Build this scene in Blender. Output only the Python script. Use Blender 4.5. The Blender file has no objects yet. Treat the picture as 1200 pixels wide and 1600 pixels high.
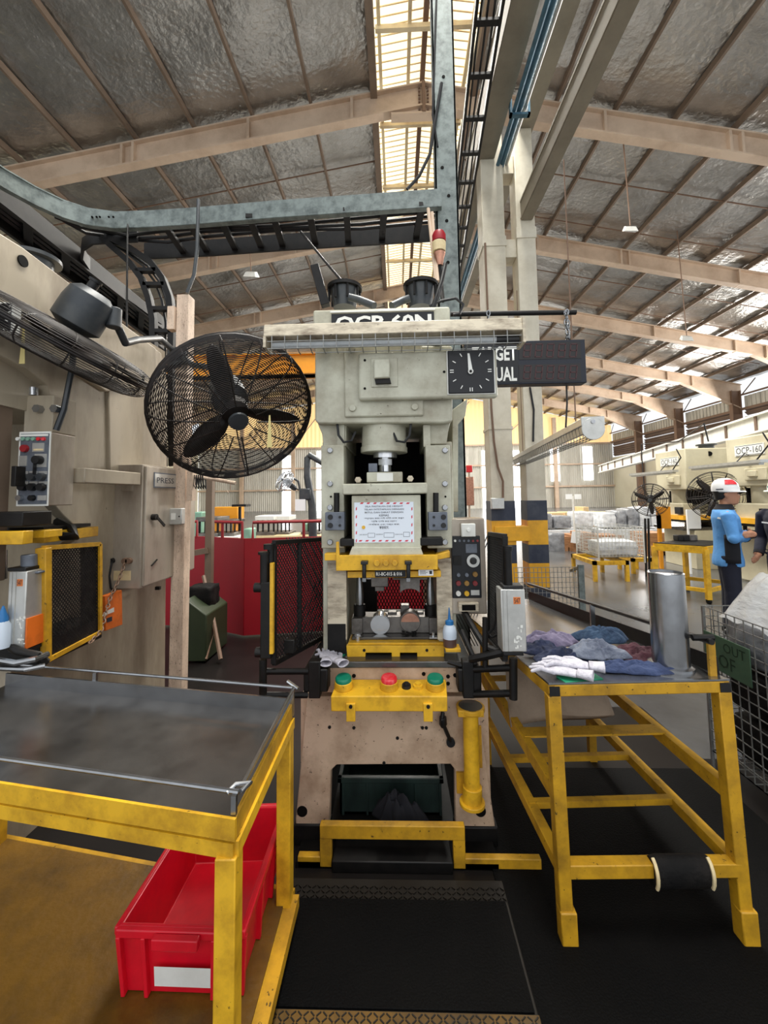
import bpy, math, random
from mathutils import Vector, Matrix, Euler, noise
C = bpy.context.scene
COL = bpy.context.collection
PI = math.pi

# ---------------------------------------------------------------- camera
F = 650.0                      # focal length in pixels of the 1200 wide frame
YAW, PITCH, ROLL = math.atan(20 / F), math.radians(4.0), math.radians(-0.8)
ROT = Euler((PI / 2 + PITCH, 0, YAW)).to_matrix() @ Matrix.Rotation(ROLL, 3, 'Z')
_d = ROT.transposed() @ Vector((0, 1, 0))
PPX, PPY = 600.0, 775.0 - F * _d.y / _d.z      # the horizon lies at row 775
EYE = Vector((0, 0, 1.56))
cam_data = bpy.data.cameras.new('camera')
cam = bpy.data.objects.new('camera', cam_data)
COL.objects.link(cam)
cam.location = EYE
cam.rotation_euler = ROT.to_euler()
cam_data.sensor_fit = 'HORIZONTAL'
cam_data.sensor_width = 36
cam_data.lens = 36 * F / 1200
cam_data.shift_y = (PPY - 800) / 1200
cam_data.clip_start, cam_data.clip_end = 0.05, 300
C.camera = cam

# ---------------------------------------------------------------- sky, lights, exposure
world = bpy.data.worlds.new('world')
C.world = world
world.use_nodes = True
bg = world.node_tree.nodes['Background']
bg.inputs[0].default_value = (0.92, 0.96, 1.0, 1)
bg.inputs[1].default_value = 0.85


def area(name, loc, rot, sx, sy, power, color=(1, 0.97, 0.9)):
    d = bpy.data.lights.new(name, 'AREA')
    d.shape = 'RECTANGLE'; d.size = sx; d.size_y = sy; d.energy = power; d.color = color
    o = bpy.data.objects.new(name, d); COL.objects.link(o)
    o.location = loc; o.rotation_euler = rot
    return o


# daylight coming down through the ridge skylight
area('skylight_daylight', (1.0, 6, 12.7), (0, 0, 0), 2.6, 15, 2600)
area('skylight_daylight', (1.0, 30, 12.7), (0, 0, 0), 2.6, 28, 5500)
# area light for the daylight of the louvred right wall, beyond the presses
area('side_daylight', (23.5, 26, 6.6), (0, math.radians(75), 0), 3, 30, 4500, (1, 0.97, 0.93))
# added fill light behind the camera, brightening the fronts
area('front_fill', (0.8, -3.5, 3.4), (math.radians(78), 0, 0), 7, 3.5, 26, (1, 0.98, 0.95))
C.view_settings.view_transform = 'Standard'
C.view_settings.look = 'None'
C.view_settings.gamma = 1
C.view_settings.use_curve_mapping = False
C.view_settings.exposure = 0.45

# ---------------------------------------------------------------- helpers
def ray(px, py):
    return ROT @ Vector(((px - PPX) / F, -(py - PPY) / F, -1))


def at(px, py, Y):
    d = ray(px, py)
    return EYE + d * (Y / d.y)


def onz(px, py, z):
    d = ray(px, py)
    return EYE + d * ((z - EYE.z) / d.z)


def onx(px, py, x):
    d = ray(px, py)
    return EYE + d * (x / d.x)


def perp(d):
    d = d.normalized()
    a = Vector((0, 0, 1)) if abs(d.z) < 0.9 else Vector((1, 0, 0))
    u = a.cross(d).normalized()
    return u, d.cross(u).normalized()


def lin(c):
    return tuple((x / 255) ** 2.2 for x in c) + (1,)


OFF = {}
# fine wire work, far too small to pick apart piece by piece
FINE = {'mesh_sheet', 'side_mesh', 'end_mesh', 'floor_mesh', 'front_guard', 'rear_guard', 'wire_guard', 'fence_mesh', 'rear_mesh', 'sheet_rib'}


class MB:
    def __init__(s):
        s.v, s.f, s.cut = [], [], []

    def add(s, vs, fs):
        n = len(s.v)
        s.cut.append((n, len(s.f)))
        s.v += [Vector(v) for v in vs]
        s.f += [tuple(i + n for i in f) for f in fs]
        return s

    def hexa(s, p):
        return s.add(p, [(0, 3, 2, 1), (4, 5, 6, 7), (0, 1, 5, 4), (1, 2, 6, 5), (2, 3, 7, 6), (3, 0, 4, 7)])

    def box(s, x0, x1, y0, y1, z0, z1):
        x0, x1 = sorted((x0, x1)); y0, y1 = sorted((y0, y1)); z0, z1 = sorted((z0, z1))
        return s.hexa([(x0, y0, z0), (x1, y0, z0), (x1, y1, z0), (x0, y1, z0), (x0, y0, z1), (x1, y0, z1), (x1, y1, z1), (x0, y1, z1)])

    def pr(s, x0, y0, x1, y1, Y, d):
        """box whose front face fills the pixel rectangle at depth Y and which runs back by d"""
        a, b = at(x0, y1, Y), at(x1, y0, Y)
        return s.box(a.x, b.x, Y, Y + d, a.z, b.z)

    def bar(s, p0, p1, w, h, up=(0, 0, 1)):
        p0, p1 = Vector(p0), Vector(p1)
        d = (p1 - p0).normalized(); up = Vector(up)
        if abs(d.dot(up)) > 0.95:
            up = Vector((0, 1, 0))
        u = d.cross(up).normalized(); v = u.cross(d).normalized()
        q = []
        for p in (p0, p1):
            q += [p - u * w / 2 - v * h / 2, p + u * w / 2 - v * h / 2, p + u * w / 2 + v * h / 2, p - u * w / 2 + v * h / 2]
        return s.hexa(q)

    def strip(s, pts, w, h, up=(0, 0, 1)):
        """bar of rectangular section along a path"""
        pts = [Vector(p) for p in pts]; up = Vector(up); vs = []
        for i, p in enumerate(pts):
            d = (pts[min(i + 1, len(pts) - 1)] - pts[max(i - 1, 0)]).normalized()
            u = d.cross(up).normalized(); v = u.cross(d).normalized()
            vs += [p - u * w / 2 - v * h / 2, p + u * w / 2 - v * h / 2, p + u * w / 2 + v * h / 2, p - u * w / 2 + v * h / 2]
        fs = [(3, 2, 1, 0)]
        for i in range(len(pts) - 1):
            for k in range(4):
                a, b = i * 4 + k, i * 4 + (k + 1) % 4
                fs.append((a, b, b + 4, a + 4))
        n = (len(pts) - 1) * 4
        fs.append((n, n + 1, n + 2, n + 3))
        return s.add(vs, fs)

    def tube(s, pts, r, n=8, closed=False, round_ends=False):
        pts = [Vector(p) for p in pts]
        R = list(r) if isinstance(r, (list, tuple)) else [r] * len(pts)
        if round_ends:
            def cap(p, q, rad):
                d = (p - q).normalized()
                return [(p + d * rad * math.sin(t), rad * math.cos(t)) for t in (0.5, 1.0, 1.4)]
            e = cap(pts[-1], pts[-2], R[-1]); b = cap(pts[0], pts[1], R[0])
            pts = [x[0] for x in reversed(b)] + pts + [x[0] for x in e]
            R = [x[1] for x in reversed(b)] + R + [x[1] for x in e]
        m = len(pts); vs = []; u = None
        for i, p in enumerate(pts):
            if closed:
                d = pts[(i + 1) % m] - pts[i - 1]
            else:
                d = pts[min(i + 1, m - 1)] - pts[max(i - 1, 0)]
            d.normalize()
            if u is None:
                u, v = perp(d)
            else:
                u = (u - d * u.dot(d)).normalized(); v = d.cross(u)
            vs += [p + (u * math.cos(2 * PI * k / n) + v * math.sin(2 * PI * k / n)) * R[i] for k in range(n)]
        fs = []
        for i in range(m if closed else m - 1):
            for k in range(n):
                a, b = i * n + k, i * n + (k + 1) % n
                c, d2 = ((i + 1) % m) * n + (k + 1) % n, ((i + 1) % m) * n + k
                fs.append((a, b, c, d2))
        if not closed:
            fs.append(tuple(reversed(range(n)))); fs.append(tuple((m - 1) * n + k for k in range(n)))
        return s.add(vs, fs)

    def cyl(s, p0, p1, r0, r1=None, n=20):
        return s.tube([p0, p1], [r0, r0 if r1 is None else r1], n)

    def lathe(s, o, axis, prof, n=24):
        o = Vector(o); axis = Vector(axis).normalized()
        return s.tube([o + axis * t for r, t in prof], [max(r, 1e-4) for r, t in prof], n) if all(prof[i][1] < prof[i + 1][1] for i in range(len(prof) - 1)) else s._lathe(o, axis, prof, n)

    def _lathe(s, o, axis, prof, n):
        u, v = perp(axis); vs = []; fs = []
        for r, t in prof:
            vs += [o + axis * t + (u * math.cos(2 * PI * k / n) + v * math.sin(2 * PI * k / n)) * r for k in range(n)]
        for i in range(len(prof) - 1):
            for k in range(n):
                fs.append((i * n + k, i * n + (k + 1) % n, (i + 1) * n + (k + 1) % n, (i + 1) * n + k))
        return s.add(vs, fs)

    def prism(s, pts, vec):
        pts = [Vector(p) for p in pts]; vec = Vector(vec); n = len(pts)
        fs = [tuple(range(n)), tuple(reversed(range(n, 2 * n)))]
        fs += [((i + 1) % n, i, i + n, (i + 1) % n + n) for i in range(n)]
        return s.add(pts + [p + vec for p in pts], fs)

    def ppoly(s, pix, Y, d):
        return s.prism([at(x, y, Y) for x, y in pix], (0, d, 0))

    def bolt(s, px, py, Y, r, h=0.012, n=6):
        p = at(px, py, Y)
        return s.cyl(p, p + Vector((0, -h, 0)), r, r * 0.92, n)

    def loft(s, secs, n=16):
        """secs: (centre, u vector, v vector) ellipses"""
        vs = []; fs = []
        for c, u, v in secs:
            c, u, v = Vector(c), Vector(u), Vector(v)
            vs += [c + u * math.cos(2 * PI * k / n) + v * math.sin(2 * PI * k / n) for k in range(n)]
        for i in range(len(secs) - 1):
            for k in range(n):
                fs.append((i * n + k, i * n + (k + 1) % n, (i + 1) * n + (k + 1) % n, (i + 1) * n + k))
        fs.append(tuple(reversed(range(n)))); fs.append(tuple((len(secs) - 1) * n + k for k in range(n)))
        return s.add(vs, fs)

    def each(s, name, mat, parent=None, **kw):
        """one object per piece that was added"""
        out = []
        for i, (v0, f0) in enumerate(s.cut):
            v1, f1 = s.cut[i + 1] if i + 1 < len(s.cut) else (len(s.v), len(s.f))
            q = MB(); q.add(s.v[v0:v1], [tuple(k - v0 for k in f) for f in s.f[f0:f1]])
            out.append(q.build(name, mat, parent, **kw))
        return out

    def build(s, name, mat, parent=None, bevel=0.0, angle=40, label=None, stuff=False):
        me = bpy.data.meshes.new(name)
        off = OFF.get(parent.name, Vector()) if parent else Vector()
        me.from_pydata([v - off for v in s.v], [], s.f)
        me.validate(); me.update()
        import bmesh
        bm = bmesh.new(); bm.from_mesh(me)
        bmesh.ops.recalc_face_normals(bm, faces=bm.faces)
        bm.to_mesh(me); bm.free()
        if angle:
            me.polygons.foreach_set('use_smooth', [True] * len(me.polygons))
            me.set_sharp_from_angle(angle=math.radians(angle))
        me.materials.append(M[mat])
        o = bpy.data.objects.new(name, me); COL.objects.link(o)
        if parent:
            o.parent = parent; OFF[o.name] = off
        if bevel:
            b = o.modifiers.new('edge', 'BEVEL'); b.width = bevel; b.segments = 2; b.limit_method = 'ANGLE'
        if label: o['label'] = label
        if stuff or name in FINE: o['kind'] = 'stuff'
        return o


def remesh(o, voxel, smooth=4):
    m = o.modifiers.new('skin', 'REMESH'); m.mode = 'VOXEL'; m.voxel_size = voxel; m.use_smooth_shade = True
    if smooth:
        k = o.modifiers.new('soft', 'SMOOTH'); k.iterations = smooth; k.factor = 0.5
    return o


def thing(name, label, cat, loc, group=None):
    o = bpy.data.objects.new(name, None); COL.objects.link(o)
    o.empty_display_size = 0.05
    o.location = loc; OFF[o.name] = Vector(loc)
    o['label'] = label; o['category'] = cat
    if group: o['group'] = group
    return o


def tag(o, label, cat, group=None):
    o['label'] = label; o['category'] = cat
    if group: o['group'] = group
    return o


def struct(o):
    o['kind'] = 'structure'
    return o


def dup(root, delta, label, scale=None, rotz=None):
    """copy of a thing with copies of its parts and sub-parts, sharing mesh data"""
    def cp(o, par):
        c = o.copy(); COL.objects.link(c)
        if par: c.parent = par
        OFF[c.name] = OFF.get(o.name, Vector())
        for ch in list(o.children):
            cp(ch, c)
        return c
    r = cp(root, None)
    r.location = root.location + Vector(delta); r['label'] = label
    if scale: r.scale = (scale,) * 3
    if rotz is not None: r.rotation_euler = (0, 0, rotz)
    return r


# ---------------------------------------------------------------- materials
M = {}


def paint(name, rgb, rough=0.5, metal=0.0, dirt=None, amt=0.6, scale=5.0, speck=None, sscale=60.0, sthr=0.66, bump=0.0, bscale=80.0, bdist=0.02, stretch=(1, 1, 1), emit=0.0, ecol=None, spec=None, lo=0.42, hi=0.72):
    m = bpy.data.materials.new(name); m.use_nodes = True
    nt = m.node_tree; N = nt.nodes; L = nt.links
    b = N['Principled BSDF']
    b.inputs['Base Color'].default_value = lin(rgb)
    b.inputs['Roughness'].default_value = rough
    b.inputs['Metallic'].default_value = metal
    if spec is not None: b.inputs['Specular IOR Level'].default_value = spec
    tc = N.new('ShaderNodeTexCoord'); mp = N.new('ShaderNodeMapping'); mp.inputs['Scale'].default_value = stretch
    L.new(tc.outputs['Object'], mp.inputs['Vector'])
    last = None

    def layer(prev, color, sc, lo, hi, a, detail):
        nz = N.new('ShaderNodeTexNoise'); nz.inputs['Scale'].default_value = sc; nz.inputs['Detail'].default_value = detail
        nz.inputs['Roughness'].default_value = 0.65
        L.new(mp.outputs[0], nz.inputs['Vector'])
        mr = N.new('ShaderNodeMapRange'); mr.inputs['From Min'].default_value = lo; mr.inputs['From Max'].default_value = hi
        mr.inputs['To Max'].default_value = a
        L.new(nz.outputs['Fac'], mr.inputs['Value'])
        mx = N.new('ShaderNodeMix'); mx.data_type = 'RGBA'
        L.new(mr.outputs[0], mx.inputs['Factor'])
        if prev is None: mx.inputs['A'].default_value = lin(rgb)
        else: L.new(prev, mx.inputs['A'])
        mx.inputs['B'].default_value = lin(color)
        return mx.outputs['Result']
    if dirt: last = layer(last, dirt, scale, lo, hi, amt, 6)
    if speck: last = layer(last, speck, sscale, sthr, sthr + 0.04, 0.85, 3)
    if last is not None: L.new(last, b.inputs['Base Color'])
    if bump:
        nz = N.new('ShaderNodeTexNoise'); nz.inputs['Scale'].default_value = bscale; nz.inputs['Detail'].default_value = 4
        L.new(mp.outputs[0], nz.inputs['Vector'])
        bp = N.new('ShaderNodeBump'); bp.inputs['Strength'].default_value = bump; bp.inputs['Distance'].default_value = bdist
        L.new(nz.outputs['Fac'], bp.inputs['Height']); L.new(bp.outputs[0], b.inputs['Normal'])
    if emit:
        b.inputs['Emission Color'].default_value = lin(ecol or rgb)
        b.inputs['Emission Strength'].default_value = emit
    M[name] = m
    return m


paint('press_beige', (194, 193, 174), 0.45, dirt=(120, 105, 82), amt=0.75, scale=4, speck=(70, 58, 45), sscale=45, sthr=0.7)
paint('press_base', (205, 178, 152), 0.5, dirt=(128, 98, 72), amt=0.7, scale=5, speck=(52, 36, 28), sscale=62, sthr=0.66)
paint('press_side', (172, 160, 140), 0.45, dirt=(96, 82, 66), amt=0.85, scale=1.8, stretch=(1.4, 1.4, 0.45), speck=(75, 62, 50), sscale=30, sthr=0.72)
paint('far_press', (206, 198, 170), 0.5, dirt=(160, 148, 122), amt=0.5, scale=2)
paint('yellow', (228, 176, 42), 0.45, dirt=(140, 96, 22), amt=0.75, scale=9, speck=(60, 44, 22), sscale=70, sthr=0.69)
paint('yellow_worn', (200, 150, 34), 0.5, dirt=(120, 88, 28), amt=0.85, scale=7, speck=(50, 40, 25), sscale=55, sthr=0.66)
paint('orange_paint', (226, 148, 24), 0.5, dirt=(170, 105, 30), amt=0.5, scale=1.5)
paint('orange_box', (226, 110, 34), 0.5, dirt=(120, 60, 30), amt=0.5, scale=12)
paint('yellow_board', (118, 84, 20), 0.5, dirt=(62, 45, 18), amt=0.9, scale=3.5, bump=0.15, bscale=40)
paint('black_steel', (19, 18, 18), 0.5, 0.1, spec=0.35, dirt=(44, 40, 37), amt=0.5, scale=12)
paint('black_plastic', (17, 17, 19), 0.45, dirt=(36, 36, 38), amt=0.4, scale=20)
paint('fan_black', (30, 26, 25), 0.5, 0.2, dirt=(58, 48, 42), amt=0.6, scale=15)
paint('motor_grey', (62, 66, 70), 0.4, 0.3, dirt=(96, 96, 92), amt=0.5, scale=8)
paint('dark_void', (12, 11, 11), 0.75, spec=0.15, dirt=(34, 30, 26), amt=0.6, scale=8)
paint('steel', (160, 162, 165), 0.24, 0.95, dirt=(112, 110, 110), amt=0.5, scale=10)
paint('die_steel', (118, 114, 110), 0.42, 0.7, dirt=(60, 54, 50), amt=0.75, scale=12)
paint('bright_steel', (205, 207, 210), 0.2, 0.9, dirt=(140, 140, 140), amt=0.4, scale=12)
paint('copper', (190, 140, 118), 0.3, 0.8, dirt=(120, 80, 66), amt=0.5, scale=30)
paint('oily_steel', (104, 102, 100), 0.24, 0.7, dirt=(36, 34, 33), amt=0.7, scale=4)
paint('galvanised', (122, 131, 128), 0.45, 0.35, dirt=(66, 72, 72), amt=0.85, scale=14, speck=(50, 50, 48), sscale=50, sthr=0.7)
paint('rafter_paint', (206, 182, 158), 0.55, dirt=(150, 122, 98), amt=0.6, scale=0.9, stretch=(1, 1, 1))
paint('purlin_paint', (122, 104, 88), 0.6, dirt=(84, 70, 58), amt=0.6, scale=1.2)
paint('crane_beam', (146, 136, 118), 0.55, dirt=(98, 90, 78), amt=0.6, scale=1.5)
paint('column_paint', (214, 206, 186), 0.5, dirt=(160, 146, 120), amt=0.55, scale=2.5)
paint('stripe_yellow', (240, 176, 40), 0.5, dirt=(160, 110, 40), amt=0.5, scale=4)
paint('stripe_black', (44, 50, 66), 0.5, dirt=(84, 86, 92), amt=0.5, scale=5)
paint('pipe_blue', (74, 112, 132), 0.45, 0.2, dirt=(50, 66, 74), amt=0.6, scale=6)
paint('red_panel', (152, 18, 34), 0.42, dirt=(112, 14, 28), amt=0.5, scale=1.5)
paint('red_pipe', (150, 34, 40), 0.5, dirt=(90, 24, 28), amt=0.5, scale=5)
paint('red_plastic', (222, 22, 44), 0.38, dirt=(150, 14, 30), amt=0.5, scale=5)
paint('beacon_red', (226, 40, 46), 0.3)  # plain red of the small beacon
paint('green_plastic', (40, 54, 50), 0.42, dirt=(20, 26, 26), amt=0.8, scale=14, stretch=(1, 1, 0.3))
paint('green_paint', (48, 58, 38), 0.5, dirt=(34, 40, 28), amt=0.6, scale=4)
paint('mint_paint', (130, 172, 150), 0.5, dirt=(92, 122, 106), amt=0.5, scale=4)
paint('green_button', (14, 118, 92), 0.3)
paint('red_button', (216, 30, 44), 0.32, dirt=(240, 150, 150), amt=0.4, scale=60)
paint('amber_button', (214, 166, 40), 0.35)
paint('dull_red', (128, 44, 46), 0.4, dirt=(70, 36, 36), amt=0.6, scale=80)
paint('dull_amber', (150, 112, 50), 0.4, dirt=(80, 66, 40), amt=0.6, scale=80)
paint('white_paint', (226, 226, 220), 0.5, dirt=(180, 178, 168), amt=0.4, scale=6)
paint('old_white', (214, 202, 178), 0.5, dirt=(96, 76, 58), amt=0.9, scale=7, stretch=(1, 1, 3), speck=(60, 46, 36), sscale=20, sthr=0.67)
paint('post_paint', (218, 194, 172), 0.55, dirt=(132, 104, 84), amt=0.6, scale=5, stretch=(3, 3, 1), speck=(80, 62, 50), sscale=60, sthr=0.62)
paint('paper', (222, 230, 240), 0.6)
paint('paper_white', (238, 240, 240), 0.6)
paint('ink', (40, 44, 56), 0.6)
paint('ink_red', (206, 60, 74), 0.6)
paint('label_orange', (214, 120, 60), 0.5)
paint('cream_label', (226, 206, 160), 0.5, dirt=(180, 150, 110), amt=0.4, scale=30)
paint('mark_white', (232, 232, 226), 0.5)
paint('panel_grey', (104, 110, 120), 0.45, 0.2, dirt=(66, 70, 78), amt=0.6, scale=20)
paint('cabinet_grey', (176, 166, 152), 0.35, 0.3, dirt=(112, 98, 86), amt=0.75, scale=3, stretch=(1.5, 1.5, 0.5))
paint('aluminium', (196, 196, 192), 0.35, 0.6, dirt=(150, 150, 146), amt=0.5, scale=10)
paint('rubber', (20, 19, 19), 0.75, spec=0.2, dirt=(44, 40, 37), amt=0.6, scale=9, bump=0.2, bscale=60)
paint('glove_white', (206, 203, 212), 0.95, dirt=(130, 128, 142), amt=0.7, scale=45, bump=0.3, bscale=250)
paint('glove_green', (22, 128, 92), 0.6)
paint('rag_navy', (34, 42, 68), 0.9, dirt=(16, 20, 36), amt=0.8, scale=14, bump=0.4, bscale=60)
paint('rag_blue', (56, 68, 100), 0.9, dirt=(30, 38, 64), amt=0.8, scale=10, bump=0.4, bscale=60)
paint('rag_grey', (108, 114, 128), 0.9, dirt=(62, 68, 88), amt=0.85, scale=11, bump=0.4, bscale=60)
paint('rag_lilac', (116, 108, 130), 0.9, dirt=(74, 68, 98), amt=0.7, scale=12, bump=0.4, bscale=60)
paint('rag_teal', (50, 70, 94), 0.9, dirt=(26, 38, 62), amt=0.8, scale=12, bump=0.4, bscale=60)
paint('rag_maroon', (70, 36, 46), 0.9, dirt=(40, 20, 28), amt=0.8, scale=14, bump=0.4, bscale=60)
paint('cardboard', (150, 132, 114), 0.8, dirt=(108, 92, 78), amt=0.6, scale=6, bump=0.2, bscale=30)
paint('wood', (168, 122, 84), 0.7, dirt=(112, 76, 50), amt=0.7, scale=8, stretch=(1, 1, 5))
paint('pale_wood', (214, 184, 138), 0.7, dirt=(168, 134, 92), amt=0.6, scale=5, stretch=(1, 1, 5))
paint('wrap_grey', (150, 152, 156), 0.3, dirt=(76, 76, 80), amt=0.85, scale=5, bump=0.5, bscale=14)
paint('wrap_white', (218, 220, 222), 0.35, dirt=(150, 152, 158), amt=0.7, scale=5, bump=0.5, bscale=14)
paint('wire', (150, 151, 148), 0.4, 0.5, dirt=(70, 68, 64), amt=0.5, scale=10)
paint('wire_white', (206, 206, 200), 0.4, 0.4)
paint('mesh_black', (20, 20, 22), 0.55, 0.2, dirt=(60, 56, 52), amt=0.5, scale=20)
paint('sign_green', (64, 90, 70), 0.55, dirt=(46, 66, 54), amt=0.5, scale=10)
paint('sign_ink', (18, 44, 30), 0.55)
paint('display_dark', (17, 10, 12), 0.4)
paint('display_seg', (62, 28, 30), 0.5)
paint('display_case', (30, 34, 44), 0.45, 0.2)
paint('plate_black', (17, 19, 25), 0.5)
paint('skin', (186, 134, 106), 0.55)
paint('hair', (22, 20, 20), 0.6)
paint('jacket_blue', (92, 152, 214), 0.8, dirt=(70, 124, 188), amt=0.5, scale=9, bump=0.3, bscale=14)
paint('cloth_navy', (28, 30, 46), 0.85, dirt=(18, 20, 32), amt=0.6, scale=8, bump=0.3, bscale=14)
paint('cloth_black', (24, 24, 30), 0.85)
paint('helmet_white', (232, 232, 232), 0.3)
paint('helmet_green', (206, 216, 202), 0.3)
paint('concrete', (98, 99, 100), 0.24, dirt=(64, 63, 62), amt=0.85, scale=0.7, bump=0.04, bscale=8)
paint('dark_concrete', (30, 27, 26), 0.4, spec=0.25, dirt=(16, 15, 15), amt=0.8, scale=1.6)
paint('mat_black', (8, 8, 9), 0.75, spec=0.12, dirt=(17, 16, 15), amt=0.6, scale=4, bump=0.3, bscale=150)
paint('tread_steel', (26, 22, 17), 0.55, 0.2, dirt=(30, 26, 22), amt=0.8, scale=5)
paint('tread_yellow', (104, 76, 28), 0.5, dirt=(44, 34, 18), amt=0.9, scale=6)
paint('wall_sheet', (200, 197, 186), 0.55, dirt=(136, 130, 118), amt=0.5, scale=0.5, stretch=(3, 3, 0.5))
paint('wall_cream', (226, 220, 196), 0.55, dirt=(180, 168, 140), amt=0.4, scale=0.4)
paint('louvre_brown', (116, 94, 78), 0.6, dirt=(72, 58, 48), amt=0.6, scale=0.6)
paint('brown_steel', (124, 98, 80), 0.6, dirt=(86, 68, 56), amt=0.5, scale=0.6)
paint('foil', (188, 186, 182), 0.3, 0.95, dirt=(128, 124, 118), amt=0.6, scale=0.8, bump=1.0, bscale=6.0, bdist=0.035)
paint('skylight_sheet', (255, 244, 214), 0.5, emit=0.8, ecol=(255, 246, 220))
paint('skylight_frame', (250, 232, 190), 0.5, dirt=(170, 130, 84), amt=0.6, scale=1)
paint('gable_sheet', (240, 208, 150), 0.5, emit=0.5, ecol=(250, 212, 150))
paint('window_light', (250, 252, 255), 0.4, emit=2.2, ecol=(245, 250, 255))
paint('clear_tape', (214, 196, 130), 0.5)
paint('blue_cap', (40, 110, 170), 0.4)
paint('bottle_plastic', (196, 208, 222), 0.3)
paint('oil', (86, 66, 60), 0.3)
paint('tube_glass', (176, 180, 182), 0.25, dirt=(120, 122, 124), amt=0.4, scale=10)

m = bpy.data.materials.new('plastic_film'); m.use_nodes = True
b = m.node_tree.nodes['Principled BSDF']
b.inputs['Base Color'].default_value = lin((226, 228, 230)); b.inputs['Roughness'].default_value = 0.22
b.inputs['Alpha'].default_value = 0.6
nz = m.node_tree.nodes.new('ShaderNodeTexNoise'); nz.inputs['Scale'].default_value = 12; nz.inputs['Detail'].default_value = 5
bp = m.node_tree.nodes.new('ShaderNodeBump'); bp.inputs['Strength'].default_value = 0.5; bp.inputs['Distance'].default_value = 0.03
m.node_tree.links.new(nz.outputs['Fac'], bp.inputs['Height']); m.node_tree.links.new(bp.outputs[0], b.inputs['Normal'])
M['plastic_film'] = m


def text(body, x0, y0, x1, y1, Y, mat, parent, name='lettering', lift=0.002, label=None, bold=0.0):
    """lettering filling a pixel rectangle on the plane at depth Y, facing the aisle"""
    a, b = at(x0, y1, Y), at(x1, y0, Y)
    return text3(body, Vector((a.x, Y - lift, a.z)), Vector((b.x - a.x, 0, 0)), Vector((0, 0, b.z - a.z)), mat, parent, name, label, bold)


def text3(body, origin, ux, uz, mat, parent, name='lettering', label=None, bold=0.0):
    cu = bpy.data.curves.new('text', 'FONT'); cu.body = body; cu.extrude = 0.0; cu.resolution_u = 2; cu.offset = bold
    cu.align_x = 'CENTER'; cu.space_line = 1.1
    t = bpy.data.objects.new('text', cu)
    COL.objects.link(t)
    me = bpy.data.meshes.new_from_object(t)
    bpy.data.objects.remove(t); bpy.data.curves.remove(cu)
    xs = [v.co.x for v in me.vertices]; ys = [v.co.y for v in me.vertices]
    lx, hx, ly, hy = min(xs), max(xs), min(ys), max(ys)
    off = OFF.get(parent.name, Vector()) if parent else Vector()
    for v in me.vertices:
        v.co = origin + ux * ((v.co.x - lx) / (hx - lx)) + uz * ((v.co.y - ly) / (hy - ly)) - off
    me.name = name
    me.materials.clear(); me.materials.append(M[mat])
    o = bpy.data.objects.new(name, me); COL.objects.link(o)
    if parent: o.parent = parent; OFF[o.name] = off
    if label: o['label'] = label
    return o

# ================================================================ STRUCTURE
RX, RZ = 1.0, 14.35          # ridge line and height of the roof
XL, XR, YF = -23.2, 24.6, 48.0


def roofz(x):
    return RZ - (0.17 * (RX - x) if x < RX else 0.213 * (x - RX))


b = MB(); b.box(XL - 1, XR + 1, -4, YF + 1, -0.2, 0)
struct(b.build('floor', 'concrete'))
b = MB(); b.box(-8, 1.0, 0.6, 5.2, 0, 0.004); b.box(1.0, 1.75, 0.6, 3.2, 0, 0.004); b.box(1.75, 3.2, 0.6, 2.6, 0, 0.004)
struct(b.build('dark_floor', 'dark_concrete'))  # darker floor areas around the press and tables

# ceiling: insulation foil over purlins, open along the ridge for the skylight
b = MB()
for s_ in (-1, 1):
    x0 = RX + s_ * 1.42; x1 = XL if s_ < 0 else XR
    nx, ny = 60, 240
    vs = []; fs = []
    for i in range(nx + 1):
        for j in range(ny + 1):
            x = x0 + (x1 - x0) * i / nx; y = -1.5 + (YF + 1.5) * j / ny
            sag = 0.07 * noise.noise((x * 0.9, y * 0.9, 3.3)) + 0.05 * noise.noise((x * 2.6, y * 2.6, 1.3))
            vs.append((x, y, roofz(x) + 0.06 + sag))
    for i in range(nx):
        for j in range(ny):
            a = i * (ny + 1) + j
            fs.append((a, a + 1, a + ny + 2, a + ny + 1))
    b.add(vs, fs)
ceil = struct(b.build('ceiling', 'foil', angle=0))
for p in ceil.data.polygons: p.use_smooth = True
b = MB()
for s_ in (-1, 1):
    x1 = XL if s_ < 0 else XR
    b.hexa([(RX + s_ * 1.42, -1.5, roofz(RX + 1.42) + 0.25), (x1, -1.5, roofz(x1) + 0.25), (x1, YF, roofz(x1) + 0.25), (RX + s_ * 1.42, YF, roofz(RX + 1.42) + 0.25),
            (RX + s_ * 1.42, -1.5, roofz(RX + 1.42) + 0.3), (x1, -1.5, roofz(x1) + 0.3), (x1, YF, roofz(x1) + 0.3), (RX + s_ * 1.42, YF, roofz(RX + 1.42) + 0.3)])
struct(b.build('roof', 'wall_sheet', angle=0))
for s_ in (-1, 1):
    for k in range(14):
        x = RX + s_ * 1.52 if k == 0 else (RX - 3.47 - 1.82 * (k - 1) if s_ < 0 else RX + 2.3 + 1.72 * (k - 1))
        if k and (x < XL or x > XR): continue
        z = roofz(x)
        w = 0.1 if k == 0 else 0.035
        b = MB(); b.box(x - w, x + w, -1.5, YF, z - 0.16 - (0.14 if k == 0 else 0), z + 0.03)
        b.build('purlin', 'purlin_paint', ceil)
b = MB()
for y in (14.6, 16.9, 20.6, 23, 26.5, 32.5):
    for s_ in (-1, 1):
        x0, x1 = RX + s_ * 1.6, (RX + s_ * 22)
        b.bar((x0, y, roofz(x0) - 0.1), (x1, y, roofz(x1) - 0.1), 0.035, 0.035)
b.build('sag_rod', 'brown_steel', ceil)

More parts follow.
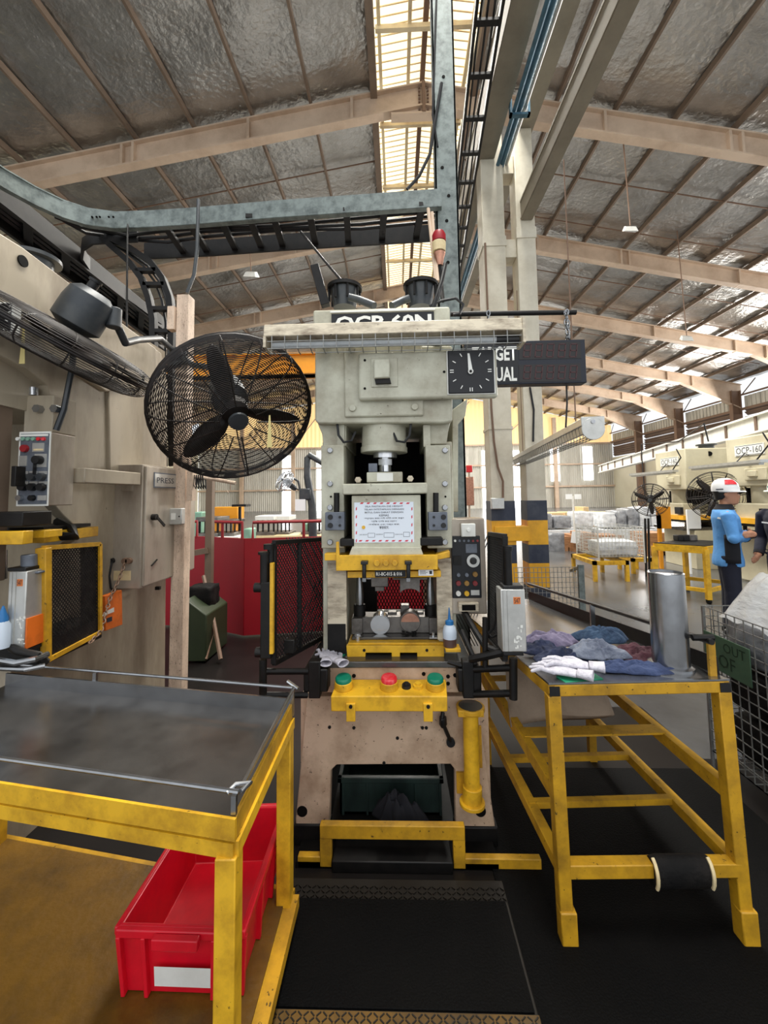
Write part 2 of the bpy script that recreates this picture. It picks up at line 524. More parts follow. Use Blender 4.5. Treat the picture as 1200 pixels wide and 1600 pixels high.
# skylight along the ridge
b = MB()
for s_ in (-1, 1):
    xa, xb = RX + s_ * 0.05, RX + s_ * 1.5
    b.hexa([(xa, -1.5, RZ + .55), (xb, -1.5, RZ + .3), (xb, YF, RZ + .3), (xa, YF, RZ + .55), (xa, -1.5, RZ + .59), (xb, -1.5, RZ + .34), (xb, YF, RZ + .34), (xa, YF, RZ + .59)])
sky = struct(b.build('skylight_window', 'skylight_sheet', angle=0))
b = MB()
y = 5.0
while y < 40:
    for s_ in (-1, 1):
        b.bar((RX + s_ * 0.06, y, RZ + .53), (RX + s_ * 1.45, y, RZ + .29), 0.024, 0.03)
    y += 0.24
b.build('sheet_rib', 'skylight_frame', sky, angle=0)
b = MB()
for s_ in (-1, 1):
    for x in (0.45, 1.3):
        b.box(RX + s_ * x - 0.05, RX + s_ * x + 0.05, 3, YF, RZ + .1, RZ + .24)
for y in (9.3, 10.6, 13.6, 16.5, 20, 22, 26, 28, 32, 34, 38, 40):
    b.box(RX - 1.4, RX + 1.4, y - 0.06, y + 0.06, RZ + .0, RZ + .14)
b.build('skylight_frame', 'skylight_frame', sky)
b = MB(); b.box(RX - 0.07, RX + 0.07, 3, YF, RZ + .25, RZ + .52)
b.build('ridge_bar', 'brown_steel', sky)

# portal rafters
for Y in (12, 18, 24, 30, 36, 42):
    b = MB()
    for s_ in (-1, 1):
        xe = XL if s_ < 0 else XR
        xh = xe - s_ * 4.2
        t0, t1, th = roofz(RX) - 0.2, roofz(xe) - 0.2, roofz(xh) - 0.2
        b.prism([(RX, Y, t0), (xe, Y, t1), (xe, Y, t1 - 1.75), (xh, Y, th - 0.66), (RX, Y, t0 - 0.72)], (0, 0.03, 0))
        for k, (p, q) in enumerate([((RX, t0), (xe, t1)), ((RX, t0 - 0.72), (xh, th - 0.66)), ((xh, th - 0.66), (xe, t1 - 1.75))]):
            b.bar((p[0], Y + 0.015, p[1]), (q[0], Y + 0.015, q[1]), 0.3, 0.05)
        for x in (2.2, 5.4, 9.0, 9.35, 14, 18.5, 20.2):
            xx = RX + s_ * x
            b.box(xx - 0.04, xx + 0.04, Y - 0.13, Y + 0.15, roofz(xx) - 0.9, roofz(xx) - 0.22)
    b.prism([(RX - 1.0, Y - 0.02, t0 - 0.7), (RX + 1.0, Y - 0.02, t0 - 0.7), (RX + 1.0, Y - 0.02, t0 - 0.98), (RX - 1.0, Y - 0.02, t0 - 0.98)], (0, 0.05, 0))
    b.box(RX - 1.0, RX + 1.0, Y - 0.14, Y + 0.16, t0 - 1.02, t0 - 0.96)
    rb = struct(b.build('roof_beam', 'rafter_paint', angle=30))
    b = MB(); b.box(RX - 0.05, RX + 0.05, Y - 0.16, Y + 0.18, t0 - 0.98, t0 + 0.02)
    for k in range(7):
        for dx in (-0.1, 0.1):
            b.cyl((RX + dx, Y - 0.05, t0 - 0.1 - k * 0.12), (RX + dx * 1.6, Y - 0.05, t0 - 0.1 - k * 0.12), 0.03, n=6)
    b.build('end_plate', 'brown_steel', rb)

# far wall: grey corrugated sheet, pale gable above, tall translucent strips
b = MB()
vs = []; fs = []; n = 420
for i in range(n + 1):
    x = XL + (XR - XL) * i / n
    dy = 0.05 if i % 2 else -0.02
    vs += [(x, YF + dy, 0), (x, YF + dy, 7.3)]
for i in range(n):
    fs.append((2 * i, 2 * i + 2, 2 * i + 3, 2 * i + 1))
b.add(vs, fs)
wb = struct(b.build('wall_back', 'wall_sheet', angle=0))
b = MB()
vs = []; fs = []; n = 200
for i in range(n + 1):
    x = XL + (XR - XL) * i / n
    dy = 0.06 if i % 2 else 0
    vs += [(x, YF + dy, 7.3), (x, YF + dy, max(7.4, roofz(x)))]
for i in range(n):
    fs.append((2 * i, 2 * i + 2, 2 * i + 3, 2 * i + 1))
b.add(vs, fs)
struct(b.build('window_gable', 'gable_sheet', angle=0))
k = 1
for x0, x1, ya, yb in ((180, 196, 700, 790), (300, 312, 712, 800), (440, 457, 712, 800), (494, 506, 705, 800), (550, 562, 712, 800), (754, 770, 704, 800), (794, 812, 704, 800), (860, 874, 700, 752), (911, 926, 698, 750)):
    b = MB(); b.pr(x0, ya, x1, yb, YF - 0.1, 0.04)
    w = struct(b.build('window_%d' % k, 'window_light', angle=0)); k += 1
    p, q = at(x0, yb, YF - 0.12), at(x1, ya, YF - 0.12)
    b = MB()
    for xx in (p.x, q.x): b.box(xx - 0.06, xx + 0.06, YF - 0.16, YF - 0.06, p.z, q.z)
    b.build('window_frame', 'wall_sheet', w)
b = MB()
for z in (2.4, 4.9, 7.25):
    b.box(XL, XR, YF - 0.25, YF - 0.12, z - 0.09, z + 0.09)
for x in (-18, -12, -6, 4.5, 11.5, 18):
    b.box(x - 0.2, x + 0.2, YF - 0.5, YF - 0.15, 0, roofz(x) - 0.5)
    b.bar((x, YF - 0.2, 7.4), (x + 4, YF - 0.2, roofz(x + 4) - 0.4), 0.1, 0.1)
struct(b.build('trim_1', 'rafter_paint'))

# right wall: cream panels, brown louvre bays with daylight between
b = MB(); b.box(XR, XR + 0.1, 30, YF, 0, 5.6); b.box(XR, XR + 0.1, 4, 30, 0, 3.4)
struct(b.build('wall_right', 'wall_cream', angle=0))
for bay in range(6):
    y0, y1 = 12 + 6 * bay + 0.3, 18 + 6 * bay - 0.3
    b = MB()
    zz = 5.7 if y0 > 30 else 3.5
    while zz < 7.4:
        b.hexa([(XR - 0.1, y0, zz + .2), (XR + 0.1, y0, zz), (XR + 0.1, y1, zz), (XR - 0.1, y1, zz + .2),
                (XR - 0.1, y0, zz + 0.25), (XR + 0.1, y0, zz + 0.05), (XR + 0.1, y1, zz + 0.05), (XR - 0.1, y1, zz + 0.25)])
        zz += 0.21 if int(zz * 10) % 5 else 0.34
    struct(b.build('louvre_wall', 'louvre_brown', angle=0))
    b = MB()
    n = 30
    for i in range(n):
        ya = y0 + (y1 - y0) * i / n
        b.box(XR - (0.05 if i % 2 else 0), XR + 0.06, ya, ya + (y1 - y0) / n, 7.4, 8.25)
    struct(b.build('wall_band', 'wall_sheet', angle=0))
    b = MB(); b.box(XR - 0.22, XR - 0.1, y0 - 0.3, y1 + 0.3, 7.25, 7.42); b.box(XR - 0.22, XR - 0.1, y0 - 0.3, y1 + 0.3, 8.3, 8.4)
    b.bar((XR - 0.2, y0, 8.35), (XR - 0.9, y0 + 2, 9.0), 0.05, 0.05); b.bar((XR - 0.2, y1, 8.35), (XR - 0.9, y1 - 2, 9.0), 0.05, 0.05)
    struct(b.build('trim_%d' % (bay + 2), 'brown_steel'))
for Y in (12, 18, 24, 30, 36, 42):
    b = MB(); b.box(XR - 0.75, XR - 0.15, Y - 0.02, Y + 0.02, 0, 8.7)
    b.box(XR - 0.78, XR - 0.72, Y - 0.16, Y + 0.16, 0, 8.7); b.box(XR - 0.18, XR - 0.12, Y - 0.16, Y + 0.16, 0, 8.7)
    b.box(XR - 0.75, XR - 0.15, Y - 0.14, Y - 0.1, 0, 7.0)
    struct(b.build('wall_column', 'brown_steel'))
b = MB(); b.box(XL - 0.1, XL, 0, YF, 0, 8.9)
struct(b.build('wall_left', 'wall_cream', angle=0))

# twin columns with hazard bands, crane girders above
def column(name, x0, x1, d, ztop, bands):
    b = MB()
    b.box(x0, x1, 6.0, 6.0 + d, 0, ztop)
    c = struct(b.build(name, 'column_paint', bevel=0.01))
    for za, zb, mt in bands:
        b = MB(); b.box(x0 - 0.004, x1 + 0.004, 5.996, 6.004 + d, za, zb)
        b.build('painted_band', mt, c, angle=0)
    return c


xa, xb = at(763, 640, 6).x, at(799, 640, 6).x
zz = lambda py: at(835, py, 6).z
bands = [(zz(813), zz(782), 'stripe_black'), (zz(851), zz(813), 'stripe_yellow'), (zz(880), zz(851), 'stripe_black'), (zz(918), zz(880), 'stripe_yellow'), (0.0, zz(918), 'stripe_black')]
c1 = column('crane_column', xa, xb, 0.35, 7.3, bands)
b = MB(); b.box(xa - 0.01, xb + 0.01, 5.985, 6.36, 5.25, 5.4); b.box(xa - 0.01, xb + 0.01, 5.985, 6.36, 2.5, 2.54)
b.build('collar_plate', 'column_paint', c1)
xa2, xb2 = at(818, 640, 6).x, at(848, 640, 6).x
c2 = column('crane_column', xa2, xb2, 0.3, 7.1, bands)
b = MB(); b.box(xa2 - 0.01, xb2 + 0.01, 5.985, 6.31, 5.36, 5.52)
b.build('collar_plate', 'column_paint', c2)
b = MB()
for z in (6.42, 5.1):
    b.box(xb, xa2, 6.05, 6.3, z, z + 0.28)
struct(b.build('tie_beam', 'column_paint', bevel=0.005))
b = MB(); b.box(xb - 0.3, xa2 + 0.02, 5.97, 6.2, zz(845), zz(822))
struct(b.build('tie_beam', 'stripe_yellow', bevel=0.005))
for x0, x1, d in ((at(690, 640, 12).x, at(706, 640, 12).x, 0.3), (at(716, 640, 12).x, at(730, 640, 12).x, 0.3)):
    pass


def ibeam(b, x0, x1, zb, h, y0, y1):
    xm = (x0 + x1) / 2
    b.box(x0 + .012, x1 - .012, y0, y1, zb, zb + h); b.box(x0, x1, y0, y1, zb + .012, zb + 0.03); b.box(x0, x1, y0, y1, zb + h - 0.03, zb + h)


b = MB(); ibeam(b, 1.25, 1.55, 6.62, 0.55, 1.5, 18)
struct(b.build('crane_beam', 'crane_beam'))
b = MB(); ibeam(b, 1.92, 2.16, 7.1, 0.5, 1.5, 12)
struct(b.build('crane_beam', 'crane_beam'))
b = MB(); ibeam(b, 1.9, 2.08, 5.63, 0.3, 1.2, 5.99)
struct(b.build('tie_beam', 'crane_beam'))
for i, (x, z, r) in enumerate(((1.6, 6.53, 0.03), (1.67, 6.55, 0.036), (1.74, 6.57, 0.026))):
    b = MB(); b.tube([(x, 1.5, z), (x, 18, z)], r, 10)
    o = b.build('air_pipe', 'pipe_blue' if i < 2 else 'aluminium')
    tag(o, ['slim blue pipe nearest the crane girder, running along under it', 'thicker blue pipe in the middle of the three under the crane girder', 'pale metal pipe outermost of the three under the crane girder'][i], 'pipe', 'pipes along the crane girder')
b = MB(); b.box(1.54, 1.8, 5.1, 5.16, 6.46, 6.49); b.box(1.54, 1.57, 5.1, 5.16, 6.46, 6.68); b.box(1.77, 1.8, 5.1, 5.16, 6.46, 6.68)
tag(b.build('pipe_clamp', 'pipe_blue'), 'blue clamp holding the three pipes under the crane girder', 'clamp')

# ladder shaped cable tray beside the crane girder
t = thing('cable_ladder', 'black ladder shaped cable tray rising beside the crane girder', 'cable tray', (0.9, 4, 6.2))
pa = lambda y: 0.82 + (y - 3.6) * 0.065
for dx in (0, 0.24):
    b = MB(); b.bar((pa(2) + dx, 2, 6.17), (pa(9) + dx, 9, 6.17), 0.03, 0.1)
    b.build('side_rail', 'black_steel', t)
y = 2.2
while y < 9:
    b = MB(); b.bar((pa(y), y, 6.14), (pa(y) + 0.24, y, 6.14), 0.06, 0.03); b.build('rung', 'black_steel', t)
    y += 0.52
for k in range(3):
    b = MB(); b.tube([(pa(yy) + 0.05 + 0.06 * k + 0.012 * math.sin(yy * 3 + k), yy, 6.18) for yy in (2, 3, 4, 5, 6, 7, 8, 9)], 0.011, 6)
    b.build('cable', 'black_plastic', t)

# floodlights hanging from the rafters
def flood(px, py, Y, s, label):
    p = at(px, py, Y)
    t = thing('flood_lamp', label, 'lamp', p, 'floodlights hung from the roof')
    b = MB(); b.hexa([p + Vector(v) * s for v in ((-.5, -.15, -.25), (.4, -.25, -.35), (.5, .3, -.1), (-.4, .3, 0), (-.35, -.1, .1), (.3, -.15, .05), (.35, .2, .25), (-.3, .2, .3))])
    b.build('lamp_body', 'white_paint', t, bevel=0.01)
    b = MB(); b.hexa([p + Vector(v) * s for v in ((-.42, -.17, -.27), (.32, -.27, -.37), (.42, .24, -.15), (-.34, .24, -.05), (-.42, -.14, -.25), (.32, -.24, -.35), (.42, .26, -.12), (-.34, .26, -.02))])
    b.build('lamp_glass', 'tube_glass', t)
    top = at(px - 4, py, Y); top.z = roofz(top.x) - 0.01
    b = MB(); b.tube([p + Vector((0, 0, 0.2 * s)), top], 0.018, 6); b.build('suspension_cable', 'brown_steel', t)


flood(985, 357, 12.4, 0.45, 'white floodlight on a long cable over the right aisle, the larger one')
flood(392, 428, 16, 0.6, 'white floodlight on a long cable above the wall fan')
flood(1073, 528, 16.5, 0.5, 'small white floodlight on a cable over the far right aisle')

# ================================================================ MAIN PRESS
P = thing('stamping_press', 'beige power press with an OCP-60N plate and yellow die plates', 'press', (0, 2.4, 0))
# lower front plate with its opening
b = MB()
b.ppoly([(480, 1088), (744, 1088), (776, 1308), (712, 1310), (711, 1203), (704, 1194), (526, 1195), (517, 1204), (514, 1310), (462, 1308), (462, 1280)], 1.97, 0.05)
q = b.build('lower_frame', 'press_base', P, bevel=0.004)
b = MB()
for x0, x1 in ((470, 486), (742, 762)):
    a, c = at(x0, 1308, 2.02), at(x1, 1088, 2.02)
    b.box(a.x, c.x, 2.02, 3.2, 0.0, c.z)
a = at(470, 1088, 2.02); c = at(760, 1088, 2.02)
b.box(a.x, c.x, 3.2, 3.24, 0, c.z)
b.each('side_plate', 'press_base', P)
b = MB()
for px in (472, 751):
    p = at(px, 1268, 1.969); b.cyl(p, p + Vector((0, 0.01, 0)), 0.024, n=20)
b.build('lifting_hole', 'dark_void', q)
b = MB(); a = at(458, 1310, 1.96); c = at(516, 1286, 1.96); b.box(a.x, c.x, 1.962, 2.03, 0, c.z * 0.9)
a = at(711, 1310, 1.96); c = at(778, 1290, 1.96); b.box(a.x, c.x, 1.962, 2.03, 0, c.z * 0.9)
b.each('foot', 'black_steel', P, bevel=0.006)
b = MB()
for px, py in ((515, 1136), (553, 1137), (621, 1153), (660, 1137), (666, 1137), (600, 1192)):
    b.bolt(px, py, 1.97, 0.008, 0.004)
b.build('screw', 'black_steel', q)
# bolster
zt = at(600, 1034, 1.92).z
b = MB(); a = at(482, 1043, 1.92); c = at(738, 1043, 1.92)
b.box(a.x, c.x, 1.92, 2.55, zt - 0.028, zt)
b.build('bolster_plate', 'oily_steel', P, bevel=0.004)
b = MB(); a = at(497, 1082, 1.93); c = at(716, 1046, 1.93); b.box(a.x, c.x, 1.93, 2.5, a.z, zt - 0.028)
q = b.build('bolster_front', 'press_base', P, bevel=0.003)
b = MB()
for px, py in ((513, 1057), (513, 1070), (553, 1056), (662, 1053), (700, 1057), (711, 1055), (700, 1068)):
    b.bolt(px, py, 1.93, 0.009, 0.003, 10)
b.build('bolt_hole', 'dark_void', q)
b = MB(); b.box(at(490, 1085, 1.95).x, at(725, 1085, 1.95).x, 2.03, 2.5, 0.55, zt - 0.06)
b.build('bolster_body', 'press_base', P)
# upright side frames of the C
for nm, x0, x1 in (('l', 505, 538), ('r', 687, 706)):
    b = MB(); b.pr(x0, 690, x1, 1042, 2.02, 1.2)
    o = b.build('frame_upright', 'press_beige', P, bevel=0.004)
b = MB(); b.pr(512, 872, 541, 1000, 2.0, 0.02); b.pr(684, 872, 705, 1000, 2.0, 0.02)
b.each('wear_plate', 'old_white', P, bevel=0.002)
b = MB(); b.pr(512, 975, 540, 1040, 1.998, 0.02)
b.build('worn_skirt', 'black_steel', P)
# rear of throat, upper part closed
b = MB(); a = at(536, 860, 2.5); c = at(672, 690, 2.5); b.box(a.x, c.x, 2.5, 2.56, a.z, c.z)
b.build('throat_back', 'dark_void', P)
# dark mesh behind the throat
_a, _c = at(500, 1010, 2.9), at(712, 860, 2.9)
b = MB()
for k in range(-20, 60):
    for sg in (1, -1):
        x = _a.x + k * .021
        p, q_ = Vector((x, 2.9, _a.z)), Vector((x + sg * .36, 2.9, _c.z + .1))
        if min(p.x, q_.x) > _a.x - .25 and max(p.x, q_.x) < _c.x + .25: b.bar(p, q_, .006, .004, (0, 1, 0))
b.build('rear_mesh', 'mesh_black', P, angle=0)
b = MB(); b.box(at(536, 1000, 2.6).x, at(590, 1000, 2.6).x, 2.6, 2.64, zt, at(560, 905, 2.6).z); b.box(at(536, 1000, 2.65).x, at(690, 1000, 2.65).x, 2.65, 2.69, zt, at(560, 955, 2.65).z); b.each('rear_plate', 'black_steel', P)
# gib rails with bolts
for x0, x1, nx in ((502, 537, 508), (668, 703, 695)):
    b = MB(); b.pr(x0, 695, x1, 857, 1.93, 0.1)
    g = b.build('gib_rail', 'press_beige', P, bevel=0.004)
    for py in (704, 756, 793, 847):
        b = MB(); b.bolt(516 if nx == 508 else 695, py, 1.93, 0.014, 0.012, 12); b.build('bolt', 'steel', g, bevel=0.002)
    b = MB()
    for py in (776,):
        b.bolt(517 if nx == 508 else 696, py, 1.93, 0.005, 0.003, 8)
    b.build('bolt_hole', 'dark_void', g)
for x0, x1, r0 in ((508, 538, 526), (670, 699, 681)):
    b = MB(); b.pr(x0, 800, x1, 829, 1.88, 0.06)
    k = b.build('stop_block', 'panel_grey', P, bevel=0.003)
    b = MB(); p = at(r0, 800, 1.9); b.cyl(p, at(r0, 770, 1.9), 0.013); b.build('stop_rod', 'black_steel', k)
    for i in range(2):
        for j in range(2):
            b = MB(); px = x0 + 8 + i * 15; py = 808 + j * 13; b.bolt(px, py, 1.88, 0.012 if i == (0 if x0 < 600 else 1) else 0.006, 0.006, 10); b.build('screw', 'black_plastic', k)
# ram
b = MB(); b.pr(535, 754, 668, 773, 1.86, 0.5)
ram = b.build('ram', 'press_beige', P, bevel=0.006)
b = MB(); b.pr(550, 773, 657, 858, 1.875, 0.45); b.build('ram_body', 'press_beige', ram, bevel=0.004)
b = MB(); b.ppoly([(550, 855), (657, 855), (662, 868), (545, 868)], 1.86, 0.45); b.build('ram_foot', 'press_beige', ram, bevel=0.003)
b = MB(); b.pr(531, 842, 553, 854, 1.87, 0.2); b.pr(657, 840, 692, 853, 1.87, 0.2); b.each('side_clamp', 'black_steel', ram, bevel=0.004)
# pitman, ball screw and its lock block
b = MB(); p = at(600, 664, 2.06)
a, c = at(600, 664, 2.06), at(600, 706, 2.06)
b.cyl(c, a, 0.112, 0.108, 32); q = b.build('pitman', 'press_beige', P, angle=50)
b = MB(); b.cyl(at(600, 708, 2.06), at(600, 699, 2.06), 0.116, n=32); b.build('pitman_collar', 'press_beige', q, bevel=0.003)
b = MB(); b.cyl(at(602, 737, 2.06), at(602, 708, 2.06), 0.03, n=16); b.cyl(at(602, 727, 2.06), at(602, 718, 2.06), 0.038, n=6); b.cyl(at(602, 716, 2.06), at(602, 708, 2.06), 0.06, n=20)
b.build('ball_screw', 'bright_steel', P)
b = MB(); b.pr(573, 737, 629, 754, 1.95, 0.2); q = b.build('lock_block', 'press_beige', P, bevel=0.004)
b = MB(); b.pr(589, 739, 614, 752, 1.945, 0.005); b.build('scale_plate', 'white_paint', q)
b = MB(); b.pr(576, 724, 589, 737, 1.96, 0.03); b.build('pointer_block', 'panel_grey', q)
b = MB(); b.bolt(560, 750, 1.95, .016, .03, 6); b.bolt(641, 748, 1.95, .016, .03, 6); b.each('nut', 'old_white', P)
for x0, x1 in ((527, 538), (662, 672)):
    b = MB(); b.pr(x0, 664, x1, 698, 1.98, 0.06); b.build('guide_post', 'press_beige', P)
for s_, x0 in ((1, 527), (-1, 642)):
    b = MB(); b.tube([at(x0 + s_ * 0, 662, 1.96), at(x0 + 2 * s_, 680, 1.95), at(x0 + 10 * s_, 691, 1.95), at(x0 + 22 * s_, 689, 1.95), at(x0 + 28 * s_, 675, 1.97)], 0.006, 8)
    b.build('hose', 'black_plastic', P)
# head
b = MB(); b.ppoly([(492, 540), (707, 540), (707, 658), (694, 661), (497, 662), (492, 657)], 1.94, 1.35)
head = b.build('head', 'press_beige', P, bevel=0.008)
b = MB(); b.ppoly([(496, 661), (541, 661), (541, 697), (505, 697), (503, 678)], 2.0, 1.2); b.ppoly([(664, 660), (704, 658), (700, 676), (698, 694), (664, 694)], 2.0, 1.2)
b.each('head_cheek', 'press_beige', P, bevel=0.004)
b = MB(); b.ppoly([(707, 640), (731, 622), (727, 650), (716, 662), (716, 800), (706, 800)], 2.2, 0.9)
b.build('flywheel_guard', 'press_beige', P, bevel=0.004)
b = MB(); b.pr(489, 478, 703, 545, 2.1, 1.1); b.build('top_casing', 'press_beige', P, bevel=0.012)
b = MB(); b.pr(538, 538, 660, 652, 1.925, 0.03)
cp = b.build('bearing_cap', 'press_beige', P, bevel=0.008)
for px, py in ((551, 638), (648, 636), (550, 546)):
    b = MB(); b.bolt(px, py, 1.925, 0.017, 0.012, 16); b.build('bolt', 'press_beige', cp, bevel=0.002)
# cover plate with crank angle dial
b = MB(); b.pr(560, 545, 776, 625, 1.885, 0.04)
cv = b.build('front_cover', 'press_beige', P, bevel=0.012)
b = MB(); b.pr(580, 559, 621, 605, 1.878, 0.008); b.build('switch_plate', 'press_beige', cv, bevel=0.003)
b = MB(); b.ppoly([(584, 561), (609, 560), (609, 590), (584, 591)], 1.84, 0.04); o = b.build('switch_box', 'press_beige', cv, bevel=0.006)
b = MB(); b.ppoly([(585, 591), (609, 590), (611, 598), (587, 599)], 1.855, 0.03); b.build('switch_base', 'black_steel', cv)
b = MB()
for px, py in ((570, 563), (570, 607), (694, 581), (614, 565), (614, 600), (582, 603)):
    b.bolt(px, py, 1.884, 0.006, 0.003, 10)
b.build('screw', 'dark_void', cv)
b = MB(); b.pr(699, 545, 773, 617, 1.875, 0.012); dial = b.build('dial_bezel', 'white_paint', cv, bevel=0.006, label='pale rimmed square crank angle dial')
b = MB(); b.pr(701, 546, 771, 615, 1.87, 0.008); b.build('dial_face', 'plate_black', dial, bevel=0.004)
b = MB()
pc = at(735.5, 579.5, 1.867)
for k in range(12):
    a = k * PI / 6
    if k == 0: continue
    r0, r1 = 0.077, 0.094
    ww = 0.008 if k % 3 == 0 else 0.004
    d = Vector((math.sin(a), 0, math.cos(a)))
    if k % 3 == 0:
        s2 = Vector((math.cos(a), 0, -math.sin(a))) * 0.005
        b.bar(pc + d * r0 + s2, pc + d * r1 + s2, 0.004, 0.002, (0, 1, 0)); b.bar(pc + d * r0 - s2, pc + d * r1 - s2, 0.004, 0.002, (0, 1, 0))
    else:
        b.bar(pc + d * r0, pc + d * r1, 0.004, 0.002, (0, 1, 0))
b.build('dial_mark', 'mark_white', dial, angle=0)
b = MB(); b.prism([at(732, 581, 1.864), at(739, 581, 1.864), at(733.5, 552, 1.864), at(730.5, 552, 1.864)], (0, 0.003, 0)); b.cyl(at(735.5, 580, 1.858), at(735.5, 580, 1.866), 0.012)
b.build('dial_pointer', 'mark_white', dial)
b = MB(); b.cyl(at(735.5, 580, 1.856), at(735.5, 580, 1.862), 0.006); b.build('pointer_pin', 'black_steel', dial)
# nameplate
b = MB(); b.pr(518, 486, 678, 520, 2.09, 0.012); npx = b.build('nameplate', 'plate_black', P, bevel=0.002)
b = MB(); b.pr(516, 484, 680, 486, 2.085, 0.01); b.build('plate_frame', 'mark_white', npx)
text('OCP-60N', 524, 490, 674, 517, 2.088, 'mark_white', npx, 'plate_lettering', bold=.035)
# clutch air tanks on top and breather pieces
for x0, x1, y0, lab in ((515, 562, 445, 1), (634, 681, 441, 2)):
    xm = (x0 + x1) / 2; Y = 2.45
    b = MB(); r = 0.085
    b.cyl(at(xm, 482, Y), at(xm, y0 + 6, Y), r * 0.8, r, 24); tk = b.build('air_tank', 'motor_grey', P)
    b = MB(); p = at(xm, y0 + 9, Y); b.lathe(p, (0, 0, 1), [(r * 1.25, 0), (r * 1.25, 0.02), (r * 0.9, 0.035), (r * 0.2, 0.045)], 28); b.build('tank_flange', 'black_steel', tk)
    b = MB()
    for k in range(8):
        a = k * PI / 4 + 0.3; pp = p + Vector((math.cos(a) * r * 1.1, math.sin(a) * r * 1.1, 0))
        b.cyl(pp - Vector((0, 0, 0.08)), pp + Vector((0, 0, 0.02)), 0.008, n=6)
    b.each('tie_bolt', 'black_steel', tk)
b = MB(); b.tube([at(545, 464, 2.35), at(560, 468, 2.35), at(585, 478, 2.3)], 0.022, 10); b.tube([at(640, 466, 2.35), at(628, 470, 2.35), at(612, 478, 2.3)], 0.022, 10)
b.each('air_hose', 'motor_grey', P)
b = MB(); b.bar(at(509, 478, 2.35), at(492, 416, 2.35), 0.05, 0.05); b.build('lifting_arm', 'black_steel', P, bevel=0.003)
b = MB(); b.tube([at(678, 492, 2.2), at(672, 478, 2.2), at(690, 470, 2.2), at(712, 466, 2.2), at(724, 476, 2.2), at(718, 490, 2.2), at(708, 492, 2.2)], 0.008, 8)
b.tube([at(672, 495, 2.2), at(680, 470, 2.2), at(690, 440, 2.25), at(696, 412, 2.3)], 0.012, 8); b.tube([at(676, 490, 2.2), at(686, 462, 2.2), at(694, 425, 2.3)], 0.007, 8)
b.each('cable_loop', 'black_plastic', P)
# control box on the right upright
b = MB(); b.pr(706, 810, 757, 960, 2.0, 0.14); cb = b.build('control_box', 'cabinet_grey', P, bevel=0.006)
b = MB(); b.pr(707, 837, 750, 935, 1.994, 0.008); cpn = b.build('control_panel', 'plate_black', cb, bevel=0.004)
b = MB(); b.pr(721, 818, 743, 839, 1.975, 0.02); o = b.build('switch_plate', 'white_paint', cb, bevel=0.004)
b = MB(); b.bolt(732, 828, 1.975, 0.009, 0.006, 14); b.build('push_button', 'mark_white', cb)
pc = at(739, 876, 1.99)
b = MB(); b.cyl(pc, pc + Vector((0, -0.008, 0)), 0.03, n=28); b.build('dial_ring', 'aluminium', cpn)
b = MB(); b.cyl(pc + Vector((0, -0.008, 0)), pc + Vector((0, -0.03, 0)), 0.017, 0.012, 16); b.build('rotary_knob', 'black_plastic', cpn)
b = MB(); b.pr(728, 850, 745, 864, 1.992, 0.004); b.build('counter_window', 'panel_grey', cpn)
b = MB(); b.pr(709, 869, 721, 883, 1.985, 0.01); b.build('key_switch', 'black_steel', cpn)
for px, py, mt in ((716, 911, 'dull_red'), (729, 911, 'dull_amber'), (742, 911, 'dull_red'), (716, 898, 'panel_grey'), (729, 898, 'panel_grey'), (742, 897, 'dull_amber'), (716, 927, 'white_paint'), (729, 927, 'amber_button')):
    b = MB(); b.bolt(px, py, 1.994, 0.012 if mt != 'panel_grey' else 0.009, 0.012, 14); b.build('push_button', mt, cpn)
for k in range(6):
    b = MB(); b.bolt(711 + k * 7, 845, 1.994, 0.006, 0.004, 10); b.build('indicator_lamp', ['mark_white', 'panel_grey', 'panel_grey', 'panel_grey', 'dull_red', 'dull_red'][k], cpn)
b = MB(); b.pr(736, 922, 749, 930, 1.992, 0.003); b.build('rating_label', 'aluminium', cpn)
b = MB(); b.pr(717, 942, 748, 956, 1.97, 0.03); o = b.build('plug_socket', 'old_white', cb, bevel=0.002)
b = MB(); b.pr(722, 945, 743, 954, 1.968, 0.01); b.build('socket_slot', 'dark_void', cb)
# two hand control box and its brackets
b = MB()
L0, R0 = at(517, 1112, 1.80), at(703, 1112, 1.80)
zt0, zt1 = at(517, 1088, 1.80).z, at(520, 1062, 1.92).z
b.prism([(L0.x, 1.80, L0.z), (L0.x, 1.80, zt0), (L0.x + 0.01, 1.925, zt1), (L0.x + 0.01, 1.925, L0.z)], (R0.x - L0.x - 0.01, 0, 0))
tb = b.build('two_hand_control', 'yellow', P, bevel=0.004)
nrm = Vector((0, -(zt1 - zt0), 0.125)).normalized()
for px, py, r, mt, lb in ((537, 1066, 0.036, 'green_button', 1), (680, 1065, 0.036, 'green_button', 1), (608, 1067, 0.036, 'red_button', 2), (635, 1070, 0.016, 'black_plastic', 3), (653, 1070, 0.018, 'amber_button', 4)):
    Y = 1.865; z = zt0 + (zt1 - zt0) * 0.52
    p = Vector((at(px, py, Y).x, Y, z))
    if lb < 3:
        b = MB(); b.cyl(p, p + nrm * 0.03, r * 1.15, r * 1.05, 24); g = b.build('button_guard', 'yellow', tb, bevel=0.002)
        b = MB(); b.lathe(p + nrm * 0.03, nrm, [(r * 0.98, 0), (r * 0.98, 0.012), (r * 0.85, 0.018), (0.001, 0.019)], 24); b.build('palm_button', mt, tb)
    else:
        b = MB(); b.cyl(p, p + nrm * 0.012, r * 1.3, r * 1.2, 18); b.cyl(p, p + nrm * 0.02, r * 0.8, r * 0.7, 14); b.build('pilot_button', mt if lb == 3 else 'yellow', tb)
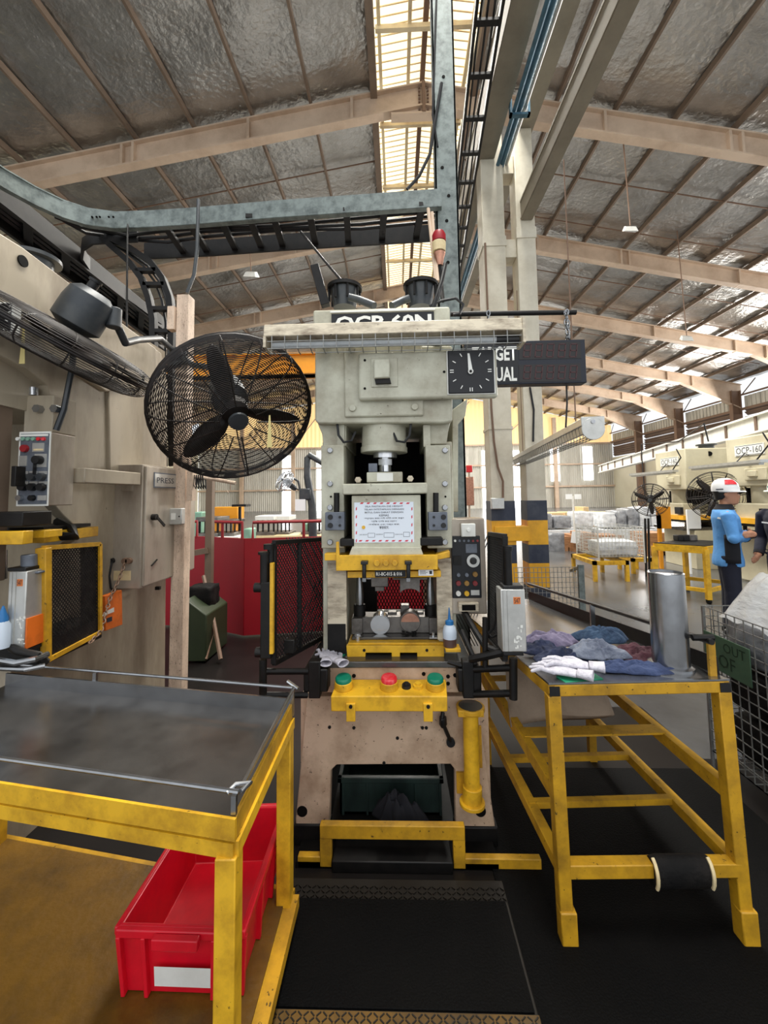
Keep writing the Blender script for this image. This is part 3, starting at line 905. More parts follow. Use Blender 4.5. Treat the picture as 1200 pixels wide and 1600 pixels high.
for px in (548, 669):
    b = MB(); b.pr(px - 7, 1100, px + 7, 1128, 1.79, 0.012); k = b.build('bracket', 'yellow', tb, bevel=0.002)
    b = MB(); b.bolt(px, 1104, 1.79, 0.008, 0.005, 8); b.build('screw', 'black_steel', k)
b = MB(); b.tube([at(692, 1113, 1.95), at(690, 1125, 1.93), at(697, 1142, 1.94), at(704, 1158, 1.96)], 0.009, 8); b.lathe(at(692, 1120, 1.94), (0, 0, -1), [(0.016, 0), (0.018, 0.03), (0.01, 0.045)], 10)
b.lathe(at(704, 1159, 1.962), (0, -1, 0), [(0.017, -0.02), (0.02, 0.01)], 12)
b.build('control_cable', 'black_plastic', P)
# yellow pipe stand bolted to the right of the base
b = MB(); b.cyl(at(738, 1246, 1.92), at(735, 1112, 1.92), 0.034, n=20); yp = b.build('stand_pipe', 'yellow', P)
b = MB(); b.cyl(at(738, 1256, 1.92), at(738, 1228, 1.92), 0.042, n=20); b.lathe(at(738, 1257, 1.92), (0, 0, 1), [(0.055, 0), (0.055, 0.015)], 20); b.build('pipe_collar', 'yellow', yp, bevel=0.002)
b = MB(); b.pr(716, 1111, 756, 1121, 1.87, 0.05); b.lathe(at(735, 1109, 1.92), (0, 0, 1), [(0.062, 0), (0.062, 0.018)], 24); b.build('pipe_flange', 'yellow_worn', yp, bevel=0.002)
b = MB(); b.lathe(at(735, 1104, 1.92), (0, 0, 1), [(0.052, 0), (0.052, 0.006)], 24); b.build('cap_plate', 'oily_steel', yp)
b = MB(); b.pr(714, 1208, 746, 1240, 1.955, 0.012); b.pr(748, 1135, 752, 1200, 1.955, 0.01); b.build('pipe_bracket', 'yellow_worn', yp)
# black pivot blocks that carry the guards
for x0, x1 in ((474, 512), (716, 752)):
    b = MB(); b.pr(x0, 1046, x1, 1082, 1.86, 0.12); k = b.build('pivot_block', 'black_steel', P, bevel=0.006)
    b = MB(); b.pr(x0 + 8, 1034, x1 - 12, 1092, 1.85, 0.05); b.build('pivot_post', 'black_steel', k, bevel=0.004)

# ================================================================ DIE SET ON THE PRESS
D = thing('die_set', 'open stamping die with guide posts clamped between yellow plates in the press', 'die', (0.02, 2.15, 0.83))
b = MB(); b.ppoly([(541, 1009), (694, 1009), (694, 1032), (652, 1032), (652, 1020), (625, 1020), (625, 1032), (612, 1032), (612, 1020), (571, 1020), (571, 1032), (543, 1032)], 1.98, 0.03)
q = b.build('die_shoe', 'yellow', D, bevel=0.002)
b = MB(); a = at(543, 1007, 1.98); c = at(694, 1007, 1.98); b.box(a.x, c.x, 2.0, 2.5, a.z - 0.018, a.z)
zs = a.z
b.box(at(522, 1005, 2.1).x, at(543, 1005, 2.1).x, 2.02, 2.2, zs - 0.015, zs); b.box(c.x, at(716, 1007, 2.0).x, 1.92, 1.985, zs - 0.015, zs)
b.each('die_shoe_top', 'yellow', D, bevel=0.002)
b = MB()
for px in (569, 667): b.bolt(px, 1016, 1.979, 0.007, 0.003, 10)
b.build('screw', 'black_steel', q)
b = MB(); a = at(550, 1005, 2.04); c = at(688, 1005, 2.04); b.box(a.x, c.x, 2.04, 2.45, zs, zs + 0.012)
base = b.build('lower_plate', 'oily_steel', D, bevel=0.002)
z0 = zs + 0.012
a, c = at(566, 997, 2.1), at(671, 964, 2.1)
b = MB(); b.box(a.x, c.x, 2.1, 2.2, z0, c.z); ztop = c.z
# two round seats
lb_ = b.build('lower_block', 'die_steel', D, bevel=0.003)
for x0, x1 in ((549, 566), (671, 691)):
    b = MB(); p, q2 = at(x0, 997, 2.08), at(x1, 963, 2.08); b.box(p.x, q2.x, 2.08, 2.2, z0, ztop); b.build('side_block', 'die_steel', D, bevel=0.003)
pc = at(594, 976, 2.085)
b = MB(); b.cyl(pc + Vector((0, 0.06, 0)), pc, 0.049, n=32); b.build('round_seat', 'bright_steel', D, bevel=0.002)
b = MB(); b.prism([pc + Vector((0.047 * math.cos(t * PI / 14), -0.012, 0.047 * math.sin(t * PI / 14))) for t in range(15)], (0, 0.012, 0)); b.build('seat_insert', 'bright_steel', D)
pc = at(641, 972, 2.085)
b = MB(); b.cyl(pc + Vector((0, 0.06, 0)), pc, 0.05, n=32); b.build('round_seat', 'die_steel', D, bevel=0.002)
b = MB(); b.prism([pc + Vector((0.044 * math.cos(t * PI / 14), -0.012, 0.004 + 0.04 * math.sin(t * PI / 14))) for t in range(15)], (0, 0.012, 0)); b.build('seat_insert', 'copper', D, label='copper coloured half round blank')
b = MB(); b.cyl(at(597, 965, 2.09), at(599, 953, 2.09), 0.006); b.build('locating_pin', 'bright_steel', D)
b = MB(); b.pr(626, 946, 640, 964, 2.15, 0.05); b.pr(606, 957, 620, 966, 2.15, 0.05); b.pr(652, 957, 662, 966, 2.15, 0.04); b.each('stop_pad', 'die_steel', D, bevel=0.004)
for xm in (562, 673):
    b = MB(); b.cyl(at(xm, 963, 2.14), at(xm, 944, 2.14), 0.03, n=20); gb = b.build('guide_bush', 'black_steel', D, bevel=0.003)
    b = MB(); b.lathe(at(xm, 944, 2.14), (0, 0, 1), [(0.02, 0), (0.021, 0.045), (0.017, 0.085), (0.015, 0.13), (0.013, 0.18)], 20); b.build('guide_post', 'steel', D)
b = MB(); b.cyl(at(559, 1008, 2.03), at(559, 990, 2.03), 0.011, n=12); b.cyl(at(559, 994, 2.03), at(559, 991, 2.03), 0.016, n=6); b.cyl(at(677, 1003, 2.05), at(677, 988, 2.05), 0.008, n=10); b.pr(671, 996, 686, 998, 2.03, 0.03)
b.each('clamp_bolt', 'bright_steel', D)
b = MB()
for k in range(9):
    rnd = random.Random(k); p = Vector((at(641, 1003, 2.06).x + rnd.uniform(-0.035, 0.035), 2.06 + rnd.uniform(-0.005, 0.03), z0 + 0.004 + rnd.uniform(0, 0.008)))
    b.bar(p, p + Vector((rnd.uniform(-.03, .03), rnd.uniform(-.02, .02), 0.006)), 0.008, 0.004)
b.build('scrap_chain', 'black_steel', D)
# upper half
b = MB(); b.ppoly([(525, 847), (529, 847), (530, 868), (684, 867), (684, 890), (525, 892)], 1.84, 0.02); up = b.build('upper_plate', 'yellow', D, bevel=0.002)
b = MB(); b.pr(525, 869, 684, 891, 1.862, 0.4); b.pr(507, 865, 526, 876, 1.87, 0.05); b.ppoly([(682, 866), (703, 861), (703, 871), (682, 875)], 1.87, 0.05); b.build('upper_plate_body', 'yellow', D, bevel=0.002)
for px in (589, 603, 617):
    b = MB(); b.bolt(px, 879.5, 1.84, 0.014, 0.012, 14 if px == 589 else 6); b.build('bolt', 'yellow', up, bevel=0.001)
b = MB(); b.pr(543, 892, 689, 903, 1.875, 0.3); p2 = b.build('punch_plate', 'yellow', D, bevel=0.002)
b = MB(); b.pr(586, 891, 634, 902, 1.868, 0.006); sg = b.build('die_sign', 'plate_black', D, label='black sign with the die number')
text('R1-BC-015 & 016', 588, 893.5, 628, 899.5, 1.867, 'mark_white', sg, 'sign_lettering', bold=.02)
b = MB(); b.pr(654, 890, 677, 899.5, 1.862, 0.012); wl = b.build('bar_label', 'paper_white', D)
b = MB()
for k in range(3): b.pr(656, 892 + k * 2.2, 665 + (k * 3) % 5, 892.8 + k * 2.2, 1.861, 0.001)
b.pr(671, 892, 675, 897, 1.861, 0.001)
b.build('label_print', 'ink', wl, angle=0)
for px in (569, 638):
    b = MB(); b.pr(px - 5.5, 877.5, px + 5.5, 882.5, 1.80, 0.04); b.cyl(at(px, 903, 1.82), at(px, 880, 1.82), 0.0095, n=10); k = b.build('toggle_clamp', 'black_plastic', D, bevel=0.002)
    b = MB(); b.cyl(at(px, 908.5, 1.82), at(px, 903, 1.82), 0.009, n=6); b.build('clamp_nut', 'steel', k)
b = MB(); b.pr(580, 902, 606, 917, 1.95, 0.12); b.pr(586, 917, 600, 924, 1.95, 0.1); b.build('punch', 'die_steel', D, bevel=0.002)
arch = [(625, 905), (656, 905), (656, 926)] + [(640.5 + 15.5 * math.cos(t * PI / 10), 929 - 9 * math.sin(t * PI / 10)) for t in range(1, 10)] + [(625, 926)]
b = MB(); b.ppoly(arch, 1.95, 0.12); b.pr(614, 903, 668, 906, 1.94, 0.14); b.build('punch', 'die_steel', D, bevel=0.002)
# notice on the ram
b = MB(); b.pr(554, 784, 646, 848, 1.8735, 0.002)
N_ = thing('notice_sheet', 'pale blue printed notice with a red dashed border taped on the ram', 'notice', at(600, 815, 1.873))
b.build('sheet', 'paper', N_)
for r0, (t_, hgt) in enumerate((('SILA PASTIKAN DIE HEIGHT', 0), ('TELAH DITETAPKAN DENGAN', 0), ('BETUL DAN DIIKAT DENGAN', 0), ('KEMAS', 0))):
    w = (59, 62, 60, 15)[r0]
    yy = 789.4 + r0 * 4.7
    text(t_, 600 - w / 2, yy, 600 + w / 2, yy + 3.3, 1.8733, 'ink', N_)
for r0, t_ in enumerate(('অনুগ্রহ করে ডাই হাইট চেক করুন', 'সঠিক স্থির করা হয়েছে', 'অধিকার এবং শক্ত করে', 'করবেন.')):
    w = (62, 40, 48, 15)[r0]
    yy = 807.6 + r0 * 4.9
    try: text(t_, 600 - w / 2, yy, 600 + w / 2, yy + 4.0, 1.8733, 'ink', N_)
    except Exception as e: print('TEXT', e)
b = MB()
for k in range(8):
    for yy in (786.3, 845):
        x = 562 + k * 10.3 - (2 if yy > 800 else 0)
        b.add([at(x, yy + 1.2, 1.8733), at(x + 4.5, yy + 1.2, 1.8733), at(x + 6.5, yy - 1.2, 1.8733), at(x + 2, yy - 1.2, 1.8733)], [(0, 1, 2, 3)])
for k in range(5):
    for xx in (556.8, 643.6):
        y = 792 + k * 12.5
        b.add([at(xx - .9, y + 6, 1.8733), at(xx + .9, y + 4.5, 1.8733), at(xx + .9, y, 1.8733), at(xx - .9, y + 1.5, 1.8733)], [(0, 1, 2, 3)])
b.build('border_dash', 'ink_red', N_, angle=0)
b = MB()
for x0, x1, y0, y1 in ((575, 585.5, 833, 839.5), (600, 615.5, 832.5, 839.5), (630.5, 640, 831.5, 838.5)):
    for p, q in (((x0, y0), (x1, y0)), ((x1, y0), (x1, y1)), ((x1, y1), (x0, y1)), ((x0, y1), (x0, y0))):
        b.bar(at(*p, 1.8733), at(*q, 1.8733), 0.0012, 0.0006, (0, 1, 0))
b.build('form_box', 'ink', N_, angle=0)
text('DIE HEIGHT', 562, 834.5, 574, 836.2, 1.8733, 'ink', N_); text('CHECKED BY', 587, 834, 598.5, 835.8, 1.8733, 'ink', N_); text('SIGNATURE', 617, 834, 629, 835.6, 1.8733, 'ink', N_)
b = MB(); b.cyl(at(568, 824, 1.8735), at(568, 824, 1.872), 0.008, n=14); b.build('round_sticker', 'amber_button', N_)

# ================================================================ FANS
def fan(name, label, c, n, R, arm=None, rings=34, spokes=14, rot=0.0, group='guarded fans in the hall', strap=False, motor_r=0.1, deep=(.3, .22), mat='fan_black'):
    c, n = Vector(c), Vector(n).normalized()
    up = Vector((0, 0, 1)); u = up.cross(n).normalized(); v = n.cross(u).normalized()
    t = thing(name, label, 'fan', c, group)
    seg = 40

    def ring(b, r, h, w, ns=4):
        b.tube([c + (u * math.cos(2 * PI * k / seg) + v * math.sin(2 * PI * k / seg)) * r + n * h for k in range(seg)], w, ns, closed=True)
    def prof(H, m_):
        # superellipse section: flat dome with steep sides, points evenly spaced along it
        raw = [(R * math.sin(t) ** .45, H * math.cos(t) ** .55) for t in [0.02 + (PI / 2 - .02) * i / 200 for i in range(201)]]
        raw = [p for p in raw if p[0] >= .2 * R]
        S = [0]
        for i in range(1, len(raw)): S.append(S[-1] + math.dist(raw[i], raw[i - 1]))
        out = []; j = 0
        for i in range(m_):
            s = S[-1] * i / (m_ - 1)
            while j < len(S) - 2 and S[j + 1] < s: j += 1
            f = (s - S[j]) / max(1e-9, S[j + 1] - S[j]); out.append((raw[j][0] + (raw[j + 1][0] - raw[j][0]) * f, raw[j][1] + (raw[j + 1][1] - raw[j][1]) * f))
        return out
    hf0, hb0 = deep[0] * R, -deep[1] * R
    w = 0.0021 if rings > 20 else 0.004
    for nm, H in (('front_guard', hf0), ('rear_guard', hb0)):
        b = MB()
        m_ = rings if nm == 'front_guard' else int(rings * 0.7)
        pf = prof(H, m_)
        for r, h in pf: ring(b, r, h, w)
        pf = prof(H, 8)
        for k in range(spokes):
            a = 2 * PI * k / spokes + 0.1
            d = u * math.cos(a) + v * math.sin(a)
            b.tube([c + d * r + n * h for r, h in pf], w * 1.9, 4)
        b.build(nm, mat, t, angle=60)
    b = MB(); ring(b, R, 0.012 * R, R * 0.013, 8); ring(b, R, -0.012 * R, R * 0.013, 8); b.build('guard_rim', mat, t)
    b = MB(); b.lathe(c + n * (hf0 - 0.01 * R), n, [(R * 0.125, -0.004), (R * 0.115, R * 0.015), (0.001, R * 0.025)], 24); b.build('guard_badge', 'motor_grey', t)
    b = MB(); b.lathe(c - n * (R * 0.1), n, [(R * 0.14, 0), (R * 0.19, R * 0.06), (R * 0.17, R * 0.16), (R * 0.05, R * 0.2)], 20); hub = b.build('hub', 'fan_black', t)
    for k in range(3):
        a = rot + k * 2 * PI / 3
        d = u * math.cos(a) + v * math.sin(a); e = n.cross(d)
        vs = []; prof = ((0.12, 0.06, 0.5), (0.3, 0.13, 0.55), (0.5, 0.15, 0.45), (0.7, 0.12, 0.36), (0.85, 0.07, 0.3), (0.9, 0.02, 0.28))
        for r, ww, tw in prof:
            s_ = e * math.cos(tw) + n * math.sin(tw)
            for q in (-1, 0, 1):
                vs.append(c + d * (R * r) + s_ * (R * ww * q) + n * (0.02 * R * (1 - q * q)))
        fs = []
        for i in range(len(prof) - 1):
            for q in range(2):
                fs.append((i * 3 + q, i * 3 + q + 1, i * 3 + q + 4, i * 3 + q + 3))
        b = MB(); b.add(vs, fs); o = b.build('blade', 'fan_black', t)
        so = o.modifiers.new('thick', 'SOLIDIFY'); so.thickness = 0.006
    b = MB(); b.lathe(c - n * (R * deep[1]), -n, [(motor_r * 0.6, 0), (motor_r, 0.03), (motor_r, 0.13), (motor_r * 0.92, 0.19), (motor_r * 0.6, 0.22), (0.001, 0.225)], 28)
    mo = b.build('motor', 'motor_grey', t, bevel=0.002)
    b = MB(); p = c - n * (R * deep[1] + 0.21) + v * motor_r * 0.3
    b.cyl(p, p - n * 0.05, motor_r * 0.22, n=14); b.cyl(p - n * 0.05, p - n * 0.062, motor_r * 0.28, n=14); b.build('motor_knob', 'black_plastic', mo)
    if arm:
        b = MB(); b.tube(arm, 0.02, 10); o = b.build('arm', 'motor_grey', t)
        q0 = Vector(arm[0]); b = MB(); b.lathe(q0 + Vector((0, 0, -0.05)), (0, 0, 1), [(0.035, 0), (0.035, 0.1)], 14); b.build('tilt_joint', 'motor_grey', t, bevel=0.004)
        q1 = Vector(arm[-1]); b = MB(); b.box(q1.x - 0.04, q1.x + 0.04, q1.y - 0.02, q1.y + 0.05, q1.z - 0.06, q1.z + 0.06); b.build('wall_bracket', 'motor_grey', t, bevel=0.004)
    if strap:
        p = at(*strap); b = MB()
        b.hexa([p + Vector(q) for q in ((-.012, 0, -.14), (.014, 0, -.14), (.014, .002, -.14), (-.012, .002, -.14), (-.003, 0, 0.02), (.004, 0, 0.02), (.004, .002, 0.02), (-.003, .002, 0.02))])
        b.build('ribbon', 'clear_tape', t, label='yellowish ribbon tied to the guard')
    return t


c = at(366, 641, 2.2)
fan('industrial_fan', 'large black guarded fan facing the aisle before the worn post', c, (.47, -.66, -.66), 0.42,
    arm=[c + Vector((-.47, .70, .60)) * 0.24, c + Vector((-.26, .40, .36)), at(300, 570, 2.72), at(284, 556, 2.82), at(283, 556, 2.865)], rings=46, rot=math.radians(-4), strap=(421, 655, 2.02))
c = at(100, 534, 1.95)
n2 = Vector((-.48, -.06, -.876)).normalized(); vd = (c - EYE).normalized(); n2 = (n2 - vd * n2.dot(vd) + vd * .05).normalized()
fan('industrial_fan', 'black fan seen edge on with its dark grey motor above, by the left press', c, n2, 0.42,
    arm=[c - n2 * .2 + Vector((.1, .06, -.03)), at(196, 536, 2.12), at(215, 531, 2.3), at(250, 529, 2.6), at(268, 545, 2.8), at(272, 560, 2.862)], rings=40, rot=1.0, strap=(36, 520, 1.75), motor_r=0.11, deep=(.23, .17))

# ---------------------------------------------------------------- worn post that carries the fans
pp = at(283, 700, 2.9)
b = MB(); b.box(pp.x - 0.045, pp.x + 0.045, 2.88, 2.97, 0, at(283, 462, 2.9).z)
t = tag(b.build('worn_post', 'post_paint', bevel=0.004), 'worn pinkish square post beside the grey cabinet carrying the two fans', 'post')
b = MB(); b.tube([at(292, 458, 2.88), at(303, 430, 2.88), at(308, 390, 2.9), at(310, 312, 2.95)], 0.013, 8); b.build('conduit', 'motor_grey', t)
b = MB(); p = at(268, 478, 2.86); b.box(p.x - 0.03, p.x + 0.02, 2.86, 2.92, p.z - 0.17, p.z); p = at(296, 760, 2.86); b.box(p.x - 0.02, p.x + 0.02, 2.86, 2.92, p.z - 0.1, p.z + .14); b.each('clamp', 'post_paint', t)
b = MB(); b.tube([at(296, 744, 2.9), at(330, 748, 2.9), at(368, 755, 2.9)], 0.013, 8); b.tube([at(360, 755, 2.9), at(360, 766, 2.9), at(357, 770, 2.9), at(354, 766, 2.9)], 0.003, 6); b.build('hook_rod', 'post_paint', t)
b = MB()
for k in range(5): b.tube([at(304 + 3 * k, 742, 2.89), at(302 + 4 * k, 757, 2.88), at(306 + 4 * k, 764, 2.88), at(309 + 3 * k, 746, 2.9)], 0.005, 6)
b.each('tied_cable', 'black_plastic', t)
b = MB(); b.pr(257, 794, 284, 820, 2.82, 0.05)
t = tag(b.build('switch_box', 'aluminium', bevel=0.006), 'small pale square switch box on the worn post', 'switch')
b = MB(); b.pr(267, 802, 274, 812, 2.815, 0.008); b.build('switch_rocker', 'white_paint', t)
b = MB(); b.bolt(261, 807, 2.82, 0.005, 0.003, 8); b.bolt(280, 807, 2.82, 0.005, 0.003, 8); b.each('screw', 'black_steel', t)

# ---------------------------------------------------------------- galvanised post and tray beam
pg = at(697, 260, 3.0)
b = MB(); b.box(pg.x - 0.085, pg.x + 0.085, 3.0, 3.014, 0, 6.2); b.box(pg.x - 0.085, pg.x - 0.07, 3.0, 3.1, 0, 6.2); b.box(pg.x + 0.07, pg.x + 0.085, 3.0, 3.1, 0, 6.2)
g = tag(b.build('galvanised_post', 'galvanised', bevel=0.002), 'tall galvanised steel channel post rising behind the press', 'post')
b = MB()
for px, py in ((701, 306), (698, 345), (700, 410), (693, 120), (691, 262)): b.bolt(px, py, 3.0, 0.013, 0.004, 10)
b.build('bolt_hole', 'dark_void', g)
zr = at(685, 309, 2.93).z
T = thing('cable_tray', 'galvanised cable tray beam bending towards the left, joined to the tall post', 'cable tray', onz(400, 330, zr))
path = [onz(x, y, zr) for x, y in ((690, 309), (560, 318), (430, 327), (300, 338), (235, 342), (180, 344), (135, 338), (95, 325), (50, 304), (0, 276), (-60, 235))]
b = MB(); b.strip(path, 0.012, 0.135); b.strip([p + Vector((0, 0.02, 0.065)) for p in path], 0.045, 0.01); b.strip([p + Vector((0, 0.02, -0.065)) for p in path], 0.045, 0.01)
rail = b.build('front_rail', 'galvanised', T)
b = MB()
for px in (144, 151, 156, 170, 177): b.cyl(at(px, 339, 2.95), at(px, 339, 3.0), 0.008, n=8)
b.build('bolt_hole', 'dark_void', rail)
back = [Vector((p.x, p.y + 0.38, p.z - 0.02)) for p in path[:6]]
b = MB(); b.strip(back, 0.02, 0.14); b.build('rear_rail', 'black_steel', T)
q = back[-1]
curl = [onz(x, y, zr - .02) for x, y in ((215, 368), (175, 370), (145, 372), (130, 382), (128, 396), (140, 414), (170, 440), (210, 468), (252, 500))]
b = MB(); b.strip(curl, 0.02, 0.11); b.build('bend_rail', 'black_steel', T)
for px in (660, 600, 540, 480, 420, 380, 330, 275, 230):
    p = onz(px, 322, zr - 0.05)
    yb = min(back, key=lambda w: abs(w.x - p.x)).y
    yf = min(path, key=lambda w: abs(w.x - p.x)).y
    b = MB(); b.bar((p.x, yf, zr - 0.04), (p.x - 0.03, yb, zr - 0.05), 0.05, 0.03); b.build('rung', 'black_steel', T)
for k in range(4):
    b = MB(); pts = [Vector((p.x, p.y + 0.1 + 0.05 * k, p.z - 0.01 + 0.02 * math.sin(i * 2 + k))) for i, p in enumerate(path[:9])]
    b.tube(pts, 0.014, 7); b.build('cable', 'black_plastic', T)
# tray running back along the neighbouring press
T2 = thing('cable_tray', 'dark cable tray running away along the top of the left press', 'cable tray', (-2.7, 3.4, zr))
for x0, y0, x1, y1 in ((-30, 278, 262, 512), (-30, 318, 258, 540)):
    b = MB(); z = zr - 0.02
    a, c = onz(x0, y0, z), onz(x1, y1, z)
    b.bar(a, c, 0.03, 0.15); b.build('side_rail', 'black_steel', T2)
a0, c0 = onz(-30, 278, zr), onz(262, 512, zr); a1, c1_ = onz(-30, 318, zr), onz(258, 540, zr)
for k in range(7):
    f = k / 6.5; p, q = a0.lerp(c0, f), a1.lerp(c1_, f)
    b = MB(); b.bar(p + Vector((0, 0, -.05)), q + Vector((0, 0, -.05)), 0.06, 0.03); b.build('rung', 'black_steel', T2)
for k in range(4):
    f = 0.2 + 0.2 * k
    b = MB(); b.tube([a0.lerp(a1, f), a0.lerp(a1, f).lerp(c0.lerp(c1_, f), 0.5) + Vector((0, 0, 0.03)), c0.lerp(c1_, f)], 0.03, 8); b.build('cable', 'black_plastic', T2)
# curved drop of the tray down behind the post
T3 = thing('cable_drop', 'curved black cable ladder dropping behind the worn post', 'cable tray', at(252, 700, 3.2))
drops = []
for dx in (0, 33):
    pts = [at(x + dx * w, y, 3.2) for x, y, w in ((160, 372, .3), (180, 390, .8), (203, 410, 1), (222, 436, 1), (233, 466, 1), (240, 500, .9), (240, 560, .85), (240, 640, .85), (242, 728, .85))]
    drops.append(pts)
    b = MB(); b.strip(pts, 0.045, 0.05, (0, -1, 0)); b.build('side_rail', 'black_steel', T3)
for i, f in ((2, .5), (3, .3), (4, .5), (5, .3), (6, .2), (6, .8), (7, .4)):
    b = MB(); b.bar(drops[0][i].lerp(drops[0][i + 1], f), drops[1][i].lerp(drops[1][i + 1], f), 0.05, 0.03); b.build('rung', 'black_steel', T3)
for k in range(2):
    b = MB(); b.tube([drops[0][i].lerp(drops[1][i], 0.45 + 0.22 * k) + Vector((0, .05, 0)) for i in range(9)], 0.01, 7); b.build('cable', 'black_plastic', T3)
b = MB(); b.tube([at(198, 515, 3.0), at(199, 372, 3.0), at(200, 350, 3.05)], 0.007, 6)
tag(b.build('tie_rod', 'black_steel'), 'thin dark rod hanging from the tray above the fan motor', 'rod')
b = MB(); b.tube([at(470, 362, 3.0), at(505, 405, 2.8), at(540, 446, 2.5)], 0.009, 6); tag(b.build('supply_cable', 'black_plastic'), 'black cable slung from the tray to the clutch tank', 'cable')
b = MB(); b.tube([at(690, 130, 2.97), at(678, 200, 2.97), at(672, 240, 2.97), at(655, 275, 2.97), at(636, 296, 2.97)], 0.012, 8); b.tube([at(682, 0, 2.97), at(678, 120, 2.96), at(676, 180, 2.97), at(684, 230, 2.98)], 0.008, 8)
[tag(o, l, 'cable', 'cables on the galvanised post') for o, l in zip(b.each('hanging_cable', 'black_plastic'), ('black cable looping from the tall post to the tray beam', 'thin black cable running down the tall galvanised post'))]

# red beacon lamp on its bracket
t = thing('beacon_lamp', 'red domed beacon lamp on a brown holder beside the galvanised post', 'lamp', at(687, 415, 2.7))
Y = 2.7
b = MB(); p = at(686, 378, Y); b.lathe(p, (0, 0, 1), [(0.046, 0), (0.046, 0.045), (0.035, 0.068), (0.001, 0.075)], 20); b.build('lamp_dome', 'red_panel', t)
b = MB(); p = at(686, 394, Y); b.lathe(p, (0, 0, 1), [(0.044, 0), (0.047, 0.066)], 20); b.build('lamp_body', 'cream_label', t, bevel=0.002)
b = MB(); p = at(687, 405, Y); b.lathe(p, (0, 0, 1), [(0.02, -0.045), (0.028, 0), (0.04, 0.04)], 16); b.build('lamp_holder', 'copper', t)
b = MB(); b.tube([at(687, 408, Y), at(688, 432, Y), at(692, 470, 2.5)], 0.013, 8); b.build('lamp_arm', 'black_steel', t)
b = MB(); b.tube([at(669, 326, 2.8), at(677, 400, 2.75), at(682, 445, 2.6)], 0.012, 8); b.tube([at(675, 332, 2.8), at(680, 400, 2.75), at(684, 440, 2.6)], 0.012, 8)
[tag(o, l, 'conduit', 'conduits by the beacon') for o, l in zip(b.each('conduit', 'rafter_paint'), ('pale conduit dropping from the tray beside the beacon, left of two', 'pale conduit dropping from the tray close to the beacon, right of two'))]

# fluorescent work lamp across the press
t = thing('work_lamp', 'long worn cream fluorescent lamp with a wire guard across the press head', 'lamp', at(615, 530, 1.8))
A, B_ = at(411, 516, 1.8), at(821, 504, 1.8)
A.z = B_.z = (A.z + B_.z) / 2
b = MB(); b.hexa([A + Vector((0, 0, -.03)), B_ + Vector((0, 0, -.03)), B_ + Vector((0, .09, -.03)), A + Vector((0, .09, -.03)), A + Vector((0, .012, .03)), B_ + Vector((0, .012, .03)), B_ + Vector((0, .08, .03)), A + Vector((0, .08, .03))])
b.build('lamp_housing', 'old_white', t, bevel=0.004)
b = MB(); b.box(A.x, A.x + 0.012, A.y, A.y + 0.1, A.z - 0.08, A.z - 0.03); b.box(B_.x - 0.012, B_.x, A.y, A.y + 0.1, A.z - 0.085, A.z + 0.03); b.box(A.x, B_.x, A.y + 0.09, A.y + 0.1, A.z - 0.055, A.z - 0.02)
b.build('end_bracket', 'old_white', t)
b = MB(); b.cyl(A + Vector((0.03, .045, -.058)), B_ + Vector((-0.06, .045, -.058)), 0.016, n=14); b.build('lamp_tube', 'tube_glass', t)
b = MB(); b.cyl(B_ + Vector((-0.12, .045, -.058)), B_ + Vector((-0.02, .045, -.058)), 0.02, n=14); b.build('tube_cap', 'black_plastic', t)
b = MB()
k = 0
while A.x + 0.04 + k * 0.058 < B_.x - 0.03:
    x = A.x + 0.04 + k * 0.058
    b.tube([(x, A.y + 0.0, A.z - 0.03), (x, A.y - 0.002, A.z - 0.088), (x, A.y + 0.03, A.z - 0.096), (x, A.y + 0.06, A.z - 0.096)], 0.0025, 5); k += 1
for dz, dy in ((-.055, -.002), (-.088, -.002), (-.096, .04)):
    b.tube([A + Vector((0.02, dy, dz)), B_ + Vector((-0.02, dy, dz))], 0.0022, 5)
b.build('wire_guard', 'wire', t)
for px in (505, 690):
    p = at(px, 512, 1.8)
    b = MB(); b.box(p.x - 0.02, p.x + 0.02, 1.88, 2.12, A.z + 0.005, A.z + 0.02); b.build('lamp_bracket', 'black_steel', t)

# production display hanging from a bar
b = MB(); b.cyl(at(704, 491, 2.35), at(900, 488, 2.35), 0.014, n=10)
tag(b.build('hanger_bar', 'black_steel'), 'black pipe holding up the production display', 'bar')


def chain(name, label, pts, link, r, mat, parent=None, cat='chain', group=None):
    pts = [Vector(p) for p in pts]; b = MB()
    L = sum((pts[i + 1] - pts[i]).length for i in range(len(pts) - 1)); n = max(2, int(L / (link * 0.8))); k = 0
    for i in range(n):
        s = L * (i + 0.5) / n; j = 0
        while j < len(pts) - 2 and s > (pts[j + 1] - pts[j]).length: s -= (pts[j + 1] - pts[j]).length; j += 1
        d = (pts[j + 1] - pts[j]).normalized(); p = pts[j] + d * s; u, v = perp(d); w = u if i % 2 else v
        b.tube([p + d * (link * 0.5 * math.cos(a * PI / 4)) + w * (link * 0.28 * math.sin(a * PI / 4)) for a in range(8)], r, 5, closed=True)
    o = b.build(name, mat, parent)
    if not parent: tag(o, label, cat, group)
    return o


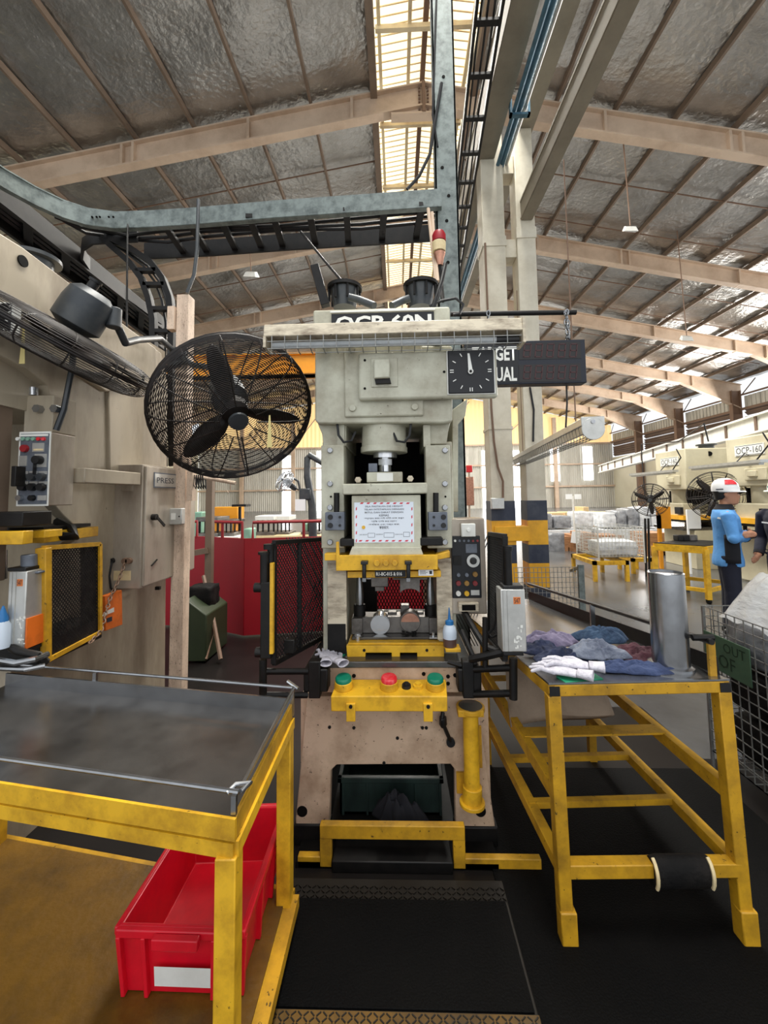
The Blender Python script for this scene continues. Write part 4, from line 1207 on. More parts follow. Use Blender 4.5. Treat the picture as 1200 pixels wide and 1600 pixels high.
D2 = thing('production_display', 'dark production counter display reading TARGET and ACTUAL, hung by chains', 'display', at(820, 600, 2.3))
b = MB(); b.pr(727, 530, 914, 602, 2.3, 0.07); b.build('display_case', 'display_case', D2, bevel=0.004)
b = MB(); b.pr(731, 534, 809, 599, 2.298, 0.004); b.build('legend_panel', 'plate_black', D2)
for y0, y1 in ((533.5, 562), (567.5, 597)):
    b = MB(); b.pr(811, y0, 907, y1, 2.298, 0.004); w = b.build('digit_window', 'display_dark', D2)
    b = MB()
    for k in range(5):
        x = 818 + k * 18
        for (p, q) in (((0, 0), (1, 0)), ((0, .5), (1, .5)), ((0, 1), (1, 1)), ((0, 0), (0, .5)), ((0, .5), (0, 1)), ((1, 0), (1, .5)), ((1, .5), (1, 1))):
            b.bar(at(x + 10 * p[0] + 2 * (1 - p[1]), y0 + 4 + 20 * p[1], 2.297), at(x + 10 * q[0] + 2 * (1 - q[1]), y0 + 4 + 20 * q[1], 2.297), 0.007, 0.001, (0, 1, 0))
    b.build('digit_segment', 'display_seg', w, angle=0)
text('TARGET', 738, 541, 807, 565, 2.297, 'mark_white', D2, 'legend', bold=.03)
text('ACTUAL', 738, 573, 807, 597, 2.297, 'mark_white', D2, 'legend', bold=.03)
chain('support_chain', '', [at(886, 484, 2.32), at(884, 505, 2.32), at(889, 530, 2.32)], 0.035, 0.004, 'steel', D2)
chain('support_chain', '', [at(883, 486, 2.34), at(888, 508, 2.33), at(885, 530, 2.33)], 0.035, 0.004, 'steel', D2)
chain('support_chain', '', [at(763, 486, 2.34), at(762, 531, 2.33)], 0.035, 0.004, 'steel', D2)
b = MB(); b.tube([at(885, 602, 2.34), at(886, 630, 2.34), at(884, 668, 2.36)], 0.005, 6); b.build('cord', 'black_plastic', D2)

# long flat air curtain hanging in the right aisle
t = thing('hanging_lamp', 'long grey fluorescent lamp with wire guard hanging past the columns', 'lamp', at(870, 690, 4))
a, c = at(926, 664, 3.2), at(808, 724, 6.5)
a.z = c.z = (a.z + c.z) / 2
b = MB(); d = (c - a).normalized(); u = d.cross(Vector((0, 0, 1))).normalized(); up = Vector((0, 0, 1))
b.bar(a + up * 0.05, c + up * 0.05, 0.15, 0.06); b.bar(a - u * 0.05, c - u * 0.05, 0.02, 0.09); b.build('lamp_housing', 'aluminium', t, bevel=0.006)
b = MB(); b.cyl(a, c, 0.024, n=12); b.build('lamp_tube', 'tube_glass', t)
b = MB(); b.lathe(a - d * 0.012 - up * 0.01, d, [(0.085, 0), (0.085, 0.012)], 28); b.bar(a - d * .01 + up * 0.05, a + up * 0.05, 0.17, 0.07); b.build('end_cap', 'aluminium', t, bevel=0.003)
b = MB(); b.lathe(a - d * 0.02 + up * 0.045, d, [(0.016, 0), (0.016, 0.01)], 14); b.build('end_screw', 'steel', t)
b = MB()
n = 40
for k in range(n):
    p = a.lerp(c, (k + .3) / n); b.tube([p + u * 0.07 + up * 0.02, p + u * 0.06 - up * 0.07, p - u * 0.06 - up * 0.07, p - u * 0.07 + up * 0.02], 0.003, 4)
for du in (-.05, 0, .05): b.tube([a + u * du - up * 0.07, c + u * du - up * 0.07], 0.003, 4)
b.build('wire_guard', 'wire', t)
for f in (0.12, 0.85):
    p = a.lerp(c, f); b = MB(); b.tube([p + up * 0.08, p + up * 2.5], 0.006, 5); b.build('hanger_rod', 'brown_steel', t)


# ================================================================ GUARDS, LIGHT CURTAINS
def expanded(name, mat, p00, p10, p11, p01, nu, nv, w, parent):
    """diamond mesh on a quad: p00 near bottom, p10 far bottom, p11 far top, p01 near top"""
    b = MB(); p00, p10, p11, p01 = map(Vector, (p00, p10, p11, p01))
    def P_(s, t): return p00.lerp(p10, s).lerp(p01.lerp(p11, s), t)
    nrm = (p10 - p00).cross(p01 - p00).normalized()
    for sg in (1, -1):
        for k in range(-nv, nu + 1):
            # line s*nu - sg*t*nv = k
            pts = []
            for t in (0, 1):
                pts.append((((k + t * nv) / nu), t) if sg > 0 else (((k + (1 - t) * nv) / nu), t))
            (s0, t0), (s1, t1) = pts
            def clip(s0, t0, s1, t1):
                lo, hi = 0.0, 1.0; ds = s1 - s0
                for bound, sign in ((0, 1), (1, -1)):
                    if abs(ds) < 1e-9: continue
                    q = (bound - s0) / ds
                    if sign * ds > 0: lo = max(lo, q)
                    else: hi = min(hi, q)
                return lo, hi
            lo, hi = clip(s0, t0, s1, t1)
            if hi - lo < 1e-3: continue
            a = P_(s0 + (s1 - s0) * lo, t0 + (t1 - t0) * lo); c = P_(s0 + (s1 - s0) * hi, t0 + (t1 - t0) * hi)
            b.bar(a, c, w, w * 0.6, nrm)
    return b.build(name, mat, parent, angle=0)


G = thing('mesh_guard', 'black mesh guard left of the die with a worn dark edge plate', 'guard', at(415, 1085, 1.76))
n0, n1 = at(428, 1036, 1.78), at(428, 848, 1.78); f0, f1 = at(511, 992, 2.25), at(511, 842, 2.25)
expanded('mesh_sheet', 'mesh_black', n0, f0, f1, n1, 24, 22, 0.0036, G)
b = MB()
for p, q in ((n0, f0), (f0, f1), (f1, n1), (n1, n0)): b.bar(p, q, 0.02, 0.02)
b.build('guard_frame', 'black_steel', G)
m0, m1 = n0.lerp(f0, .42), n1.lerp(f1, .42)
b = MB(); b.bar(m0, m1, 0.02, 0.012); b.build('mid_bar', 'black_steel', G)
b = MB(); b.bar(f0 + Vector((.012, 0, 0)), f1 + Vector((.012, 0, 0)), 0.02, 0.02); b.build('edge_bar', 'yellow_worn', G)
b = MB(); b.pr(406, 910, 424, 1030, 1.74, 0.06); pl = b.build('edge_plate', 'black_steel', G, bevel=0.004)
b = MB(); b.pr(421, 880, 427, 1022, 1.735, 0.02); b.build('edge_strip', 'yellow', G)
b = MB(); b.cyl(at(414, 912, 1.76), at(414, 865, 1.76), 0.02, n=12); b.cyl(at(423, 880, 1.77), at(423, 858, 1.77), 0.014, n=12); b.cyl(at(413, 866, 1.76), at(413, 862, 1.76), 0.026, n=12); b.cyl(at(420, 858, 1.76), at(420, 850, 1.76), 0.022, n=10); b.each('guard_rod', 'black_steel', G)
b = MB(); b.cyl(at(398, 918, 1.76), at(410, 918, 1.76), 0.02, n=12); b.cyl(at(400, 1019, 1.76), at(410, 1019, 1.76), 0.02, n=12); b.each('hinge_boss', 'black_steel', G)
b = MB(); b.cyl(at(411, 1092, 1.76), at(411, 1030, 1.76), 0.016, n=12); b.cyl(at(411, 1049, 1.76), at(480, 1049, 1.86), 0.013, n=10); b.cyl(at(411, 1086, 1.76), at(480, 1086, 1.86), 0.013, n=10); b.each('support_arm', 'black_steel', G)
b = MB(); b.pr(443, 1000, 460, 1022, 1.86, 0.04); b.build('latch_cup', 'black_steel', G, bevel=0.004)


def curtain(parent, x0, y0, x1, y1, Y, d, label):
    b = MB(); b.pr(x0, y0, x1, y1, Y, d); lc = b.build('light_curtain', 'aluminium', parent, bevel=0.004, label=label)
    w = x1 - x0
    b = MB(); b.pr(x0 + w * .03, y0 - 6, x1 - w * .06, y0, Y + .005, d * .8); b.pr(x0 + w * .05, y1, x1 - w * .05, y1 + 6, Y + .005, d * .8); b.each('end_cap', 'black_plastic', lc, bevel=0.003)
    b = MB(); b.pr(x0 + w * .5, y0 + 12, x0 + w * .8, y0 + 23, Y - .001, .002); n = b.build('number_label', 'label_orange', lc)
    text('547', x0 + w * .53, y0 + 13.5, x0 + w * .77, y0 + 21.5, Y - .001, 'ink', n, 'label_number')
    b = MB(); b.pr(x0 + w * .12, y0 + 1, x0 + w * .16, y1 - 1, Y - .003, .006); b.pr(x0 + w * .3, y0 + 1, x0 + w * .33, y1 - 1, Y - .003, .006); b.build('rib', 'aluminium', lc)
    b = MB(); rnd = random.Random(int(x0))
    for k in range(16):
        px = x0 + w * rnd.uniform(.48, .82); py = y0 + (y1 - y0) * rnd.uniform(.56, .93)
        b.pr(px, py, px + rnd.uniform(1, 4), py + rnd.uniform(1, 5), Y - .0015 - k * .00004, .001)
    b.build('torn_sticker', 'white_paint', lc)
    return lc


G2 = thing('mesh_guard', 'black expanded mesh guard at the right of the die, nearly edge on', 'guard', at(802, 1090, 1.76))
n0, n1 = at(789, 1030, 1.78), at(789, 838, 1.78); f0, f1 = at(765, 1000, 2.25), at(765, 834, 2.25)
expanded('mesh_sheet', 'mesh_black', n0, f0, f1, n1, 24, 22, 0.0036, G2)
b = MB()
for p, q in ((n0, f0), (f0, f1), (f1, n1), (n1, n0)): b.bar(p, q, 0.02, 0.02)
b.build('guard_frame', 'black_steel', G2)
b = MB(); b.cyl(at(795, 915, 1.76), at(793, 860, 1.76), 0.016, n=12); b.cyl(at(793, 860, 1.76), at(793, 853, 1.76), 0.02, n=12); b.build('guard_rod', 'black_steel', G2)
curtain(G2, 785, 921, 820, 1019, 1.73, 0.08, 'pale metal light curtain bar with a small orange number label')
b = MB(); b.cyl(at(802, 1092, 1.76), at(802, 1028, 1.76), 0.017, n=12); b.cyl(at(741, 1046, 1.86), at(802, 1043, 1.76), 0.014, n=10); b.cyl(at(741, 1085, 1.86), at(802, 1083, 1.76), 0.014, n=10); b.each('support_arm', 'black_steel', G2)
b = MB(); b.tube([at(775, 925, 1.86), at(775, 968, 1.86), at(771, 982, 1.86), at(763, 990, 1.86), at(768, 996, 1.86), at(776, 992, 1.86)], 0.006, 7)
b.tube([at(725, 955, 2.0), at(742, 985, 1.9), at(758, 1010, 1.84), at(790, 1022, 1.8)], 0.014, 8); b.tube([at(722, 985, 1.95), at(733, 1012, 1.88), at(740, 1026, 1.86)], 0.01, 8); b.tube([at(735, 1030, 1.85), at(760, 1025, 1.8), at(790, 1018, 1.78)], 0.016, 8)
b.tube([at(700, 1034, 1.9), at(720, 1040, 1.88), at(745, 1036, 1.86)], 0.01, 8); b.cyl(at(758, 1046, 1.83), at(758, 965, 1.83), 0.012, n=10)
b.each('linkage', 'black_steel', G2)

# ================================================================ LEFT PRESS
LX = -1.75
Q = thing('stamping_press', 'neighbouring beige power press at the left edge with a grey cabinet on its side', 'press', (-2.1, 2.5, 0))


def sidepoly(pix, x, d, z0=None):
    return MB().prism([onx(px, py, x) if py is not None else Vector((x, onx(px, 900, x).y, 0)) for px, py in pix], (d, 0, 0))


sidepoly([(-110, 300), (35, 390), (252, 552), (262, 600), (262, None), (20, None), (20, 1000), (60, 885), (116, 845), (118, 822), (100, 806), (86, 790), (84, 640), (74, 602), (40, 575), (-110, 500)], LX, -0.06).build('side_plate', 'press_side', Q, bevel=0.004)
sidepoly([(-110, 296), (35, 386), (244, 545), (246, 601), (167, 612), (35, 526), (-110, 432)], LX + 0.03, -0.1).build('head_plate', 'press_side', Q, bevel=0.006)
sidepoly([(170, 606), (246, 604), (252, 740), (172, 740)], LX + 0.02, -0.05).build('rear_cover', 'press_side', Q, bevel=0.006)
b = MB(); a = onx(20, 900, LX); c = onx(262, 900, LX)
b.box(LX - 0.75, LX - 0.7, 1.5, c.y, 0, 2.75); b.box(LX - 0.7, LX - 0.06, 2.3, c.y, 0, 2.72); b.box(LX - 0.75, LX - 0.05, 1.6, 2.3, 2.0, 2.74); b.box(LX - 0.75, LX - 0.06, 1.9, 2.4, 0, 0.82)
b.build('press_body', 'press_side', Q)
b = MB(); b.box(LX - .075, LX - .062, 1.5, onx(34, 640, LX).y + .02, 1.2, 2.12); b.build('throat_shade', 'purlin_paint', Q)  # brown sheet standing in for the shade inside the throat
for px, py, r in ((35, 408, 0.026),):
    b = MB(); p = onx(px, py, LX + 0.032 if py < 500 else LX - 0.06); b.cyl(p, p + Vector((0.006, 0, 0)), r, n=18); b.build('lifting_hole', 'dark_void', Q)
b = MB(); p = onx(55, 400, LX - 0.2); b.lathe(Vector((p.x, p.y, 2.78)), (0, 0, 1), [(0.08, 0), (0.085, 0.08), (0.12, 0.08), (0.12, 0.1), (0.05, 0.11)], 28); k = b.build('air_tank', 'motor_grey', Q)
b = MB(); b.pr(36, 617, 84, 676, 1.95, 0.15); g = b.build('slide_gib', 'press_side', Q, bevel=0.005)
for px in (64, 91):
    b = MB(); p = at(px, 640, 1.95); b.cyl(p, p + Vector((0, -0.03, 0)), 0.02, n=6); b.build('bolt', 'steel', g)
b = MB(); b.tube([at(20, 585, 2.12), at(56, 588, 2.12), at(70, 612, 2.12)], 0.05, 12); b.build('cavity_dark', 'black_steel', Q)  # black tube put in for the dark cavity of the throat
b = MB(); b.cyl(at(52, 618, 1.98), at(52, 606, 1.98), 0.022, n=12); b.build('gib_pin', 'bright_steel', g)
# dial at the front of the head
b = MB(); b.pr(-60, 470, 19, 521, 1.66, 0.05); dl = b.build('dial_bezel', 'white_paint', Q, bevel=0.01)
b = MB(); b.pr(-60, 473, 16.5, 518, 1.655, 0.01); b.build('dial_face', 'plate_black', dl, bevel=0.006)
b = MB()
for x0, y0, x1, y1 in ((14, 480, 17, 476), (8, 500, 12, 502), (5, 514, 8, 518), (13, 488, 16, 487)): b.bar(at(x0, y0, 1.653), at(x1, y1, 1.653), 0.004, 0.002, (0, 1, 0))
b.build('dial_mark', 'mark_white', dl)
b = MB(); b.pr(-40, 800, 36, 824, 1.72, 0.15); b.build('slide_block', 'black_steel', Q, bevel=0.004)
b = MB(); b.pr(16, 728, 25, 760, 1.75, 0.05); b.build('limit_switch', 'black_steel', Q, bevel=0.003)
# pendant control box on its arm
b = MB(); b.pr(25, 675, 79, 791, 1.866, 0.15); pn = b.build('pendant_box', 'cabinet_grey', Q, bevel=0.004)
b = MB(); b.pr(25, 674, 79, 791, 1.862, 0.006); fr = b.build('pendant_frame', 'mark_white', pn)
b = MB(); b.pr(27.5, 677, 76.5, 788, 1.858, 0.006); fp = b.build('pendant_panel', 'panel_grey', pn)
b = MB(); b.pr(30, 678, 75, 682, 1.856, 0.004); b.build('lamp_legend', 'mark_white', fp)
for k in range(6):
    b = MB(); b.bolt(29 + k * 8, 686, 1.858, 0.009, 0.008, 12); b.build('indicator_lamp', ['mark_white', 'mint_paint', 'mint_paint', 'mint_paint', 'red_button', 'red_button'][k], fp)
b = MB(); b.bolt(40, 701, 1.858, 0.018, 0.015, 14); b.build('selector', 'red_pipe', fp)
b = MB(); b.pr(50, 692, 69, 706, 1.855, 0.004); b.pr(53, 709, 73, 730, 1.855, 0.004); b.pr(29, 712, 42, 728, 1.855, 0.004); b.build('legend_plate', 'aluminium', fp)
b = MB(); b.pr(52, 701, 67, 704, 1.853, 0.003); b.build('legend_strip', 'cream_label', fp)
b = MB(); b.bolt(63, 719, 1.856, 0.02, 0.03, 16); b.build('rotary_knob', 'black_plastic', fp)
b = MB(); b.pr(50.5, 722, 53, 745, 1.84, 0.015); b.build('knob_lever', 'black_plastic', fp)
for r in range(2):
    for k in range(3):
        b = MB(); b.bolt(38 + k * 14.5, 745 + r * 16, 1.858, 0.018, 0.022, 16); b.build('rotary_knob', 'black_plastic' if r else 'motor_grey', fp)
        b = MB(); b.pr(31 + k * 14.5, 736 + r * 16, 44 + k * 14.5, 741 + r * 16, 1.855, 0.003); b.build('legend_plate', 'aluminium', fp)
for px, mt in ((33, 'bright_steel'), (52, 'black_plastic')):
    b = MB(); b.bolt(px, 778, 1.858, 0.014, 0.018, 14); b.build('key_switch', mt, fp)
b = MB(); b.pr(58, 774, 72, 782, 1.855, 0.003); b.build('rating_label', 'aluminium', fp)
b = MB(); a, c = at(79, 690, 2.016), at(79, 790, 2.016); b.box(a.x - 0.13, a.x + 0.012, 2.01, 2.05, c.z, a.z); b.build('pendant_back', 'motor_grey', pn)
b = MB(); a, c = onx(122, 738, -1.6), onx(201, 752, -1.6); z = (a.z + c.z) / 2; b.bar((-1.6, a.y, z), (-1.6, c.y + 0.06, z), 0.07, 0.075); b.build('pendant_arm', 'press_side', Q, bevel=0.005)
b = MB(); b.tube([at(88, 672, 1.95), at(100, 640, 1.95), at(112, 580, 1.95), at(116, 545, 1.97)], 0.014, 8); b.build('pendant_cable', 'motor_grey', Q)
# electrical cabinet on the side of the press
CX, cy0, cy1 = -1.576, 2.53, 3.19
cz0, cz1 = at(200, 920, cy0).z, at(200, 726, cy0).z
b = MB(); b.box(LX - 0.02, CX, cy0, cy1, cz0, cz1); cbn = b.build('cabinet', 'cabinet_grey', Q, bevel=0.004)
b = MB(); b.box(CX, CX + 0.016, cy0 + 0.015, cy1 - 0.01, cz0 + 0.01, cz1 - 0.01); cd = b.build('cabinet_door', 'cabinet_grey', cbn, bevel=0.004)
b = MB(); p = onx(238, 808, CX + 0.016); b.cyl(p, p + Vector((0.03, 0, 0)), 0.02, n=12); b.bar(p + Vector((0.03, 0, 0.0)), p + Vector((0.035, 0.08, -0.06)), 0.008, 0.016); b.build('door_handle', 'black_steel', cd)
a, c = onx(240, 762, CX + 0.017), onx(270, 738, CX + 0.017); y1 = c.y + 0.09
b = MB(); b.box(CX + 0.014, CX + 0.02, a.y, y1, a.z, a.z + 0.1); npl = b.build('nameplate', 'panel_grey', cd, bevel=0.001)
b = MB(); b.box(CX + 0.0195, CX + 0.0205, a.y + .008, y1 - .008, a.z + .008, a.z + 0.092); b.build('plate_face', 'aluminium', npl)
text3('PRESS 1', Vector((CX + 0.0212, a.y + 0.03, a.z + 0.032)), Vector((0, (y1 - a.y) - 0.06, 0)), Vector((0, 0, 0.036)), 'ink', npl, 'plate_lettering')
b = MB(); a = onx(236, 884, CX + 0.017); b.bar(a, a + Vector((0, 0.06, 0.03)), 0.006, 0.014, (1, 0, 0)); b.build('door_mark', 'black_steel', cd)
for px, r in ((176, 0.017), (197, 0.019), (203, 0.019)):
    b = MB(); b.bolt(px, 876, cy0, r, 0.02, 14); b.build('cable_gland', 'black_plastic' if px < 190 else 'brown_steel', cbn)
b = MB(); b.pr(177, 892, 204, 907, cy0 - .003, .004); b.build('cabinet_label', 'cream_label', cbn)
b = MB(); b.pr(190, 738, 208, 768, cy0 - .01, .012); b.bolt(199, 750, cy0 - .01, 0.012, 0.03, 8); b.build('arm_bracket', 'cabinet_grey', cbn, bevel=0.002)
b = MB(); b.tube([at(175, 878, cy0 - .02), at(171, 900, cy0 - .03), at(173, 918, cy0 - .02), at(180, 930, cy0)], 0.006, 6); b.build('cable', 'black_plastic', cbn)
b = MB(); p = onx(249, 917, CX + 0.0); b.box(CX - 0.03, CX, p.y, p.y + 0.02, p.z - 0.02, p.z); b.build('drain_stub', 'black_steel', cbn)
chain('hung_chain', '', [at(195, 880, cy0 - .03), at(186, 905, cy0 - .1), at(172, 935, 2.35), at(158, 985, 2.2), at(140, 1005, 2.1)], 0.03, 0.0035, 'brown_steel', Q)
b = sidepoly([(157, 931), (183, 922), (184, 976), (157, 986)], -1.69, 0.03); ob = b.build('tag_box', 'orange_box', Q, bevel=0.003, label='orange box hung on the side of the press')
sidepoly([(162, 957), (178, 949), (178, 956), (160, 963)], -1.658, 0.001).build('box_label', 'white_paint', ob); sidepoly([(167, 966), (175, 963), (175, 970), (167, 973)], -1.658, 0.001).build('box_mark', 'ink', ob)
# yellow die plates and the dark die of this press
b = MB(); b.pr(-60, 830, 36, 852, 1.7, 0.05); b.pr(36, 829, 70, 841, 1.82, 0.1); b.pr(-60, 831, 70, 850, 1.9, 0.35); b.build('die_plate', 'yellow', Q, bevel=0.003)
b = MB(); b.pr(-60, 824, 68, 831, 1.9, 0.3); b.tube([at(60, 832, 2.0), at(95, 838, 2.0), at(118, 838, 2.02), at(112, 826, 2.05), at(90, 815, 2.1)], 0.022, 8); b.build('air_hose', 'black_steel', Q)
b = MB(); b.cyl(at(2, 905, 1.9), at(2, 860, 1.9), 0.022, n=14); b.build('guide_post', 'steel', Q)
b = MB(); b.tube([at(-10, 1030, 1.7), at(25, 1036, 1.68), at(55, 1030, 1.7), at(75, 1022, 1.75)], .012, 8); b.tube([at(-10, 1044, 1.7), at(40, 1046, 1.68), at(70, 1040, 1.72)], .01, 8); b.each('guard_linkage', 'steel', Q)
b = MB(); b.pr(-60, 1005, 60, 1045, 1.82, 0.4); b.build('die_base', 'black_steel', Q, bevel=0.006)
b = MB(); b.cyl(at(46, 905, 1.8), at(46, 866, 1.8), 0.03, n=14); b.pr(20, 893, 60, 897, 1.78, .05); b.build('guard_knob', 'panel_grey', Q, bevel=0.004)
curtain(Q, 10, 893, 42, 1015, 1.74, 0.1, 'pale light curtain bar with an orange number label and torn stickers')
b = MB(); b.pr(38.5, 967, 43, 1014, 1.745, 0.09); b.build('side_decal', 'orange_box', Q)
b = MB(); p = at(2, 1012, 1.72); b.lathe(p, (0, 0, 1), [(0.03, 0), (0.03, 0.09), (0.012, 0.12)], 14); o = b.build('oil_bottle', 'bottle_plastic', None)
tag(o, 'small pale oil bottle with blue cap at the left edge beside the light curtain', 'bottle')
b = MB(); b.lathe(p + Vector((0, 0, .12)), (0, 0, 1), [(0.02, -0.03), (0.02, 0), (0.003, 0.05)], 12); b.build('bottle_cap', 'blue_cap', o)
b = MB(); b.tube([at(0, 1000, 1.78), at(30, 1018, 1.72), at(60, 1024, 1.72), at(72, 1035, 1.75)], 0.016, 10); b.build('guard_joint', 'black_steel', Q)
# mesh guard of the left press
G3 = thing('mesh_guard', 'yellow framed dark mesh guard standing before the left press', 'guard', (-1.56, 2.05, 0.86))
n0, n1 = onx(68, 1034, -1.58), onx(68, 856, -1.58); f0, f1 = onx(155, 988, -1.58), onx(155, 850, -1.58)
expanded('mesh_sheet', 'mesh_black', n0, f0, f1, n1, 20, 24, 0.0045, G3)
b = MB()
for p, q in ((n0, f0), (f0, f1), (f1, n1)): b.bar(p, q, 0.022, 0.02)
b.build('guard_frame', 'yellow_worn', G3)
b = MB(); b.bar(n0, n1, 0.05, 0.035); b.build('hinge_post', 'yellow_worn', G3, bevel=0.003)
b = MB(); b.bar(n0.lerp(f0, .0) + Vector((-.01, 0, .02)), n0.lerp(f0, 1) + Vector((-.01, 0, .02)), 0.01, 0.04); b.build('guard_sill', 'black_steel', G3)
a = n0.lerp(f0, .66) + Vector((-.008, 0, 0)); c = f0 + Vector((-.008, 0, 0)); e = f1 + Vector((-.008, 0, 0)); d = n1.lerp(f1, .66) + Vector((-.008, 0, 0))
b = MB(); b.prism([a, c, e, d], (-.003, 0, 0)); b.build('backing_sheet', 'mesh_black', G3)

# ================================================================ LEFT TABLE
TL = Vector(onz(368, 1278, 0.80)); u_ = (onz(0, 1221, 0.80) - TL); u_.z = 0; u_.normalize()
TF = onz(457, 1098, 0.80); v_ = (TF - TL); dep = v_.length; v_.normalize()
T4 = thing('work_table', 'yellow steel table with a dark sunken steel top at the lower left', 'table', (TL.x - .5, TL.y + .4, 0))
W_ = 1.33


def tp(s, t, z): return Vector((TL.x + u_.x * s + v_.x * t, TL.y + u_.y * s + v_.y * t, z))


b = MB(); b.hexa([tp(0, 0, .755), tp(W_, 0, .755), tp(W_, dep, .755), tp(0, dep, .755), tp(0, 0, .765), tp(W_, 0, .765), tp(W_, dep, .765), tp(0, dep, .765)]); b.build('table_top', 'oily_steel', T4)
b = MB(); b.bar(tp(-.002, -.003, .776), tp(W_, -.003, .776), 0.008, 0.05); b.bar(tp(0, .02, .742), tp(W_, .02, .742), 0.045, 0.008)
b.build('front_rim', 'yellow', T4)
b = MB(); b.bar(tp(0, .01, .728), tp(W_, .01, .728), 0.035, 0.035); b.bar(tp(0, dep - .02, .728), tp(W_, dep - .02, .728), 0.035, 0.035); b.bar(tp(.01, 0, .728), tp(.01, dep, .728), 0.035, 0.035); b.bar(tp(W_, 0, .728), tp(W_, dep, .728), 0.035, 0.035)
b.build('top_frame', 'yellow', T4)
b = MB(); b.bar(tp(0.005, 0, .772), tp(0.005, dep, .772), 0.01, 0.05); b.build('side_rim', 'yellow_worn', T4)
b = MB(); b.bar(tp(0, dep, .785), tp(W_, dep, .785), 0.008, 0.06); b.build('rear_rim', 'steel', T4)
rz = 0.845
b = MB(); e0, e1, e2, e3 = tp(.0, .02, rz), tp(.0, dep + .02, rz), tp(W_, dep + .02, rz), tp(W_, .02, rz)
b.tube([e3, e0], 0.006, 8); b.tube([e0 + Vector((0, .03, 0)), e1], 0.006, 8); b.tube([e1, e2], 0.006, 8); b.build('hand_rod', 'steel', T4)
b = MB(); b.tube([e0 + Vector((-.03, 0, -.003)), e0 + Vector((-.015, .02, .005)), e0 + Vector((.02, .025, .005)), e0 + Vector((.005, 0.0, .002))], 0.006, 8); b.tube([e1 + Vector((-.03, .03, .01)), e1 + Vector((.02, -.01, 0))], 0.007, 8); b.build('rod_weld', 'bright_steel', T4)
b = MB(); b.bar(tp(.008, .01, .755), tp(.008, .01, rz), 0.012, 0.012); b.bar(tp(.88, dep + .01, .755), tp(.88, dep + .01, rz), 0.014, 0.014); b.bar(tp(.0, dep, .755), tp(.0, dep, rz), 0.012, 0.012); b.each('rod_post', 'steel', T4)
for s, t in ((.02, .01), (.02, dep - .03), (W_ - .02, .01), (W_ - .02, dep - .03)):
    b = MB(); b.bar(tp(s, t, .13), tp(s, t, .715), 0.05, 0.05, (0, 1, 0)); b.build('leg', 'yellow', T4, bevel=0.003)
b = MB()
for p, q in (((0, 0), (W_, 0)), ((0, 0), (0, dep)), ((0, dep), (W_, dep)), ((W_, 0), (W_, dep))): b.bar(tp(*p, .115), tp(*q, .115), 0.05, 0.04)
b.build('shelf_frame', 'yellow_worn', T4)
b = MB(); b.hexa([tp(0.02, 0.0, .135), tp(W_, 0.0, .135), tp(W_, dep, .135), tp(0.02, dep, .135), tp(0.02, 0.0, .142), tp(W_, 0.0, .142), tp(W_, dep, .142), tp(0.02, dep, .142)]); b.build('shelf', 'yellow_board', T4)
for s, t in ((.03, .05), (.03, dep - .05), (W_ - .05, .05), (W_ - .05, dep - .05)):
    b = MB(); p = tp(s, t, .045); b.cyl(p + Vector((-.015, 0, 0)), p + Vector((.015, 0, 0)), 0.045, n=18); cs = b.build('caster_wheel', 'rubber', T4, bevel=0.003)
    b = MB(); b.box(p.x - .02, p.x - .016, p.y - .02, p.y + .02, .03, .095); b.box(p.x + .016, p.x + .02, p.y - .02, p.y + .02, .03, .095); b.box(p.x - .03, p.x + .03, p.y - .03, p.y + .03, .09, .097); b.build('caster_fork', 'steel', cs)

# red plastic bin on the shelf
BN = thing('red_bin', 'red plastic stacking bin with a pale label on the table shelf', 'bin', (-.66, 1.48, .142))


def bq(s, t, z, fl=0.0):      # s 0..1 left to right, t 0..1 front to back
    a0, a1 = onz(186, 1446, .335), onz(378, 1452, .335); c0, c1 = onz(303, 1262, .335), onz(445, 1257, .335)
    ctr = (a0 + a1 + c0 + c1) / 4
    p = a0.lerp(a1, s).lerp(c0.lerp(c1, s), t)
    p = ctr + (p - ctr) * (1 + fl); p.z = z
    return p


b = MB(); zb_, zt_ = .144, .335
cor = [(0, 0), (1, 0), (1, 1), (0, 1)]
lo = [bq(s, t, zb_, -.07) for s, t in cor]; hi = [bq(s, t, zt_, .0) for s, t in cor]
loi = [bq(.03 + .94 * s, .03 + .94 * t, zb_ + .006, -.07) for s, t in cor]; hii = [bq(.025 + .95 * s, .025 + .95 * t, zt_, 0) for s, t in cor]
vs = lo + hi + hii + loi; fs = [(0, 1, 2, 3), (12, 13, 14, 15)]
for k in range(4):
    j = (k + 1) % 4
    fs += [(k, j, 4 + j, 4 + k), (4 + k, 4 + j, 8 + j, 8 + k), (8 + k, 8 + j, 12 + j, 12 + k)]
b.add(vs, fs); b.build('bin_shell', 'red_plastic', BN, bevel=0.003)
b = MB()
for (s0, t0), (s1, t1) in (((0, 0), (1, 0)), ((1, 0), (1, 1)), ((1, 1), (0, 1)), ((0, 1), (0, 0))):
    b.bar(bq(s0, t0, zt_ - .012, .02), bq(s1, t1, zt_ - .012, .02), 0.016, 0.024)
b.build('bin_rim', 'red_plastic', BN, bevel=0.004)
b = MB()
for s in (.02, .22, .78, .98):
    b.bar(bq(s, -.005, zb_, -.05), bq(s, -.005, zt_ - .02, .015), 0.012, 0.018, (0, 1, 0))
for t in (.02, .35, .65, .98):
    b.bar(bq(1.005, t, zb_, -.05), bq(1.005, t, zt_ - .02, .015), 0.018, 0.012, (0, 1, 0))
b.each('bin_rib', 'red_plastic', BN, bevel=0.002)
b = MB(); b.bar(bq(.32, -.04, zt_ - .018, .02), bq(.68, -.04, zt_ - .018, .02), 0.02, 0.03); b.build('bin_handle', 'red_plastic', BN, bevel=0.003)
